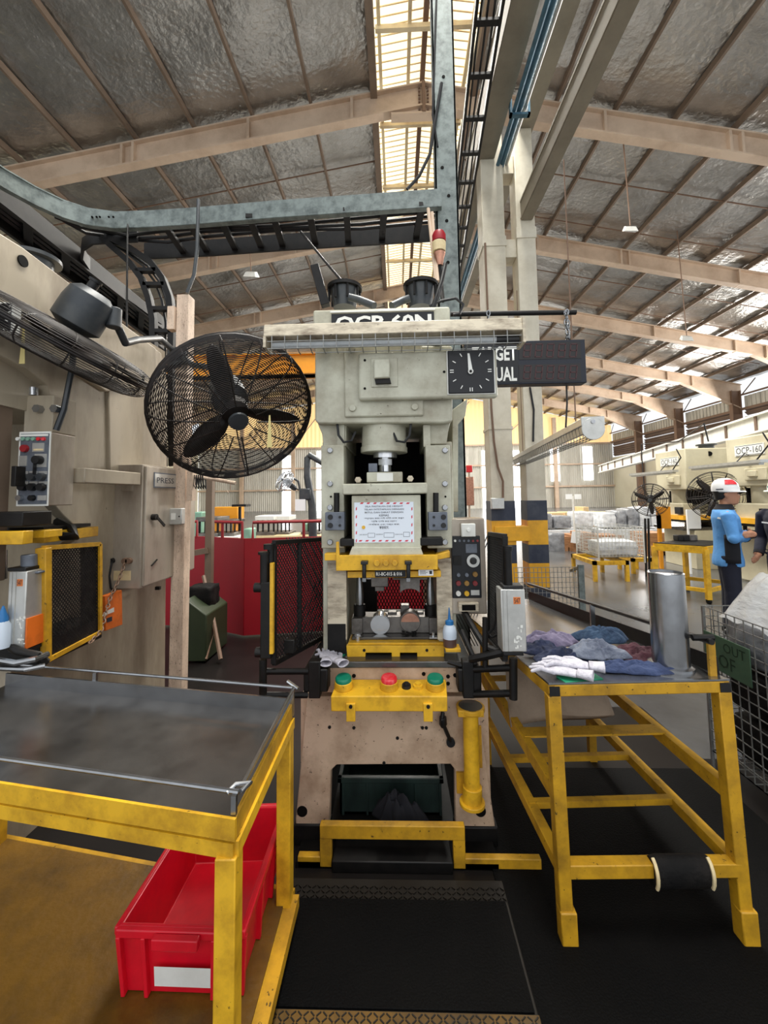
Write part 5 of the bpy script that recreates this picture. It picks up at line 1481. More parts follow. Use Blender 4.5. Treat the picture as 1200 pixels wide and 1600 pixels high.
p0, p1 = bq(.3, -.012, .18, -.03), bq(.78, -.012, .18, -.03)
q0, q1 = bq(.3, -.012, .235, -.015), bq(.78, -.012, .235, -.015)
b = MB(); off = Vector((0, -.004, 0)); b.add([p0 + off, p1 + off, q1 + off, q0 + off], [(0, 1, 2, 3)]); o = b.build('bin_label', 'white_paint', BN, label='blank pale paper label')

# ================================================================ RIGHT TABLE
ZT = 0.88
A = onz(866, 1070, ZT); B_ = onz(1132, 1064, ZT)
u_ = B_ - A; W2 = u_.length; u_.normalize(); v_ = Vector((-u_.y, u_.x, 0))
R5 = thing('work_table', 'yellow steel table with a sloping steel tray, rags and a steel tube at the right', 'table', (A.x + W2 / 2, A.y + .5, 0))


def tq(s, t, z): return Vector((A.x + u_.x * s + v_.x * t, A.y + u_.y * s + v_.y * t, z))
def zs_(t): return ZT - 0.1 * t


LT = 2.0
b = MB(); b.bar(tq(0, .02, ZT - .022), tq(W2, .02, ZT - .022), 0.04, 0.04); b.build('front_frame', 'yellow_worn', R5, bevel=0.003)
b = MB()
for s in (.0, W2): b.box(tq(s, 0, 0).x - .018, tq(s, 0, 0).x + .018, A.y - .004 + (0 if s == 0 else u_.y * W2), A.y + .01 + (0 if s == 0 else u_.y * W2), ZT - .038, ZT - .006)
b.each('tube_plug', 'black_plastic', R5)
b = MB()
for s in (.0, W2): b.bar(tq(s, 0, ZT - .022), tq(s, LT, zs_(LT) - .022), 0.04, 0.04)
b.each('side_frame', 'yellow_worn', R5, bevel=0.003)
b = MB(); b.hexa([tq(-.02, 0, ZT), tq(W2 + .02, 0, ZT), tq(W2 + .02, LT, zs_(LT)), tq(-.02, LT, zs_(LT)), tq(-.02, 0, ZT + .006), tq(W2 + .02, 0, ZT + .006), tq(W2 + .02, LT, zs_(LT) + .006), tq(-.02, LT, zs_(LT) + .006)]); b.build('tray', 'steel', R5)
b = MB(); b.bar(tq(W2 + .02, 0.05, ZT + .03), tq(W2 + .02, LT, zs_(LT) + .035), 0.006, 0.07); b.build('tray_wall', 'black_steel', R5)
b = MB(); r0, r1 = tq(W2 - .02, .02, ZT + .13), tq(W2 + .02, LT, zs_(LT) + .13); b.tube([r0, r1], 0.011, 10); b.tube([r0 + Vector((0.02, .02, 0.01)), r0 + Vector((-.05, .03, .006))], 0.012, 8); b.build('hand_rail', 'black_steel', R5)
for t in (.04, .9):
    b = MB(); b.bar(tq(W2 - .01, t, zs_(t)), tq(W2 - .01, t, zs_(t) + .13), 0.025, 0.012); b.build('rail_post', 'steel' if t > .5 else 'yellow_worn', R5)
for (fx, fy), s in (((885, 1470), 0), ((1164, 1470), W2)):
    foot = onz(fx, fy, 0); top = tq(s, .02, ZT - .04)
    b = MB(); b.bar(foot + Vector((0, 0, 0.0)), top, 0.045, 0.045, (0, 1, 0)); lg = b.build('leg', 'yellow_worn', R5, bevel=0.003)
    k = foot.lerp(top, .14); b = MB(); b.bar(foot + Vector((.004, -.006, 0)), k + Vector((.004, -.006, 0)), 0.056, 0.05, (0, 1, 0)); b.build('foot_sleeve', 'yellow_worn', lg, bevel=0.004)
for s in (0, W2):
    b = MB(); b.bar(tq(s, 1.0, 0), tq(s, 1.0, zs_(1.0) - .04), 0.04, 0.04, (0, 1, 0)); b.build('leg', 'yellow_worn', R5)


def legp(px, s, f):
    foot = onz(*px, 0); return foot.lerp(tq(s, .02, ZT - .04), f)


la, lb2 = legp((885, 1470), 0, .29), legp((1164, 1470), W2, .29)
b = MB(); b.bar(la, lb2, 0.045, 0.045); b.build('front_rail', 'yellow_worn', R5, bevel=0.003)
for p, s in ((la, 0), (lb2, W2)):
    b = MB(); b.bar(p, tq(s, 1.0, .25), 0.04, 0.04); b.build('lower_rail', 'yellow_worn', R5)
for t in (.32, .62):
    b = MB(); b.bar(tq(0, t, .255), tq(W2, t, .255), 0.03, 0.025); b.build('cross_bar', 'yellow_worn', R5)
ua, ub = legp((885, 1470), 0, .58), legp((1164, 1470), W2, .58)
for p, s in ((ua, 0), (ub, W2)):
    b = MB(); b.bar(p, tq(s, 1.0, .5), 0.035, 0.05); b.build('upper_rail', 'yellow_worn', R5)
b = MB(); b.bar(tq(0, .37, .515), tq(W2, .37, .515), 0.07, 0.008); b.bar(tq(0, .95, .5), tq(W2, .95, .5), 0.06, 0.008); b.each('cross_plate', 'yellow_worn', R5)
# black sleeve wrapped over the front rail
b = MB(); d = (lb2 - la).normalized()
secs = []
for f in (.5, .53, .6, .72, .8, .83):
    p = la.lerp(lb2, f); k = 1.0 if .52 < f < .82 else .9
    secs.append((p + Vector((0, -.004, -.012)), Vector((0, .036 * k, 0)), Vector((0, 0, .052 * k))))
b.loft(secs, 16)
SV = tag(b.build('padded_sleeve', 'rubber'), 'black padded sleeve wrapped over the lower rail of the right table', 'sleeve')
b = MB()
for f in (.505, .815):
    p = la.lerp(lb2, f) + Vector((0, -.004, -.012)); b.tube([p + Vector((0, -.038 * math.cos(a), .054 * math.sin(a))) for a in (-.7, -.3, .1, .5, .9, 1.3)], 0.006, 6)
b.each('sleeve_edge', 'cream_label', SV, label='pale yellow edge tape')
# cardboard sheet on the rail
vs = []; fs = []; nx, nz_ = 12, 14
for j in range(nz_ + 1):
    for i in range(nx + 1):
        s = i / nx; t = j / nz_
        x0, x1 = at(788, 1050, 2.1).x, at(946, 1050, 2.1).x
        z = at(800, 1140 - 8 * s, 2.02).z + .30 * t
        y = 2.02 + .18 * t + .02 * math.sin(s * 5 + t * 3)
        if t < .12: y += .02 * (0.12 - t) / .12 * 4 * s; z += .01
        vs.append((x0 + (x1 - x0) * s + .03 * t * (1 - 2 * s), y, z))
for j in range(nz_):
    for i in range(nx):
        a = j * (nx + 1) + i; fs.append((a, a + 1, a + nx + 2, a + nx + 1))
b = MB(); b.add(vs, fs); o = tag(b.build('cardboard_sheet', 'cardboard'), 'greyish cardboard sheet leaning on the rails under the right table', 'cardboard')
so = o.modifiers.new('thick', 'SOLIDIFY'); so.thickness = 0.006


def rag(name, px, py, z, rx, ry, h, rot, seed, mat, label, cat='rag', group='cloths on the right table', sharp=3.2):
    c = onz(px, py, z)
    n, m_ = 56, 16; vs = []; fs = []
    rdg = lambda x, y, k: 1 - abs(noise.noise((x, y, k))) * 2
    for j in range(m_):
        r = (j / (m_ - 1))
        for i in range(n):
            a = 2 * PI * i / n
            ro = 1 + .38 * noise.noise((math.cos(a) * 1.6 + seed, math.sin(a) * 1.6, seed * .7)) + .2 * noise.noise((math.cos(a) * 5 + seed, math.sin(a) * 5, 3.1))
            x = r * rx * ro * math.cos(a); y = r * ry * ro * math.sin(a)
            wx, wy = x + .02 * noise.noise((x * 12, y * 12, seed)), y + .02 * noise.noise((x * 12, y * 12, seed + 9))
            fold = .55 * rdg(wx * 9 + seed, wy * 22, seed) + .5 * rdg(wx * 26, wy * 34 + seed, 2.2) + .3 * rdg(wx * 55, wy * 66, seed)
            zz = h * max(0, (1 - r ** sharp)) * (.25 + .85 * max(0, fold)) + .004
            vs.append((x, y, zz if r < .99 else .001))
    vs.append((0, 0, h * .8)); top = len(vs) - 1
    for j in range(1, m_ - 1):
        for i in range(n):
            k = (i + 1) % n; fs.append((j * n + i, j * n + k, (j + 1) * n + k, (j + 1) * n + i))
    for i in range(n): fs.append((top, n + i, n + (i + 1) % n))
    fs.append(tuple(reversed([(m_ - 1) * n + i for i in range(n)])))
    R_ = Matrix.Rotation(rot, 3, 'Z')
    b = MB(); b.add([c + R_ @ Vector(v) for v in vs], fs)
    o = b.build(name, mat, angle=180)
    s = o.modifiers.new('soft', 'SUBSURF'); s.levels = s.render_levels = 1
    return tag(o, label, cat, group)


zr_ = .872
rag('rag', 846, 1018, zr_ - .01, .1, .12, .045, .2, 1, 'rag_navy', 'dark navy cloth at the left edge of the heap, under the lilac one')
rag('rag', 858, 1006, zr_ + .012, .12, .06, .05, -.1, 2, 'rag_lilac', 'lilac grey cloth at the back left of the cloth heap')
rag('rag', 938, 1002, zr_ - .0, .14, .07, .055, .1, 3, 'rag_teal', 'teal blue cloth at the back of the cloth heap')
rag('rag', 884, 1033, zr_, .13, .09, .04, .3, 4, 'rag_navy', 'navy cloth lying under the white gloves')
rag('rag', 930, 1024, zr_ + .02, .12, .08, .05, -.3, 5, 'rag_grey', 'pale grey blue cloth on top in the middle of the heap')
rag('rag', 1000, 1026, zr_, .1, .09, .035, .1, 6, 'rag_maroon', 'maroon cloth beside the steel tube')
rag('rag', 996, 1050, zr_ + .004, .16, .05, .035, -.12, 7, 'rag_blue', 'slate blue cloth hanging to the front edge before the steel tube')


def glove(name, p, ang, label, scale=1.0, tilt=0.0, mat='glove_white', cuffmat='glove_white', group='work gloves'):
    R_ = Matrix.Rotation(ang, 3, 'Z') @ Matrix.Rotation(tilt, 3, 'Y') * scale
    q = lambda x, y, z: p + R_ @ Vector((x, y, z))
    b = MB()
    b.loft([(q(-.01, 0, .016), R_ @ Vector((0, .032, 0)), R_ @ Vector((0, 0, .014))), (q(.03, 0, .018), R_ @ Vector((0, .038, 0)), R_ @ Vector((0, 0, .016))), (q(.075, 0, .018), R_ @ Vector((0, .042, 0)), R_ @ Vector((0, 0, .016))), (q(.1, 0, .016), R_ @ Vector((0, .038, 0)), R_ @ Vector((0, 0, .012)))], 16)
    for k, (y, L, dy) in enumerate(((-.034, .062, -.02), (-.0115, .082, -.007), (.0115, .086, .006), (.034, .07, .022))):
        b.tube([q(.08, y, .016), q(.1 + L * .5, y + dy * .5, .02 + .006 * (k % 2)), q(.1 + L, y + dy, .012)], [.0102 * scale, .0098 * scale, .008 * scale], 10, round_ends=True)
    b.tube([q(.02, -.03, .016), q(.055, -.058, .02), q(.09, -.066, .014)], [.013 * scale, .012 * scale, .01 * scale], 10, round_ends=True)
    o = remesh(b.build(name, mat, None, angle=0), .003 * scale, 2); tag(o, label, 'glove', group)
    OFF[o.name] = Vector()
    b = MB()
    vs = []; n = 20
    secs = [(-.012, .033, .016), (-.03, .032, .017), (-.06, .036, .02), (-.075, .038, .022)]
    for x, a_, c_ in secs: vs += [q(x, a_ * math.cos(2 * PI * k / n), .02 + c_ * math.sin(2 * PI * k / n)) for k in range(n)]
    fs = [(i * n + k, i * n + (k + 1) % n, (i + 1) * n + (k + 1) % n, (i + 1) * n + k) for i in range(3) for k in range(n)]
    b.add(vs, fs); c = b.build('cuff', cuffmat, o)
    s = c.modifiers.new('thick', 'SOLIDIFY'); s.thickness = .005 * scale
    return o


glove('work_glove', onz(898, 1058, zr_ + .02), math.radians(150), 'white cotton glove lowest at the front of the cloth heap, cuff open to the viewer', .82)
glove('work_glove', onz(916, 1046, zr_ + .035), math.radians(158), 'white cotton glove lying on the other glove on the right table', .82)
b = MB(); b.bar(onz(876, 1062, zr_ + .012), onz(934, 1056, zr_ + .012), .06, .006)
tag(b.build('rubber_patch', 'glove_green', bevel=.002), 'green rubber glove lining flattened under the white gloves on the right table', 'glove')
glove('work_glove', onz(527, 1036, .82), math.radians(128), 'white cotton glove on the press bolster with its cuff towards the viewer', .74)
glove('work_glove', onz(509, 1034, .82), math.radians(100), 'white cotton glove beside the other glove on the press bolster, left of it', .74)
b = MB(); b.bar(onz(518, 1030, .818), onz(536, 1020, .822), .05, .008); tag(b.build('glove_lining', 'glove_green', bevel=.003), 'green rubber glove lining by the white gloves on the bolster', 'glove')
# steel tube standing on a ring
p = onz(1049, 1046, zs_(.1) + .006)
b = MB(); r = .062
b._lathe(p, Vector((0, 0, 1)), [(r * 1.75, 0), (r * 1.75, .008), (r * 1.25, .012), (r * 1.25, .022), (r * 1.02, .026), (r, .37), (r - .003, .373), (r - .006, .372), (r - .007, .03)], 36)
o = tag(b.build('steel_tube', 'steel', angle=25), 'upright bright steel tube on a round base at the corner of the right table', 'tube')
b = MB(); b._lathe(p, Vector((0, 0, 1)), [(r * 1.85, .0005), (r * 1.85, .005), (r * 1.7, .006)], 36); b.build('base_ring', 'oily_steel', o)
b = MB(); c = p; b.lathe(p + Vector((0, 0, .362)), (0, 0, 1), [(r - .008, 0), (r - .008, .004)], 30); b.build('inner_plug', 'steel', o)

# ================================================================ WIRE CAGE AT THE RIGHT
def cage(name, label, x0, x1, y0, y1, z0, z1, pitch, w, mat, group=None, legs=True, fmat='wire'):
    t = thing(name, label, 'cage', ((x0 + x1) / 2, (y0 + y1) / 2, z0 - (.1 if legs else 0)), group)
    def side(nm, p, q):
        b = MB(); p, q = Vector(p), Vector(q); L = (q - p).length; n = max(2, int(L / pitch))
        for i in range(n + 1):
            a = p.lerp(q, i / n); b.bar((a.x, a.y, z0), (a.x, a.y, z1), w, w)
        m_ = max(2, int((z1 - z0) / pitch))
        for j in range(m_ + 1):
            z = z0 + (z1 - z0) * j / m_; b.bar((p.x, p.y, z), (q.x, q.y, z), w, w)
        b.build(nm, mat, t, angle=0)
    side('side_mesh', (x0, y0, 0), (x0, y1, 0)); side('side_mesh', (x1, y0, 0), (x1, y1, 0)); side('end_mesh', (x0, y0, 0), (x1, y0, 0)); side('end_mesh', (x0, y1, 0), (x1, y1, 0))
    b = MB(); n = max(2, int((x1 - x0) / pitch))
    for i in range(n + 1): b.bar((x0 + (x1 - x0) * i / n, y0, z0), (x0 + (x1 - x0) * i / n, y1, z0), w, w)
    n = max(2, int((y1 - y0) / pitch))
    for i in range(n + 1): b.bar((x0, y0 + (y1 - y0) * i / n, z0), (x1, y0 + (y1 - y0) * i / n, z0), w, w)
    b.build('floor_mesh', mat, t, angle=0)
    for x in (x0, x1):
        for y in (y0, y1):
            b = MB(); b.box(x - w * 1.5, x + w * 1.5, y - w * 1.5, y + w * 1.5, z0 - (.1 if legs else 0), z1); b.build('corner_post', fmat, t)
    return t


CG = cage('wire_cage', 'grey wire mesh cage full of wrapped parts beside the right table', 1.76, 2.75, 1.5, 2.52, .1, .9, .055, .0045, 'wire')


def lump(name, c, sx, sy, sz, seed, mat, label, cat, group, amp=.07, parent=None):
    b = MB(); n = 10; vs = []; idx = {}
    c = Vector(c); fs = []
    def vid(p):
        k = tuple(round(x, 4) for x in p)
        if k not in idx:
            q = Vector(p); e = Vector([math.copysign(abs(x) ** .8, x) for x in q]) ; q2 = q.normalized() * 1.2; q = q.lerp(q2, .22)
            d = 1 + amp * noise.noise((q.x * 2.2 + seed, q.y * 2.2, q.z * 2.2)) + amp * .6 * noise.noise((q.x * 6 + seed, q.y * 6, q.z * 6))
            idx[k] = len(vs); vs.append(c + Vector((q.x * sx * d, q.y * sy * d, q.z * sz * d)))
        return idx[k]
    for ax in range(3):
        for sg in (-1, 1):
            for i in range(n):
                for j in range(n):
                    f = []
                    for di, dj in ((0, 0), (1, 0), (1, 1), (0, 1)):
                        p = [0, 0, 0]; p[ax] = sg; p[(ax + 1) % 3] = -1 + 2 * (i + di) / n; p[(ax + 2) % 3] = -1 + 2 * (j + dj) / n; f.append(vid(p))
                    fs.append(f if sg > 0 else f[::-1])
    b.add(vs, fs); o = b.build(name, mat, parent, angle=180)
    return tag(o, label, cat, group) if not parent else o


k = 0
for iy in range(3):
    for iz in range(3):
        lump('wrapped_bundle', (1.99, 1.69 + .32 * iy, .24 + .255 * iz), .155, .13, .11, k, ('rubber', 'wrap_grey', 'rubber')[(iy + iz) % 3], 'dark film wrapped bundle in the wire cage, %s layer, %s' % (('bottom', 'middle', 'top')[iz], ('at the near end', 'in the middle', 'at the far end')[iy]), 'bundle', 'bundles in the wire cage'); k += 1
for iy in range(2):
    lump('wrapped_bundle', (2.44, 1.8 + .42 * iy, .46), .2, .17, .3, 30 + iy, 'wrap_grey', 'tall grey wrapped bundle on the far side of the wire cage, %s' % ('near end', 'far end')[iy], 'bundle', 'bundles in the wire cage')
# crumpled film mound on top
vs = []; fs = []; nx, ny = 40, 40
ridge = [onx(1094, 985, 1.79), ]
for j in range(ny + 1):
    for i in range(nx + 1):
        s = i / nx; t = j / ny
        x = 1.80 + .92 * s; y = 1.56 + .9 * t
        bump = math.sin(min(1, s * 4.5) * PI / 2) * math.sin(PI * min(1, max(0, (t * .8 + .1)))) ** .4
        z = .86 + .27 * bump + .05 * noise.noise((x * 5, y * 5, 1)) + .07 * (1 - abs(noise.noise((x * 4 + y * 2, y * 7, 4))) * 2) * bump + .02 * noise.noise((x * 16, y * 13, 4))
        if i in (0, nx) or j in (0, ny): z = min(z, .87)
        vs.append((x, y, z))
for j in range(ny):
    for i in range(nx):
        a = j * (nx + 1) + i; fs.append((a, a + 1, a + nx + 2, a + nx + 1))
b = MB(); b.add(vs, fs); tag(b.build('plastic_film', 'plastic_film', angle=180), 'crumpled clear white plastic film heaped over the wire cage', 'film')
# green sign tied to the cage side
xs_ = 1.752
sa, sb = onx(1103, 1024, xs_), onx(1174, 1038, xs_)
zt_, zb_ = onx(1140, 1001, xs_).z, onx(1140, 1056, xs_).z
b = MB(); b.box(xs_ - .006, xs_, sb.y, sa.y, zb_, zt_)
sgn = tag(b.build('green_sign', 'sign_green', bevel=.002), 'dull green sign board tied to the side of the wire cage', 'sign')
OFF[sgn.name] = Vector()
wid = sa.y - sb.y; hh = zt_ - zb_
text3('OUT', Vector((xs_ - .0075, sa.y - wid * .46, zb_ + hh * .62)), Vector((0, -wid * .46, 0)), Vector((0, 0, hh * .26)), 'sign_ink', sgn)
text3('OF', Vector((xs_ - .0075, sa.y - wid * .34, zb_ + hh * .16)), Vector((0, -wid * .36, 0)), Vector((0, 0, hh * .36)), 'sign_ink', sgn)

# ================================================================ PLATFORM, FLOOR BARS, UNDER THE PRESS
xa, xb = onz(384, 1585, .05).x, onz(842, 1585, .05).x
PT = thing('step_platform', 'low black topped tread plate platform in front of the press', 'platform', ((xa + xb) / 2, 1.5, 0))
b = MB(); b.box(xa, xb, 1.29, 1.76, 0, .045); b.build('platform_base', 'tread_steel', PT, bevel=.003)
b = MB(); b.box(xa - .0, xb, 1.284, 1.33, .043, .049); b.build('front_edge', 'tread_yellow', PT)
b = MB()
for i in range(46):
    for j, y in enumerate((1.292, 1.306, 1.32, 1.68, 1.7, 1.72)):
        x = xa + .01 + (xb - xa - .02) * i / 45; s = 1 if (i + j) % 2 else -1
        b.bar((x - .006, y - .005 * s, .049), (x + .006, y + .005 * s, .049), .0035, .004)
b.build('tread_lug', 'tread_steel', PT, angle=0, stuff=True)
b = MB(); b.box(xa + .005, xb - .01, 1.335, 1.67, .044, .052); b.build('rubber_top', 'mat_black', PT, bevel=.002)
b = MB(); b.box(.37, 1.7, 0.8, 2.5, 0.004, .012)
tag(b.build('rubber_mat', 'mat_black'), 'black rubber matting on the floor under the right table', 'mat')
# yellow floor bar with a raised middle
ys = 1.85
z1, z0 = at(600, 1300, ys).z, .03
xs = [at(px, 1340, ys).x for px in (465, 509, 718, 846)]
KB = thing('floor_bar', 'yellow steel bar on the floor with a raised middle in front of the press opening', 'bar', ((xs[0] + xs[3]) / 2, ys, 0))
b = MB(); b.box(xs[0], xs[1] + .02, ys, ys + .03, 0.004, .05); b.box(xs[2] - .02, xs[3], ys, ys + .03, 0.004, .05); b.each('lower_bar', 'yellow_worn', KB, bevel=.003)
b = MB(); b.box(xs[1] - .025, xs[1] + .025, ys - .001, ys + .03, .01, z1); b.box(xs[2] - .025, xs[2] + .025, ys - .001, ys + .03, .01, z1); b.each('upright', 'yellow_worn', KB, bevel=.003)
b = MB(); b.box(xs[1] - .025, xs[2] + .025, ys - .002, ys + .03, z1 - .03, z1 + .025); b.build('raised_bar', 'yellow_worn', KB, bevel=.003)
b = MB(); b.box(xs[1] + .03, xs[2] - .03, ys - .02, ys + .12, .003, .05)
tag(b.build('steel_sill', 'black_steel', bevel=.004), 'dark steel sill lying under the raised yellow bar', 'sill')
b = MB(); b.box(at(470, 1300, 1.95).x, at(770, 1300, 1.95).x, 1.85, 3.1, 0.004, .03)
tag(b.build('drip_tray', 'dark_void'), 'black oily drip tray on the floor inside the press base', 'tray')
# green crate under the press
gx0, gx1 = at(531, 1240, 2.1).x, at(690, 1240, 2.1).x; gz0, gz1 = at(600, 1272, 2.1).z, at(600, 1218, 2.1).z
GB = thing('green_crate', 'dark oily green plastic crate inside the press base', 'crate', ((gx0 + gx1) / 2, 2.3, gz0))
b = MB()
b.box(gx0, gx1, 2.1, 2.112, gz0, gz1); b.box(gx0, gx1, 2.46, 2.472, gz0, gz1); b.box(gx0, gx0 + .012, 2.1, 2.47, gz0, gz1); b.box(gx1 - .012, gx1, 2.1, 2.47, gz0, gz1); b.box(gx0, gx1, 2.1, 2.47, gz0, gz0 + .01)
b.build('crate_shell', 'green_plastic', GB)
b = MB(); b.box(gx0 - .01, gx1 + .01, 2.09, 2.115, gz1 - .012, gz1 + .012); b.box(gx0 - .01, gx0 + .012, 2.09, 2.48, gz1 - .012, gz1 + .012); b.box(gx1 - .012, gx1 + .01, 2.09, 2.48, gz1 - .012, gz1 + .012); b.box(gx0 - .01, gx1 + .01, 2.458, 2.48, gz1 - .012, gz1 + .012)
b.build('crate_rim', 'green_plastic', GB, bevel=.003)
b = MB()
for k in range(5): x = gx0 + (gx1 - gx0) * (k + .1) / 4.2; b.box(x, x + .01, 2.092, 2.1, gz0, gz1)
b.build('crate_rib', 'green_plastic', GB)
b = MB(); b.box(at(516, 1275, 2.05).x, at(710, 1275, 2.05).x, 2.0, 2.6, gz0 - .025, gz0 - .004); b.box(at(520, 1275, 2.05).x, at(545, 1275, 2.05).x, 2.05, 2.5, .03, gz0 - .02); b.box(at(680, 1275, 2.05).x, at(706, 1275, 2.05).x, 2.05, 2.5, .03, gz0 - .02)
tag(b.build('crate_stand', 'black_steel'), 'black steel stand carrying the green crate inside the press base', 'stand')
rag('rag', 622, 1282, .09, .12, .06, .11, -.2, 11, 'cloth_black', 'black oily cloth slumped in front of the green crate', group=None, sharp=2)
rag('rag', 648, 1290, .085, .03, .02, .03, 0, 12, 'rag_blue', 'small light blue scrap of cloth by the black cloth under the press', group=None)
# oil bottle beside the die
p = Vector((at(703, 1005, 1.955).x, 1.955, zs))
OB = thing('oil_bottle', 'translucent oil bottle with blue nozzle at the right of the die', 'bottle', p)
b = MB(); b.lathe(p + Vector((0, 0, .036)), (0, 0, 1), [(.031, 0), (.032, .03), (.026, .052), (.016, .062)], 20); b.build('bottle_body', 'bottle_plastic', OB)
b = MB(); b.lathe(p + Vector((0, 0, .001)), (0, 0, 1), [(.03, 0), (.031, .036)], 20); b.build('oil_fill', 'oil', OB)
b = MB(); b.lathe(p + Vector((0, 0, .097)), (0, 0, 1), [(.019, 0), (.019, .016), (.007, .022), (.002, .075)], 16); b.build('nozzle', 'blue_cap', OB)

# ================================================================ BACKGROUND, RIGHT AISLE
XF = 5.9


def oy(px, py): return onx(px, py, XF)


def far_press():
    near, far = oy(1072, 740).y, oy(1025, 740).y
    T = thing('stamping_press', 'beige power press reading OCP-160 beyond the first man, farther of the two', 'press', (6.9, (near + far) / 2, 0), 'presses along the right aisle')
    top, hb = oy(1030, 707).z, oy(1030, 766).z
    b = MB(); b.box(XF, XF + 2.3, near, far, hb, top); hd = b.build('head', 'far_press', T, bevel=.02)
    b = MB(); b.box(XF + 1.0, XF + 2.3, near + .02, far - .02, 0, hb); b.build('rear_frame', 'far_press', T)
    b = MB(); b.box(XF + .55, XF + 1.05, near - .0, near + .12, 0.8, hb); b.box(XF + .55, XF + 1.05, far - .12, far, .8, hb); b.each('side_cheek', 'far_press', T, bevel=.01)
    b = MB(); b.box(XF + .1, XF + 1.3, near, far, 0, .8); b.build('base', 'far_press', T, bevel=.01)
    mid = (near + far) / 2; xm = XF + .28
    b = MB(); b.cyl((xm, mid, hb - .28), (xm, mid, hb), .24, n=24); b.build('pitman', 'far_press', T)
    b = MB(); b.box(xm - .3, xm + .3, near + .14, far - .14, hb - .55, hb - .28); b.build('ram', 'far_press', T, bevel=.02)
    b = MB(); b.box(xm - .1, xm + .5, near + .14, far - .14, hb - .5, hb - .02); b.build('throat_shadow', 'dark_void', T)  # black block put in as the shade of the throat
    b = MB(); b.cyl((xm, mid, 1.12), (xm, mid, hb - .5), .24, .27, 24); b.cyl((xm, mid, 1.08), (xm, mid, 1.13), .3, n=24); b.build('ram_body', 'far_press', T)
    b = MB(); b.box(xm - .36, xm + .36, near + .05, far - .05, .99, 1.08); b.build('upper_die_plate', 'stripe_yellow', T)
    b = MB(); b.box(xm - .3, xm + .3, near + .1, far - .1, .94, .99)
    for dy in (-.3, .3): b.cyl((xm - .2, mid + dy, .8), (xm - .2, mid + dy, 1.0), .03, n=10)
    b.build('die_block', 'black_steel', T)
    b = MB(); b.box(xm - .4, xm + .5, near, far, .78, .84); b.build('bolster', 'oily_steel', T)
    b = MB(); b.box(xm - .36, xm - .3, near + .12, near + .3, hb - .5, hb - .36); b.build('ram_badge', 'plate_black', T)
    b = MB(); b.box(XF - .03, XF, mid - .32, mid + .1, hb + .1, hb + .3); b.box(XF - .06, XF - .02, mid - .16, mid + .02, hb + .16, hb + .26); b.build('front_cover', 'far_press', hd, bevel=.008)
    a, c = oy(1033, 727), oy(1060, 715)
    b = MB(); b.box(XF - .012, XF + .002, c.y, a.y, oy(1046, 728).z, oy(1046, 715).z); pl = b.build('nameplate', 'mark_white', T)
    z0, z1 = oy(1046, 728).z, oy(1046, 715).z; w = a.y - c.y
    text3('OCP-160', Vector((XF - .0135, a.y - w * .06, z0 + (z1 - z0) * .2)), Vector((0, -w * .88, 0)), Vector((0, 0, (z1 - z0) * .6)), 'ink', pl, 'plate_lettering')
    b = MB(); b.box(XF - .014, XF - .01, c.y + .02, a.y - .02, z1 - .015, z1 - .008); b.box(XF - .014, XF - .01, c.y + .02, a.y - .02, z0 + .008, z0 + .015); b.build('plate_line', 'ink', pl)
    zl = hb + .36
    b = MB(); b.box(XF - .3, XF - .18, near - .05, far + .55, zl, zl + .05); b.box(XF - .28, XF - .2, near, far + .5, zl - .03, zl); lm = b.build('work_lamp', 'aluminium', T)
    b = MB(); b.box(XF - .22, XF + .02, mid - .02, mid + .02, zl + .0, zl + .04); b.build('lamp_bracket', 'black_steel', lm)
    b = MB(); b.tube([(XF - .1, near + .1, top), (XF - .05, near + .05, zl + .3), (XF - .1, near + .25, zl + .06)], .012, 6); b.tube([(XF - .02, mid, z0), (XF - .04, mid + .05, zl + .2), (XF - .15, mid + .1, zl + .05)], .01, 6); b.build('cable', 'black_plastic', T)
    b = MB(); b.lathe((XF + .8, mid, top), (0, 0, 1), [(.14, 0), (.14, .1), (.19, .1), (.19, .13)], 20); b.build('air_tank', 'motor_grey', T)
    b = MB(); b.cyl((XF - .02 + .5, near - .01, top - .12), (XF + .5, near + .01, top - .12), .05, n=14); b.build('lifting_hole', 'dark_void', hd)
    return T


fp1 = far_press()
fp2 = dup(fp1, (0, -2.05, 0.03), 'beige power press reading OCP-160 at the right edge, nearer of the two')
# fans by those presses
c = at(1016, 781, 8.6)
fan('industrial_fan', 'dark round fan left of the farther right hand press, above a yellow stand', c, (-.55, -.8, -.1), .33, rings=10, spokes=10, rot=.6, motor_r=.09)
c = at(1119, 775, 7.7)
fan('industrial_fan', 'big round dark fan behind the helmet of the man in blue', c, (-.6, -.75, -.15), .44, rings=12, spokes=12, rot=.2, motor_r=.1)
b = MB(); p = at(1032, 820, 8.8); b.box(p.x - .04, p.x + .22, 8.8, 8.86, at(1032, 826, 8.8).z, at(1032, 792, 8.8).z); b.box(p.x - .04, p.x + .02, 8.8, 8.86, 0, p.z + .2)
tag(b.build('fan_stand', 'orange_paint'), 'yellow sheet stand below the fan by the farther press', 'stand')
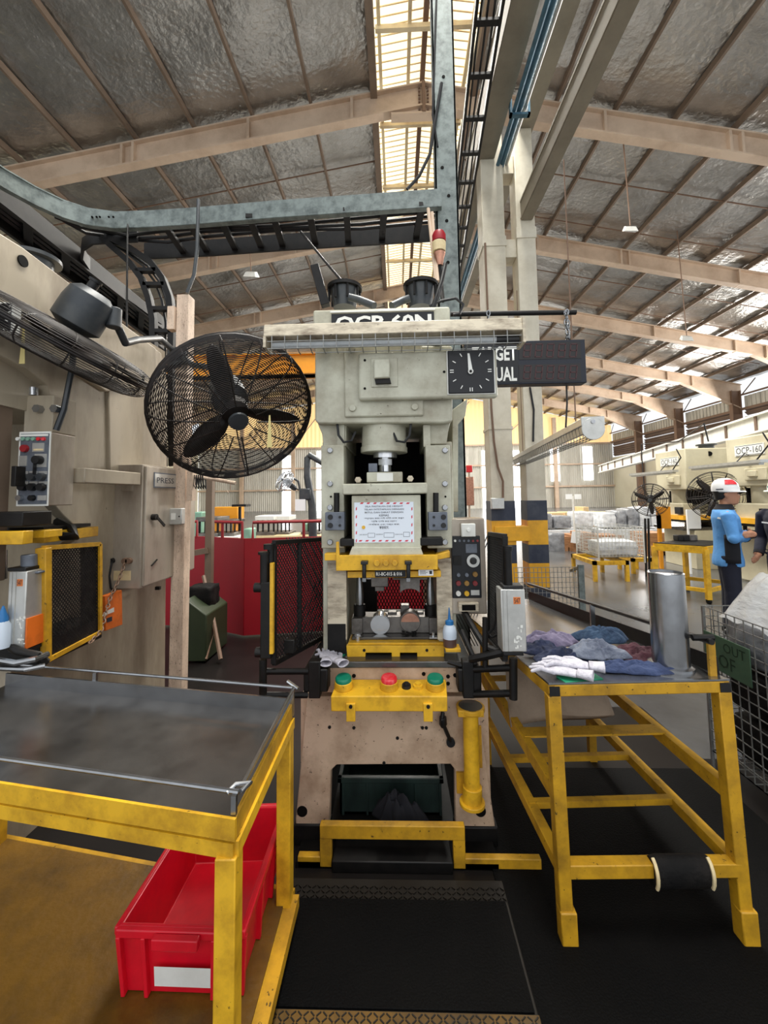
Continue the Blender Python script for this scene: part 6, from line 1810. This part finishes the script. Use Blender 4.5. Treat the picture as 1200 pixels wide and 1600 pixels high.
# white duct beam across the presses
b = MB(); a, c = at(938, 733, 21), at(1215, 654, 8); a.z += 0.0
b.bar(a, c, .1, .32); b.bar(a + Vector((0, 0, .17)), c + Vector((0, 0, .17)), .22, .04); b.bar(a - Vector((0, 0, .17)), c - Vector((0, 0, .17)), .22, .04)
bm_ = struct(b.build('runway_beam', 'white_paint'))
b = MB()
for k in range(12):
    p = a.lerp(c, (k + .5) / 12); b.bar(p - Vector((.06, 0, .15)), p + Vector((-.06, 0, .15)), .05, .05)
b.build('stiffener', 'louvre_brown', bm_)
b = MB(); b.tube([at(1107, 690, 9), at(1100, 662, 9), at(1060, 690, 10.5), at(1002, 694, 12), at(1003, 716, 12), at(1008, 780, 12)], .015, 6)
tag(b.build('supply_cable', 'black_plastic'), 'black cable slung from the white beam to the far presses', 'cable')

# yellow table in front of the press
p0, p1, p2 = onz(1022, 848, .8), onz(1102, 853, .8), onz(1150, 850, .8)
YT = thing('yellow_table', 'yellow steel table with dark top in front of the farther press', 'table', (p1.x, p1.y, 0))
far_v = Vector((.75, .45, 0))
b = MB()
q = [p0, p1, p1 + far_v, p0 + far_v]
b.hexa([x + Vector((0, 0, -.02)) for x in q] + [x + Vector((0, 0, 0.0)) for x in q]); b.build('table_top', 'black_steel', YT)
b = MB()
for i in range(4): b.bar(q[i] + Vector((0, 0, -.06)), q[(i + 1) % 4] + Vector((0, 0, -.06)), .04, .1)
b.build('top_frame', 'yellow', YT)
for x in q:
    b = MB(); b.bar((x.x, x.y, .06), (x.x, x.y, .75), .06, .06, (0, 1, 0)); lg = b.build('leg', 'yellow', YT)
    b = MB(); b.cyl((x.x - .02, x.y, .035), (x.x + .02, x.y, .035), .035, n=12); b.build('caster', 'rubber', lg)
b = MB()
for i in range(4): b.bar(q[i] + Vector((0, 0, -.62)), q[(i + 1) % 4] + Vector((0, 0, -.62)), .04, .05)
b.build('lower_rail', 'yellow', YT)
for k, (px, mt) in enumerate(((1053, 'black_steel'), (1062, 'black_steel'), (1072, 'die_steel'))):
    p = onz(px, 846, .8) + Vector((.15, .1, 0)); b = MB(); b.box(p.x - .06, p.x + .06, p.y - .06, p.y + .06, .8, .89)
    tag(b.build('die_box', mt, bevel=.01), ['black open block on the yellow table, leftmost', 'black block in the middle of the yellow table', 'grey steel block on the yellow table beside the black ones'][k], 'block', 'blocks on the yellow table')
b = MB(); a = at(1100, 825, 8.2); b.box(a.x - .3, a.x - .05, 8.2, 8.22, at(1100, 826, 8.2).z, at(1100, 796, 8.2).z); b.box(a.x - .29, a.x - .26, 8.22, 8.25, 0, at(1100, 796, 8.2).z)
tag(b.build('white_sheet', 'paper_white'), 'pale sheet hung beside the far press behind the man in blue', 'sheet')

# cage on a yellow trolley
def stand(px0, px1, py, Y, dx, dy, h, label, group='yellow trolley stands'):
    a = at(px0, py, Y); c = at(px1, py, Y)
    t = thing('trolley_stand', label, 'stand', (a.x, Y, 0), group)
    for x in (a.x, c.x):
        for y in (Y, Y + dy):
            b = MB(); b.box(x - .03, x + .03, y - .03, y + .03, 0, h); b.build('leg', 'yellow', t)
    b = MB(); b.box(a.x - .03, c.x + .03, Y - .03, Y + .03, h - .07, h); b.box(a.x - .03, c.x + .03, Y + dy - .03, Y + dy + .03, h - .07, h); b.box(a.x - .03, a.x + .03, Y, Y + dy, h - .07, h); b.box(c.x - .03, c.x + .03, Y, Y + dy, h - .07, h); b.build('stand_frame', 'yellow', t)
    return t


stand(930, 980, 900, 7.6, 0, .9, .36, 'yellow trolley stand carrying the white wire cage')
x0, x1 = at(930, 880, 7.75).x, at(1000, 880, 7.75).x
cage('wire_cage', 'white wire cage of wrapped parts on the yellow trolley stand', x0, x1, 7.6, 8.5, .42, .95, .06, .007, 'wire_white', legs=True, fmat='wire_white')
for k, (fx, w) in enumerate(((.3, .2), (.7, .2), (.5, .35))):
    lump('wrapped_part', (x0 + (x1 - x0) * fx, 7.9 + .25 * (k % 2), .56), w, .22, .13, 50 + k, 'wrap_white', 'white film wrapped part in the trolley cage, %s' % ('at its left', 'at its right', 'lying across the middle')[k], 'bundle', 'wrapped parts in the trolley cage')
stand(990, 1018, 895, 8.3, 0, .5, .3, 'low yellow stand half hidden right of the white cage')
b = MB()
for px in (1008, 1013): b.cyl(Vector((at(px, 868, 8.0).x, 8.0, 0)), at(px, 810, 8.0), .02, n=10)
[tag(o, l, 'post', 'thin uprights by the white cage') for o, l in zip(b.each('black_post', 'black_steel'), ('thin black upright right of the white cage, left of two', 'thin black upright right of the white cage, right of two'))]
# crates and bundles along the aisle
def crate(px0, px1, ytop, ybot, Y, d, label, mat='wood', planks=4):
    a, c = at(px0, ybot, Y), at(px1, ytop, Y); z0 = 0.1
    t = thing('wooden_crate', label, 'crate', ((a.x + c.x) / 2, Y + d / 2, 0), 'wooden crates along the aisle')
    b = MB(); b.box(a.x + .02, c.x - .02, Y + .02, Y + d - .02, z0, c.z - .02); b.build('crate_box', 'wood', t)
    for k in range(planks):
        za = z0 + (c.z - z0) * k / planks; zb = z0 + (c.z - z0) * (k + .9) / planks
        b = MB(); b.box(a.x, c.x, Y, Y + .02, za, zb); b.build('plank', mat, t)
    for f in (0, .48, .94):
        b = MB(); x = a.x + (c.x - a.x) * f; b.box(x, x + .09, Y, Y + d, 0, .1); b.build('runner', mat, t)


crate(883, 897, 838, 866, 11.6, .8, 'wooden crate next to the grey wrapped bundle, leftmost of the crate row')
crate(897, 912, 836, 868, 11.4, .9, 'middle wooden crate of the row with a pale sheet over it')
crate(913, 930, 832, 870, 11.1, .9, 'wooden crate partly behind the white wire cage')
crate(1012, 1050, 832, 875, 10.6, .8, 'wooden crate behind the yellow table')
crate(932, 975, 836, 868, 12.2, .9, 'wooden crate seen through the white wire cage')
b = MB(); a = at(894, 830, 11.3); b.hexa([a + Vector(v) for v in ((-.05, 0, -.3), (.15, 0, -.33), (.15, .01, -.33), (-.05, .01, -.3), (.0, 0, 0), (.25, 0, -.02), (.25, .01, -.02), (0, .01, 0))])
tag(b.build('paper_sheet', 'paper_white'), 'pale sheet hanging over the middle wooden crate', 'sheet')
lump('wrapped_pallet', at(871, 852, 11.5) + Vector((0, .4, 0)), .26, .3, .32, 70, 'wrap_grey', 'grey film wrapped pallet load left of the crates beside the striped column', 'bundle', 'wrapped pallet loads')
rnd = random.Random(4)
names_ = [(872, 0, 14.1, .28, .2), (906, 0, 14.1, .27, .26), (944, 0, 14.1, .2, .24), (962, 0, 14.1, .15, .27), (980, 0, 14.1, .16, .3), (998, 0, 14.1, .16, .32), (1014, 0, 14.1, .13, .31), (1028, 0, 14.1, .11, .28), (848, 0, 14.1, .18, .24)]
lab_ = ['long grey wrapped load farthest left on the rear stack', 'white wrapped load with a dark side above the crates', 'pale wrapped load above the left half of the white cage', 'dark wrapped load behind the white cage', 'tall grey wrapped load above the right half of the white cage', 'tall grey wrapped load left of the black uprights', 'grey wrapped load just below the farther fan', 'grey wrapped load beside the yellow stand', 'low grey wrapped load right behind the striped column']
for k, (px, py, Y, w, h) in enumerate(names_):
    c = at(px, 812, Y); c.z = .42 + h * 1.1
    lump('wrapped_load', c, w, .4, h, 80 + k, ('wrap_grey', 'wrap_white', 'wrap_white', 'wrap_grey')[k % 4], lab_[k], 'bundle', 'wrapped pallet loads')
for k, (px0, px1, Y) in enumerate(((840, 924, 13.6), (934, 1036, 13.6))):
    a, c = at(px0, 842, Y), at(px1, 830, Y); b = MB(); b.box(a.x, c.x, Y, Y + 1.2, 0, .4)
    tag(b.build('pallet_stack', 'wrap_white', bevel=.02), ['long white covered stack behind the crates', 'long white covered stack behind the white wire cage'][k], 'stack')
for k, (px0, px1, yt, yb) in enumerate(((853, 880, 801, 812), (883, 912, 800, 818), (915, 944, 800, 818), (912, 920, 792, 800), (946, 990, 800, 812))):
    Y = 20; a, c = at(px0, yb, Y), at(px1, yt, Y); b = MB(); b.box(a.x, c.x, Y, Y + 1, 0 if k != 3 else a.z, c.z)
    tag(b.build('pale_crate', 'pale_wood', bevel=.02), ['pale wooden crate nearest the striped column at the far end', 'pale wooden crate in the middle of the far row', 'pale wooden crate right of the middle one in the far row', 'small pale box on top of the far crates', 'pale wooden crate farthest right in the far row'][k], 'crate', 'pale crates at the far end')
# sign post with two white plates
b = MB(); p = at(896, 790, 13); b.box(p.x - .02, p.x + .02, 13, 13.04, 0, at(896, 775, 13).z)
sp = tag(b.build('sign_post', 'white_paint'), 'thin pale post with two small white plates above the crates', 'post')
for px in (889, 903):
    b = MB(); b.pr(px - 5, 772, px + 5, 780, 12.98, .01); b.build('sign_plate', 'paper_white', sp)
# mesh fence panel by the columns
FP = thing('mesh_fence', 'low grey wire mesh panel with an end post at the foot of the columns', 'fence', at(860, 960, 5.4))
a, c = at(806, 975, 5.3), at(902, 886, 5.3)
b = MB()
n = 16
for i in range(n + 1): x = a.x + (c.x - a.x) * i / n; b.bar((x, 5.3, .03), (x, 5.3, c.z), .006, .006)
for j in range(11): z = .03 + (c.z - .03) * j / 10; b.bar((a.x, 5.3, z), (c.x, 5.3, z), .006, .006)
b.build('fence_mesh', 'wire', FP)
b = MB(); b.box(c.x, c.x + .07, 5.27, 5.3, 0, c.z + .03); b.bar((c.x + .04, 5.3, c.z), (c.x + .04, 5.6, c.z - .1), .03, .03); b.build('end_post', 'galvanised', FP)
b = MB(); p = at(775, 790, 5.98); b.box(p.x - .08, p.x + .1, 5.9, 5.98, at(785, 795, 5.98).z, at(785, 778, 5.98).z)
sb_ = tag(b.build('switch_box', 'aluminium', bevel=.008), 'grey switch box on the striped column with conduit above', 'switch')
b = MB(); b.tube([at(786, 778, 5.95), at(786, 752, 5.95), at(778, 730, 5.95), at(772, 690, 5.95), at(768, 640, 5.95), at(758, 380, 5.95)], .016, 7); b.build('conduit', 'brown_steel', sb_)
b = MB(); b.tube([at(828, 605, 5.98), at(834, 640, 5.98), at(833, 690, 5.98)], .014, 6); tag(b.build('column_cable', 'black_plastic'), 'black cable hanging down the inner striped column', 'cable')
# red beacon on a thin pole beyond the press
b = MB(); p = at(733, 850, 9); b.cyl((p.x, 9, 0), at(733, 738, 9), .02, n=8)
bp_ = thing('beacon_pole', 'thin pale pole with a small red beacon right of the press', 'beacon', (p.x, 9, 0)); b.build('pole', 'rafter_paint', bp_)
b = MB(); b.pr(729, 727, 738, 738, 8.96, .1); b.build('beacon', 'beacon_red', bp_, bevel=.01)
b = MB(); b.pr(726, 745, 740, 790, 8.95, .04); b.build('air_unit', 'copper', bp_, bevel=.01)

# ================================================================ BACKGROUND, LEFT SIDE
b = MB(); a, c = at(120, 593, 9.5), at(640, 548, 9.5); b.box(a.x, c.x, 9.5, 9.8, a.z, c.z); b.box(a.x, c.x, 9.42, 9.88, a.z, a.z + .04); b.box(a.x, c.x, 9.42, 9.88, c.z - .04, c.z)
rw = MB(); rw.box(a.x - .1, a.x + .3, 7.5, 12, a.z - .4, a.z - .02); rw.box(a.x, a.x + .2, 9.5, 9.75, 0, a.z - .4); struct(rw.build('runway_beam', 'crane_beam'))
tag(b.build('crane_girder', 'orange_paint'), 'orange overhead crane girder behind the big fan', 'crane')
pts = [(-4.2, 5.4), (-2.35, 5.05), (-1.75, 4.75), (-.3, 5.0), (.75, 4.8)]
labs = ['red steel screen panel behind the worn post, leftmost', 'narrow angled red steel screen panel right of the worn post', 'red steel screen panel behind the left mesh guard', 'red steel screen panel seen through the open die']
for k in range(4):
    p, q = Vector((*pts[k], 0)), Vector((*pts[k + 1], 0))
    t = thing('red_screen', labs[k], 'screen', (p + q) / 2, 'red steel screens')
    b = MB(); b.bar(p + Vector((0, 0, .56)), q + Vector((0, 0, .56)), .02, 1.08); b.build('screen_sheet', 'red_panel', t)
    if k < 3:
        b = MB(); d = (q - p)
        a0, a1 = p + d * .06, p + d * .94
        b.tube([a0 + Vector((0, 0, 1.08)), a0 + Vector((0, 0, 1.28)), a1 + Vector((0, 0, 1.28)), a1 + Vector((0, 0, 1.08))], .018, 7); b.tube([p + d * .45 + Vector((0, 0, 1.08)), p + d * .45 + Vector((0, 0, 1.28))], .018, 7); b.build('top_rail', 'red_pipe', t)
b = MB(); x0, x1 = at(288, 1000, 4.0).x, at(322, 1000, 4.0).x; b.prism([(x0, 4.0, 0.02), (x1, 4.0, 0.02), (x1, 4.0, .45), (x0, 4.0, .6)], (0, .5, 0))
o = tag(b.build('green_cabinet', 'green_paint', bevel=.01), 'low dark green machine box behind the worn post', 'machine')
lump('black_bag', at(318, 938, 4.3), .12, .12, .16, 91, 'rubber', 'black bag slumped on the green machine box', 'bag', None)
b = MB(); p = at(326, 800, 4.5); b.box(p.x - .035, p.x + .035, 4.5, 4.57, 0, at(326, 742, 4.5).z); b.bar((p.x - .3, 4.5, .95), (p.x, 4.5, 1.0), .05, .06)
tag(b.build('grey_post', 'purlin_paint'), 'second, grey brown post beyond the worn post, before the red screen', 'post')
b = MB(); b.tube([at(318, 900, 4.4), at(332, 960, 4.2), at(345, 1030, 4.0)], .02, 6); b.tube([at(340, 960, 4.3), at(322, 1030, 4.0)], .012, 6); tag(b.build('leaning_rods', 'brown_steel'), 'thin rods leaning beside the green machine box', 'rod')
# benches with dies
def bench(px0, px1, ytop, Y, d, mat, label):
    a, c = at(px0, ytop, Y), at(px1, ytop, Y); t = thing('work_bench', label, 'bench', ((a.x + c.x) / 2, Y + d / 2, 0), 'benches at the far left')
    b = MB(); b.box(a.x, c.x, Y, Y + d, a.z - .06, a.z); b.build('bench_top', mat, t); b = MB(); b.box(a.x + .1, c.x - .1, Y + .1, Y + d - .1, .1, a.z - .06); b.build('bench_cabinet', mat, t)
    for x in (a.x + .05, c.x - .05):
        for y in (Y + .05, Y + d - .05): b = MB(); b.box(x - .04, x + .04, y - .04, y + .04, 0, a.z - .06); b.build('leg', mat, t)
    return a.z


def dieset(px0, px1, ytop, ybot, Y, label, mat='die_steel'):
    a, c = at(px0, ybot, Y), at(px1, ytop, Y); h = c.z - a.z; w = c.x - a.x
    t = thing('die_set', label, 'die', ((a.x + c.x) / 2, Y + .3, a.z), 'dies on the far benches')
    b = MB(); b.box(a.x, c.x, Y, Y + .6, c.z - h * .22, c.z); b.build('upper_plate', mat, t, bevel=.01)
    b = MB(); b.box(a.x, c.x, Y, Y + .6, a.z, a.z + h * .2); b.build('lower_plate', 'die_steel', t, bevel=.01)
    for f in (.08, .35, .65, .92):
        b = MB(); x = a.x + w * f; b.cyl((x, Y + .1, a.z + h * .2), (x, Y + .1, c.z - h * .2), w * .05, n=12); b.build('guide_post', 'black_steel', t)


bench(298, 372, 840, 8.0, .8, 'white_paint', 'white bench left, behind the red screen')
bench(374, 500, 838, 8.6, .8, 'cream_label', 'cream bench in the middle, behind the red screen')
dieset(305, 340, 808, 840, 8.1, 'grey die on the white bench behind the grey brown post')
dieset(342, 366, 812, 838, 8.2, 'small grey die on the white bench right of the post')
dieset(398, 428, 806, 838, 8.7, 'grey die with black posts at the left on the cream bench', 'white_paint')
dieset(430, 452, 806, 838, 8.9, 'grey die with pale top in the middle of the cream bench', 'white_paint')
dieset(470, 500, 812, 836, 8.8, 'die at the right of the cream bench near the bent pole')
b = MB(); b.pr(330, 792, 371, 812, 8.9, .4); b.pr(334, 812, 339, 900, 8.95, .3); b.pr(362, 812, 367, 900, 8.95, .3); t = tag(b.build('yellow_block', 'orange_paint', bevel=.01), 'orange yellow steel box standing among the dies', 'box')
b = MB(); b.pr(362, 788, 384, 792, 8.4, .3); b.pr(372, 792, 376, 830, 8.5, .05); tag(b.build('jib_crane', 'black_steel'), 'small black jib beside the orange yellow box', 'jib')
b = MB(); b.pr(380, 826, 392, 845, 7.6, .3); b.pr(381, 845, 391, 935, 7.65, .2); tag(b.build('mint_machine', 'mint_paint', bevel=.02), 'small mint green machine in front of the cream bench', 'machine')
b = MB(); b.pr(298, 800, 316, 896, 9, .4); tag(b.build('mint_cabinet', 'mint_paint', bevel=.02), 'mint green cabinet left of the dies', 'cabinet')
b = MB(); b.pr(474, 818, 486, 894, 9.5, .3); tag(b.build('mint_cabinet', 'mint_paint', bevel=.02), 'mint green cabinet behind the bent pole', 'cabinet')
# bent pole with a small fan
b = MB(); b.tube([Vector((at(489, 842, 7).x, 7, 0)), at(489, 842, 7), at(488, 790, 7), at(480, 745, 7), at(480, 716, 7), at(483, 711, 7), at(507, 725, 7)], [.07, .07, .07, .06, .055, .05, .05], 12)
bp2 = tag(b.build('bent_pole', 'motor_grey'), 'dark bent pole left of the press, beyond the red screen', 'pole')
b = MB(); b.pr(461, 780, 477, 798, 6.9, .05); tag(b.build('notice_board', 'paper_white'), 'small white notice board hung on the bent pole', 'notice')
c = at(445, 752, 6.9)
fan('industrial_fan', 'small chrome fan tilted upwards on the bent pole', c, (-.5, -.6, .45), .19, arm=[at(455, 745, 7.0), at(466, 752, 7.0), at(470, 770, 7.0), at(482, 776, 7.0)], rings=11, spokes=8, motor_r=.05, mat='bright_steel')
b = MB(); b.pr(467, 763, 485, 781, 6.9, .2); tag(b.build('pole_bracket', 'motor_grey', bevel=.02), 'dark clamp holding the small fan to the bent pole', 'clamp')

# ================================================================ PEOPLE
def person(label, base, ang, arms, cols, seedlabel):
    fw = Vector((math.cos(ang), math.sin(ang), 0)); lf = Vector((-math.sin(ang), math.cos(ang), 0)); up = Vector((0, 0, 1)); base = Vector(base)
    q = lambda f, l, u: base + fw * f + lf * l + up * u
    def torso(b, secs, k=0.0):
        b.loft([(q(f, 0, u), fw * (d + k), lf * (w + k)) for u, f, d, w in secs], 20)
    b = MB()
    S = [(.80, 0, .10, .14), (.92, 0, .1, .14), (1.02, 0, .095, .13), (1.15, .01, .105, .155), (1.27, .0, .105, .17), (1.33, -.01, .08, .15), (1.37, -.01, .06, .08)]
    torso(b, S)
    b.tube([q(-.01, 0, 1.33), q(.015, 0, 1.46)], [.058, .052], 14)
    # head with jaw, brow and nose
    b.loft([(q(.055, 0, 1.405), fw * .04, lf * .03), (q(.055, 0, 1.425), fw * .07, lf * .052), (q(.045, 0, 1.47), fw * .09, lf * .066), (q(.035, 0, 1.53), fw * .098, lf * .074), (q(.03, 0, 1.58), fw * .096, lf * .073), (q(.025, 0, 1.62), fw * .08, lf * .06), (q(.02, 0, 1.645), fw * .04, lf * .03)], 20)
    b.loft([(q(.125, 0, 1.535), fw * .008, lf * .007), (q(.138, 0, 1.505), fw * .013, lf * .012), (q(.132, 0, 1.488), fw * .012, lf * .015), (q(.12, 0, 1.482), fw * .008, lf * .012)], 10)
    for s in (-1, 1):
        b.loft([(q(.02, s * .07, 1.49), fw * .012, lf * .008), (q(.012, s * .08, 1.52), fw * .022, lf * .009), (q(.01, s * .078, 1.545), fw * .014, lf * .008)], 10)
        b.tube([q(0, s * .085, .86), q(.01, s * .09, .47), q(-.01, s * .09, .1)], [.082, .058, .042], 14, round_ends=True)
        b.tube([q(-.03, s * .09, .05), q(.15, s * .1, .035)], [.04, .035], 10, round_ends=True)
    for s, sh, el, wr, hd in arms:
        b.tube([q(*sh), q(*el), q(*wr)], [.052, .042, .03], 12, round_ends=True)
        w, h = Vector(wr), Vector(hd); d = (h - w); n = d.normalized(); side = n.cross(Vector((0, 0, 1))).normalized(); sd2 = Vector((0, 0, 1)) if abs(n.z) < .7 else Vector((1, 0, 0))
        wv = (sd2 - n * sd2.dot(n)).normalized()
        pk = w + n * .075
        b.tube([q(*(w + wv * .012)), q(*(pk + wv * .014))], [.022, .024], 10, round_ends=True); b.tube([q(*(w - wv * .012)), q(*(pk - wv * .014))], [.022, .022], 10, round_ends=True)
        curl = Vector((-.02 * s, 0, 0)) if False else n.cross(wv) * .0
        for i, (o_, L) in enumerate(((.03, .065), (.011, .078), (-.009, .074), (-.028, .058))):
            p0 = pk + wv * o_ * .9; p1 = p0 + n * L * .55 + wv * o_ * .15; p2 = p1 + n * L * .4 + n.cross(wv) * .012
            b.tube([q(*p0), q(*p1), q(*p2)], [.0095, .009, .0075], 8, round_ends=True)
        p0 = w + n * .025 + wv * .028; b.tube([q(*p0), q(*(p0 + wv * .03 + n * .03)), q(*(p0 + wv * .035 + n * .06))], [.011, .0105, .009], 8, round_ends=True)
    body = remesh(b.build('person', 'skin', None, angle=0), .0075, 3)
    tag(body, label, 'person'); OFF[body.name] = Vector()
    for s in (-1, 1):
        b = MB(); b.tube([q(.117, s * .03, 1.535), q(.126, s * .03, 1.535)], [.011, .006], 10); b.build('eye', 'ink', body)
    b = MB(); b.bar(q(.128, -.022, 1.458), q(.128, .022, 1.458), .008, .007); b.build('mouth', 'copper', body)
    # jacket: torso and sleeves as one surface
    b = MB()
    torso(b, [(.74, 0, .118, .155), (.8, 0, .12, .158)] + S[1:6] + [(1.36, -.01, .075, .1)], .024)
    for s, sh, el, wr, hd in arms:
        e2 = Vector(wr) - (Vector(wr) - Vector(el)).normalized() * .02
        b.tube([q(sh[0], sh[1] * .8, sh[2] + .01), q(*sh), q(*el), q(*e2)], [.062, .07, .06, .046], 14, round_ends=False)
        b.tube([q(*el), q(*(Vector(el) + Vector((0, 0, .001))))], [.058, .058], 12, round_ends=True)
    jk = remesh(b.build('jacket', cols['jacket'], body, angle=0), .011, 5)
    b = MB(); b.loft([(q(-.005, 0, 1.36), fw * .1, lf * .115), (q(.0, 0, 1.4), fw * .078, lf * .08), (q(.0, 0, 1.42), fw * .075, lf * .074)], 20); b.build('collar', 'cloth_black', jk)
    for s, sh, el, wr, hd in arms:
        w = Vector(wr); n = (w - Vector(el)).normalized(); b = MB(); b.tube([q(*(w - n * .045)), q(*(w - n * .012))], [.049, .046], 12); b.build('cuff', 'cloth_black', jk)
    if cols.get('panel'):
        b = MB()
        vs = []; fs = []
        for j in range(7):
            for i in range(7):
                a = -PI / 2 + (-.42 + .84 * i / 6); u = .79 + .3 * j / 6
                w = .158 + .03 * (1 if u < .95 else .6); dd = .12 + .03
                vs.append(q((dd + .004) * math.sin(a + PI / 2) * 1.0 + .02, (w + .012) * -math.cos(a + PI / 2), u))
        for j in range(6):
            for i in range(6): fs.append((j * 7 + i, j * 7 + i + 1, j * 7 + i + 8, j * 7 + i + 7))
        b.add(vs, fs); o = b.build('side_panel', 'cloth_black', jk); so = o.modifiers.new('t', 'SOLIDIFY'); so.thickness = .012; so.offset = 0
        b = MB(); b.bar(q(-.09, -.19, 1.275), q(-.02, -.2, 1.255), .008, .018); b.build('sleeve_mark', 'mark_white', jk)
    else:
        b = MB(); b.bar(q(.145, .14, 1.2), q(.15, -.12, 1.22), .01, .014); b.build('chest_stripe', 'mark_white', jk)
        b = MB(); p = q(.152, .0, 1.2); b.bar(q(.155, .05, 1.205), q(.157, -.03, 1.21), .006, .05); b.build('badge', 'pale_wood', jk)
    b = MB()
    torso(b, [(.76, 0, .1, .14), (.84, 0, .108, .15), (.93, 0, .105, .145)], .012)
    for s in (-1, 1): b.tube([q(0, s * .085, .86), q(.012, s * .095, .47), q(-.01, s * .095, .07)], [.1, .078, .07], 14)
    remesh(b.build('trousers', 'cloth_navy', body, angle=0), .012, 4)
    for s in (-1, 1):
        b = MB(); b.loft([(q(-.085, s * .095, .03), lf * .03, up * .03), (q(-.04, s * .095, .045), lf * .045, up * .045), (q(.06, s * .1, .042), lf * .048, up * .042), (q(.15, s * .105, .03), lf * .042, up * .03), (q(.19, s * .105, .022), lf * .02, up * .018)], 14); b.build('shoe', 'black_plastic', body)
    b = MB(); b.loft([(q(-.045, 0, 1.47), fw * .04, lf * .058), (q(-.02, 0, 1.5), fw * .065, lf * .078), (q(-.005, 0, 1.56), fw * .095, lf * .082), (q(.0, 0, 1.6), fw * .1, lf * .082)], 18); b.build('hair', 'hair', body)
    # hard hat
    b = MB(); hc = q(.02, 0, 1.572); tl = (up * 1 + fw * -.06).normalized()
    b.loft([(hc + tl * h, fw * r, lf * r * .84) for h, r in ((-.01, .128), (.03, .128), (.075, .116), (.11, .09), (.132, .05), (.138, .01))], 24); hh_ = b.build('hard_hat', cols['hat'], body)
    b = MB(); b.loft([(hc + fw * .04 - tl * .02, fw * .142, lf * .112), (hc + fw * .03 - tl * .006, fw * .14, lf * .112)], 24); b.build('hat_brim', cols['hat'], hh_)
    if cols.get('panel'):
        vs = []; fs = []
        for jj, (h, r) in enumerate(((.062, .12), (.08, .1145), (.1, .099), (.116, .08))):
            for ii in range(7):
                a = math.radians(-95 + 60 * ii / 6); vs.append(hc + tl * (h + .002) + fw * (math.cos(a) * r * 1.03) + lf * (math.sin(a) * r * .865))
        for jj in range(3):
            for ii in range(6): fs.append((jj * 7 + ii, jj * 7 + ii + 1, jj * 7 + ii + 8, jj * 7 + ii + 7))
        b = MB(); b.add(vs, fs); b.build('hat_stripe', 'red_button', hh_, label='red stripe on the helmet')
        b = MB(); b.bar(hc + fw * -.09 + tl * .012 - lf * .082, hc + fw * -.03 + tl * .014 - lf * .106, .006, .01); b.build('hat_mark', 'ink', hh_)
    else:
        b = MB(); b.bar(hc + fw * .148 + tl * .03 - lf * .03, hc + fw * .148 + tl * .03 + lf * .03, .01, .024); b.build('hat_mark', 'mint_paint', hh_)
        b = MB()
        for s in (-1, 1): b.tube([q(.13, s * .034 + .022 * math.cos(t), 1.533 + .016 * math.sin(t)) for t in [k * PI / 5 for k in range(10)]], .002, 5, closed=True)
        b.build('spectacles', 'ink', body)
    return body


base = at(1146, 994, 4.8); base.z = 0
person('man in light blue jacket and white helmet with red stripe, arms crossed', base, math.radians(-30),
       [(-1, (0, -.2, 1.3), (.03, -.25, 1.06), (.17, .0, 1.05), (.18, .1, 1.07)), (1, (0, .2, 1.3), (.07, .23, 1.06), (.215, -.1, 1.1), (.1, -.235, 1.1))],
       dict(jacket='jacket_blue', hat='helmet_white', panel=True), 1)
base = at(1241, 994, 4.6); base.z = 0
person('man in dark navy work clothes and pale green helmet at the right edge', base, math.radians(196),
       [(-1, (0, -.2, 1.3), (-.02, -.25, 1.03), (.12, -.2, .86), (.2, -.18, .82)), (1, (0, .2, 1.3), (-.02, .25, 1.03), (.1, .22, .84), (.16, .2, .8))],
       dict(jacket='cloth_navy', hat='helmet_green', panel=False), 2)
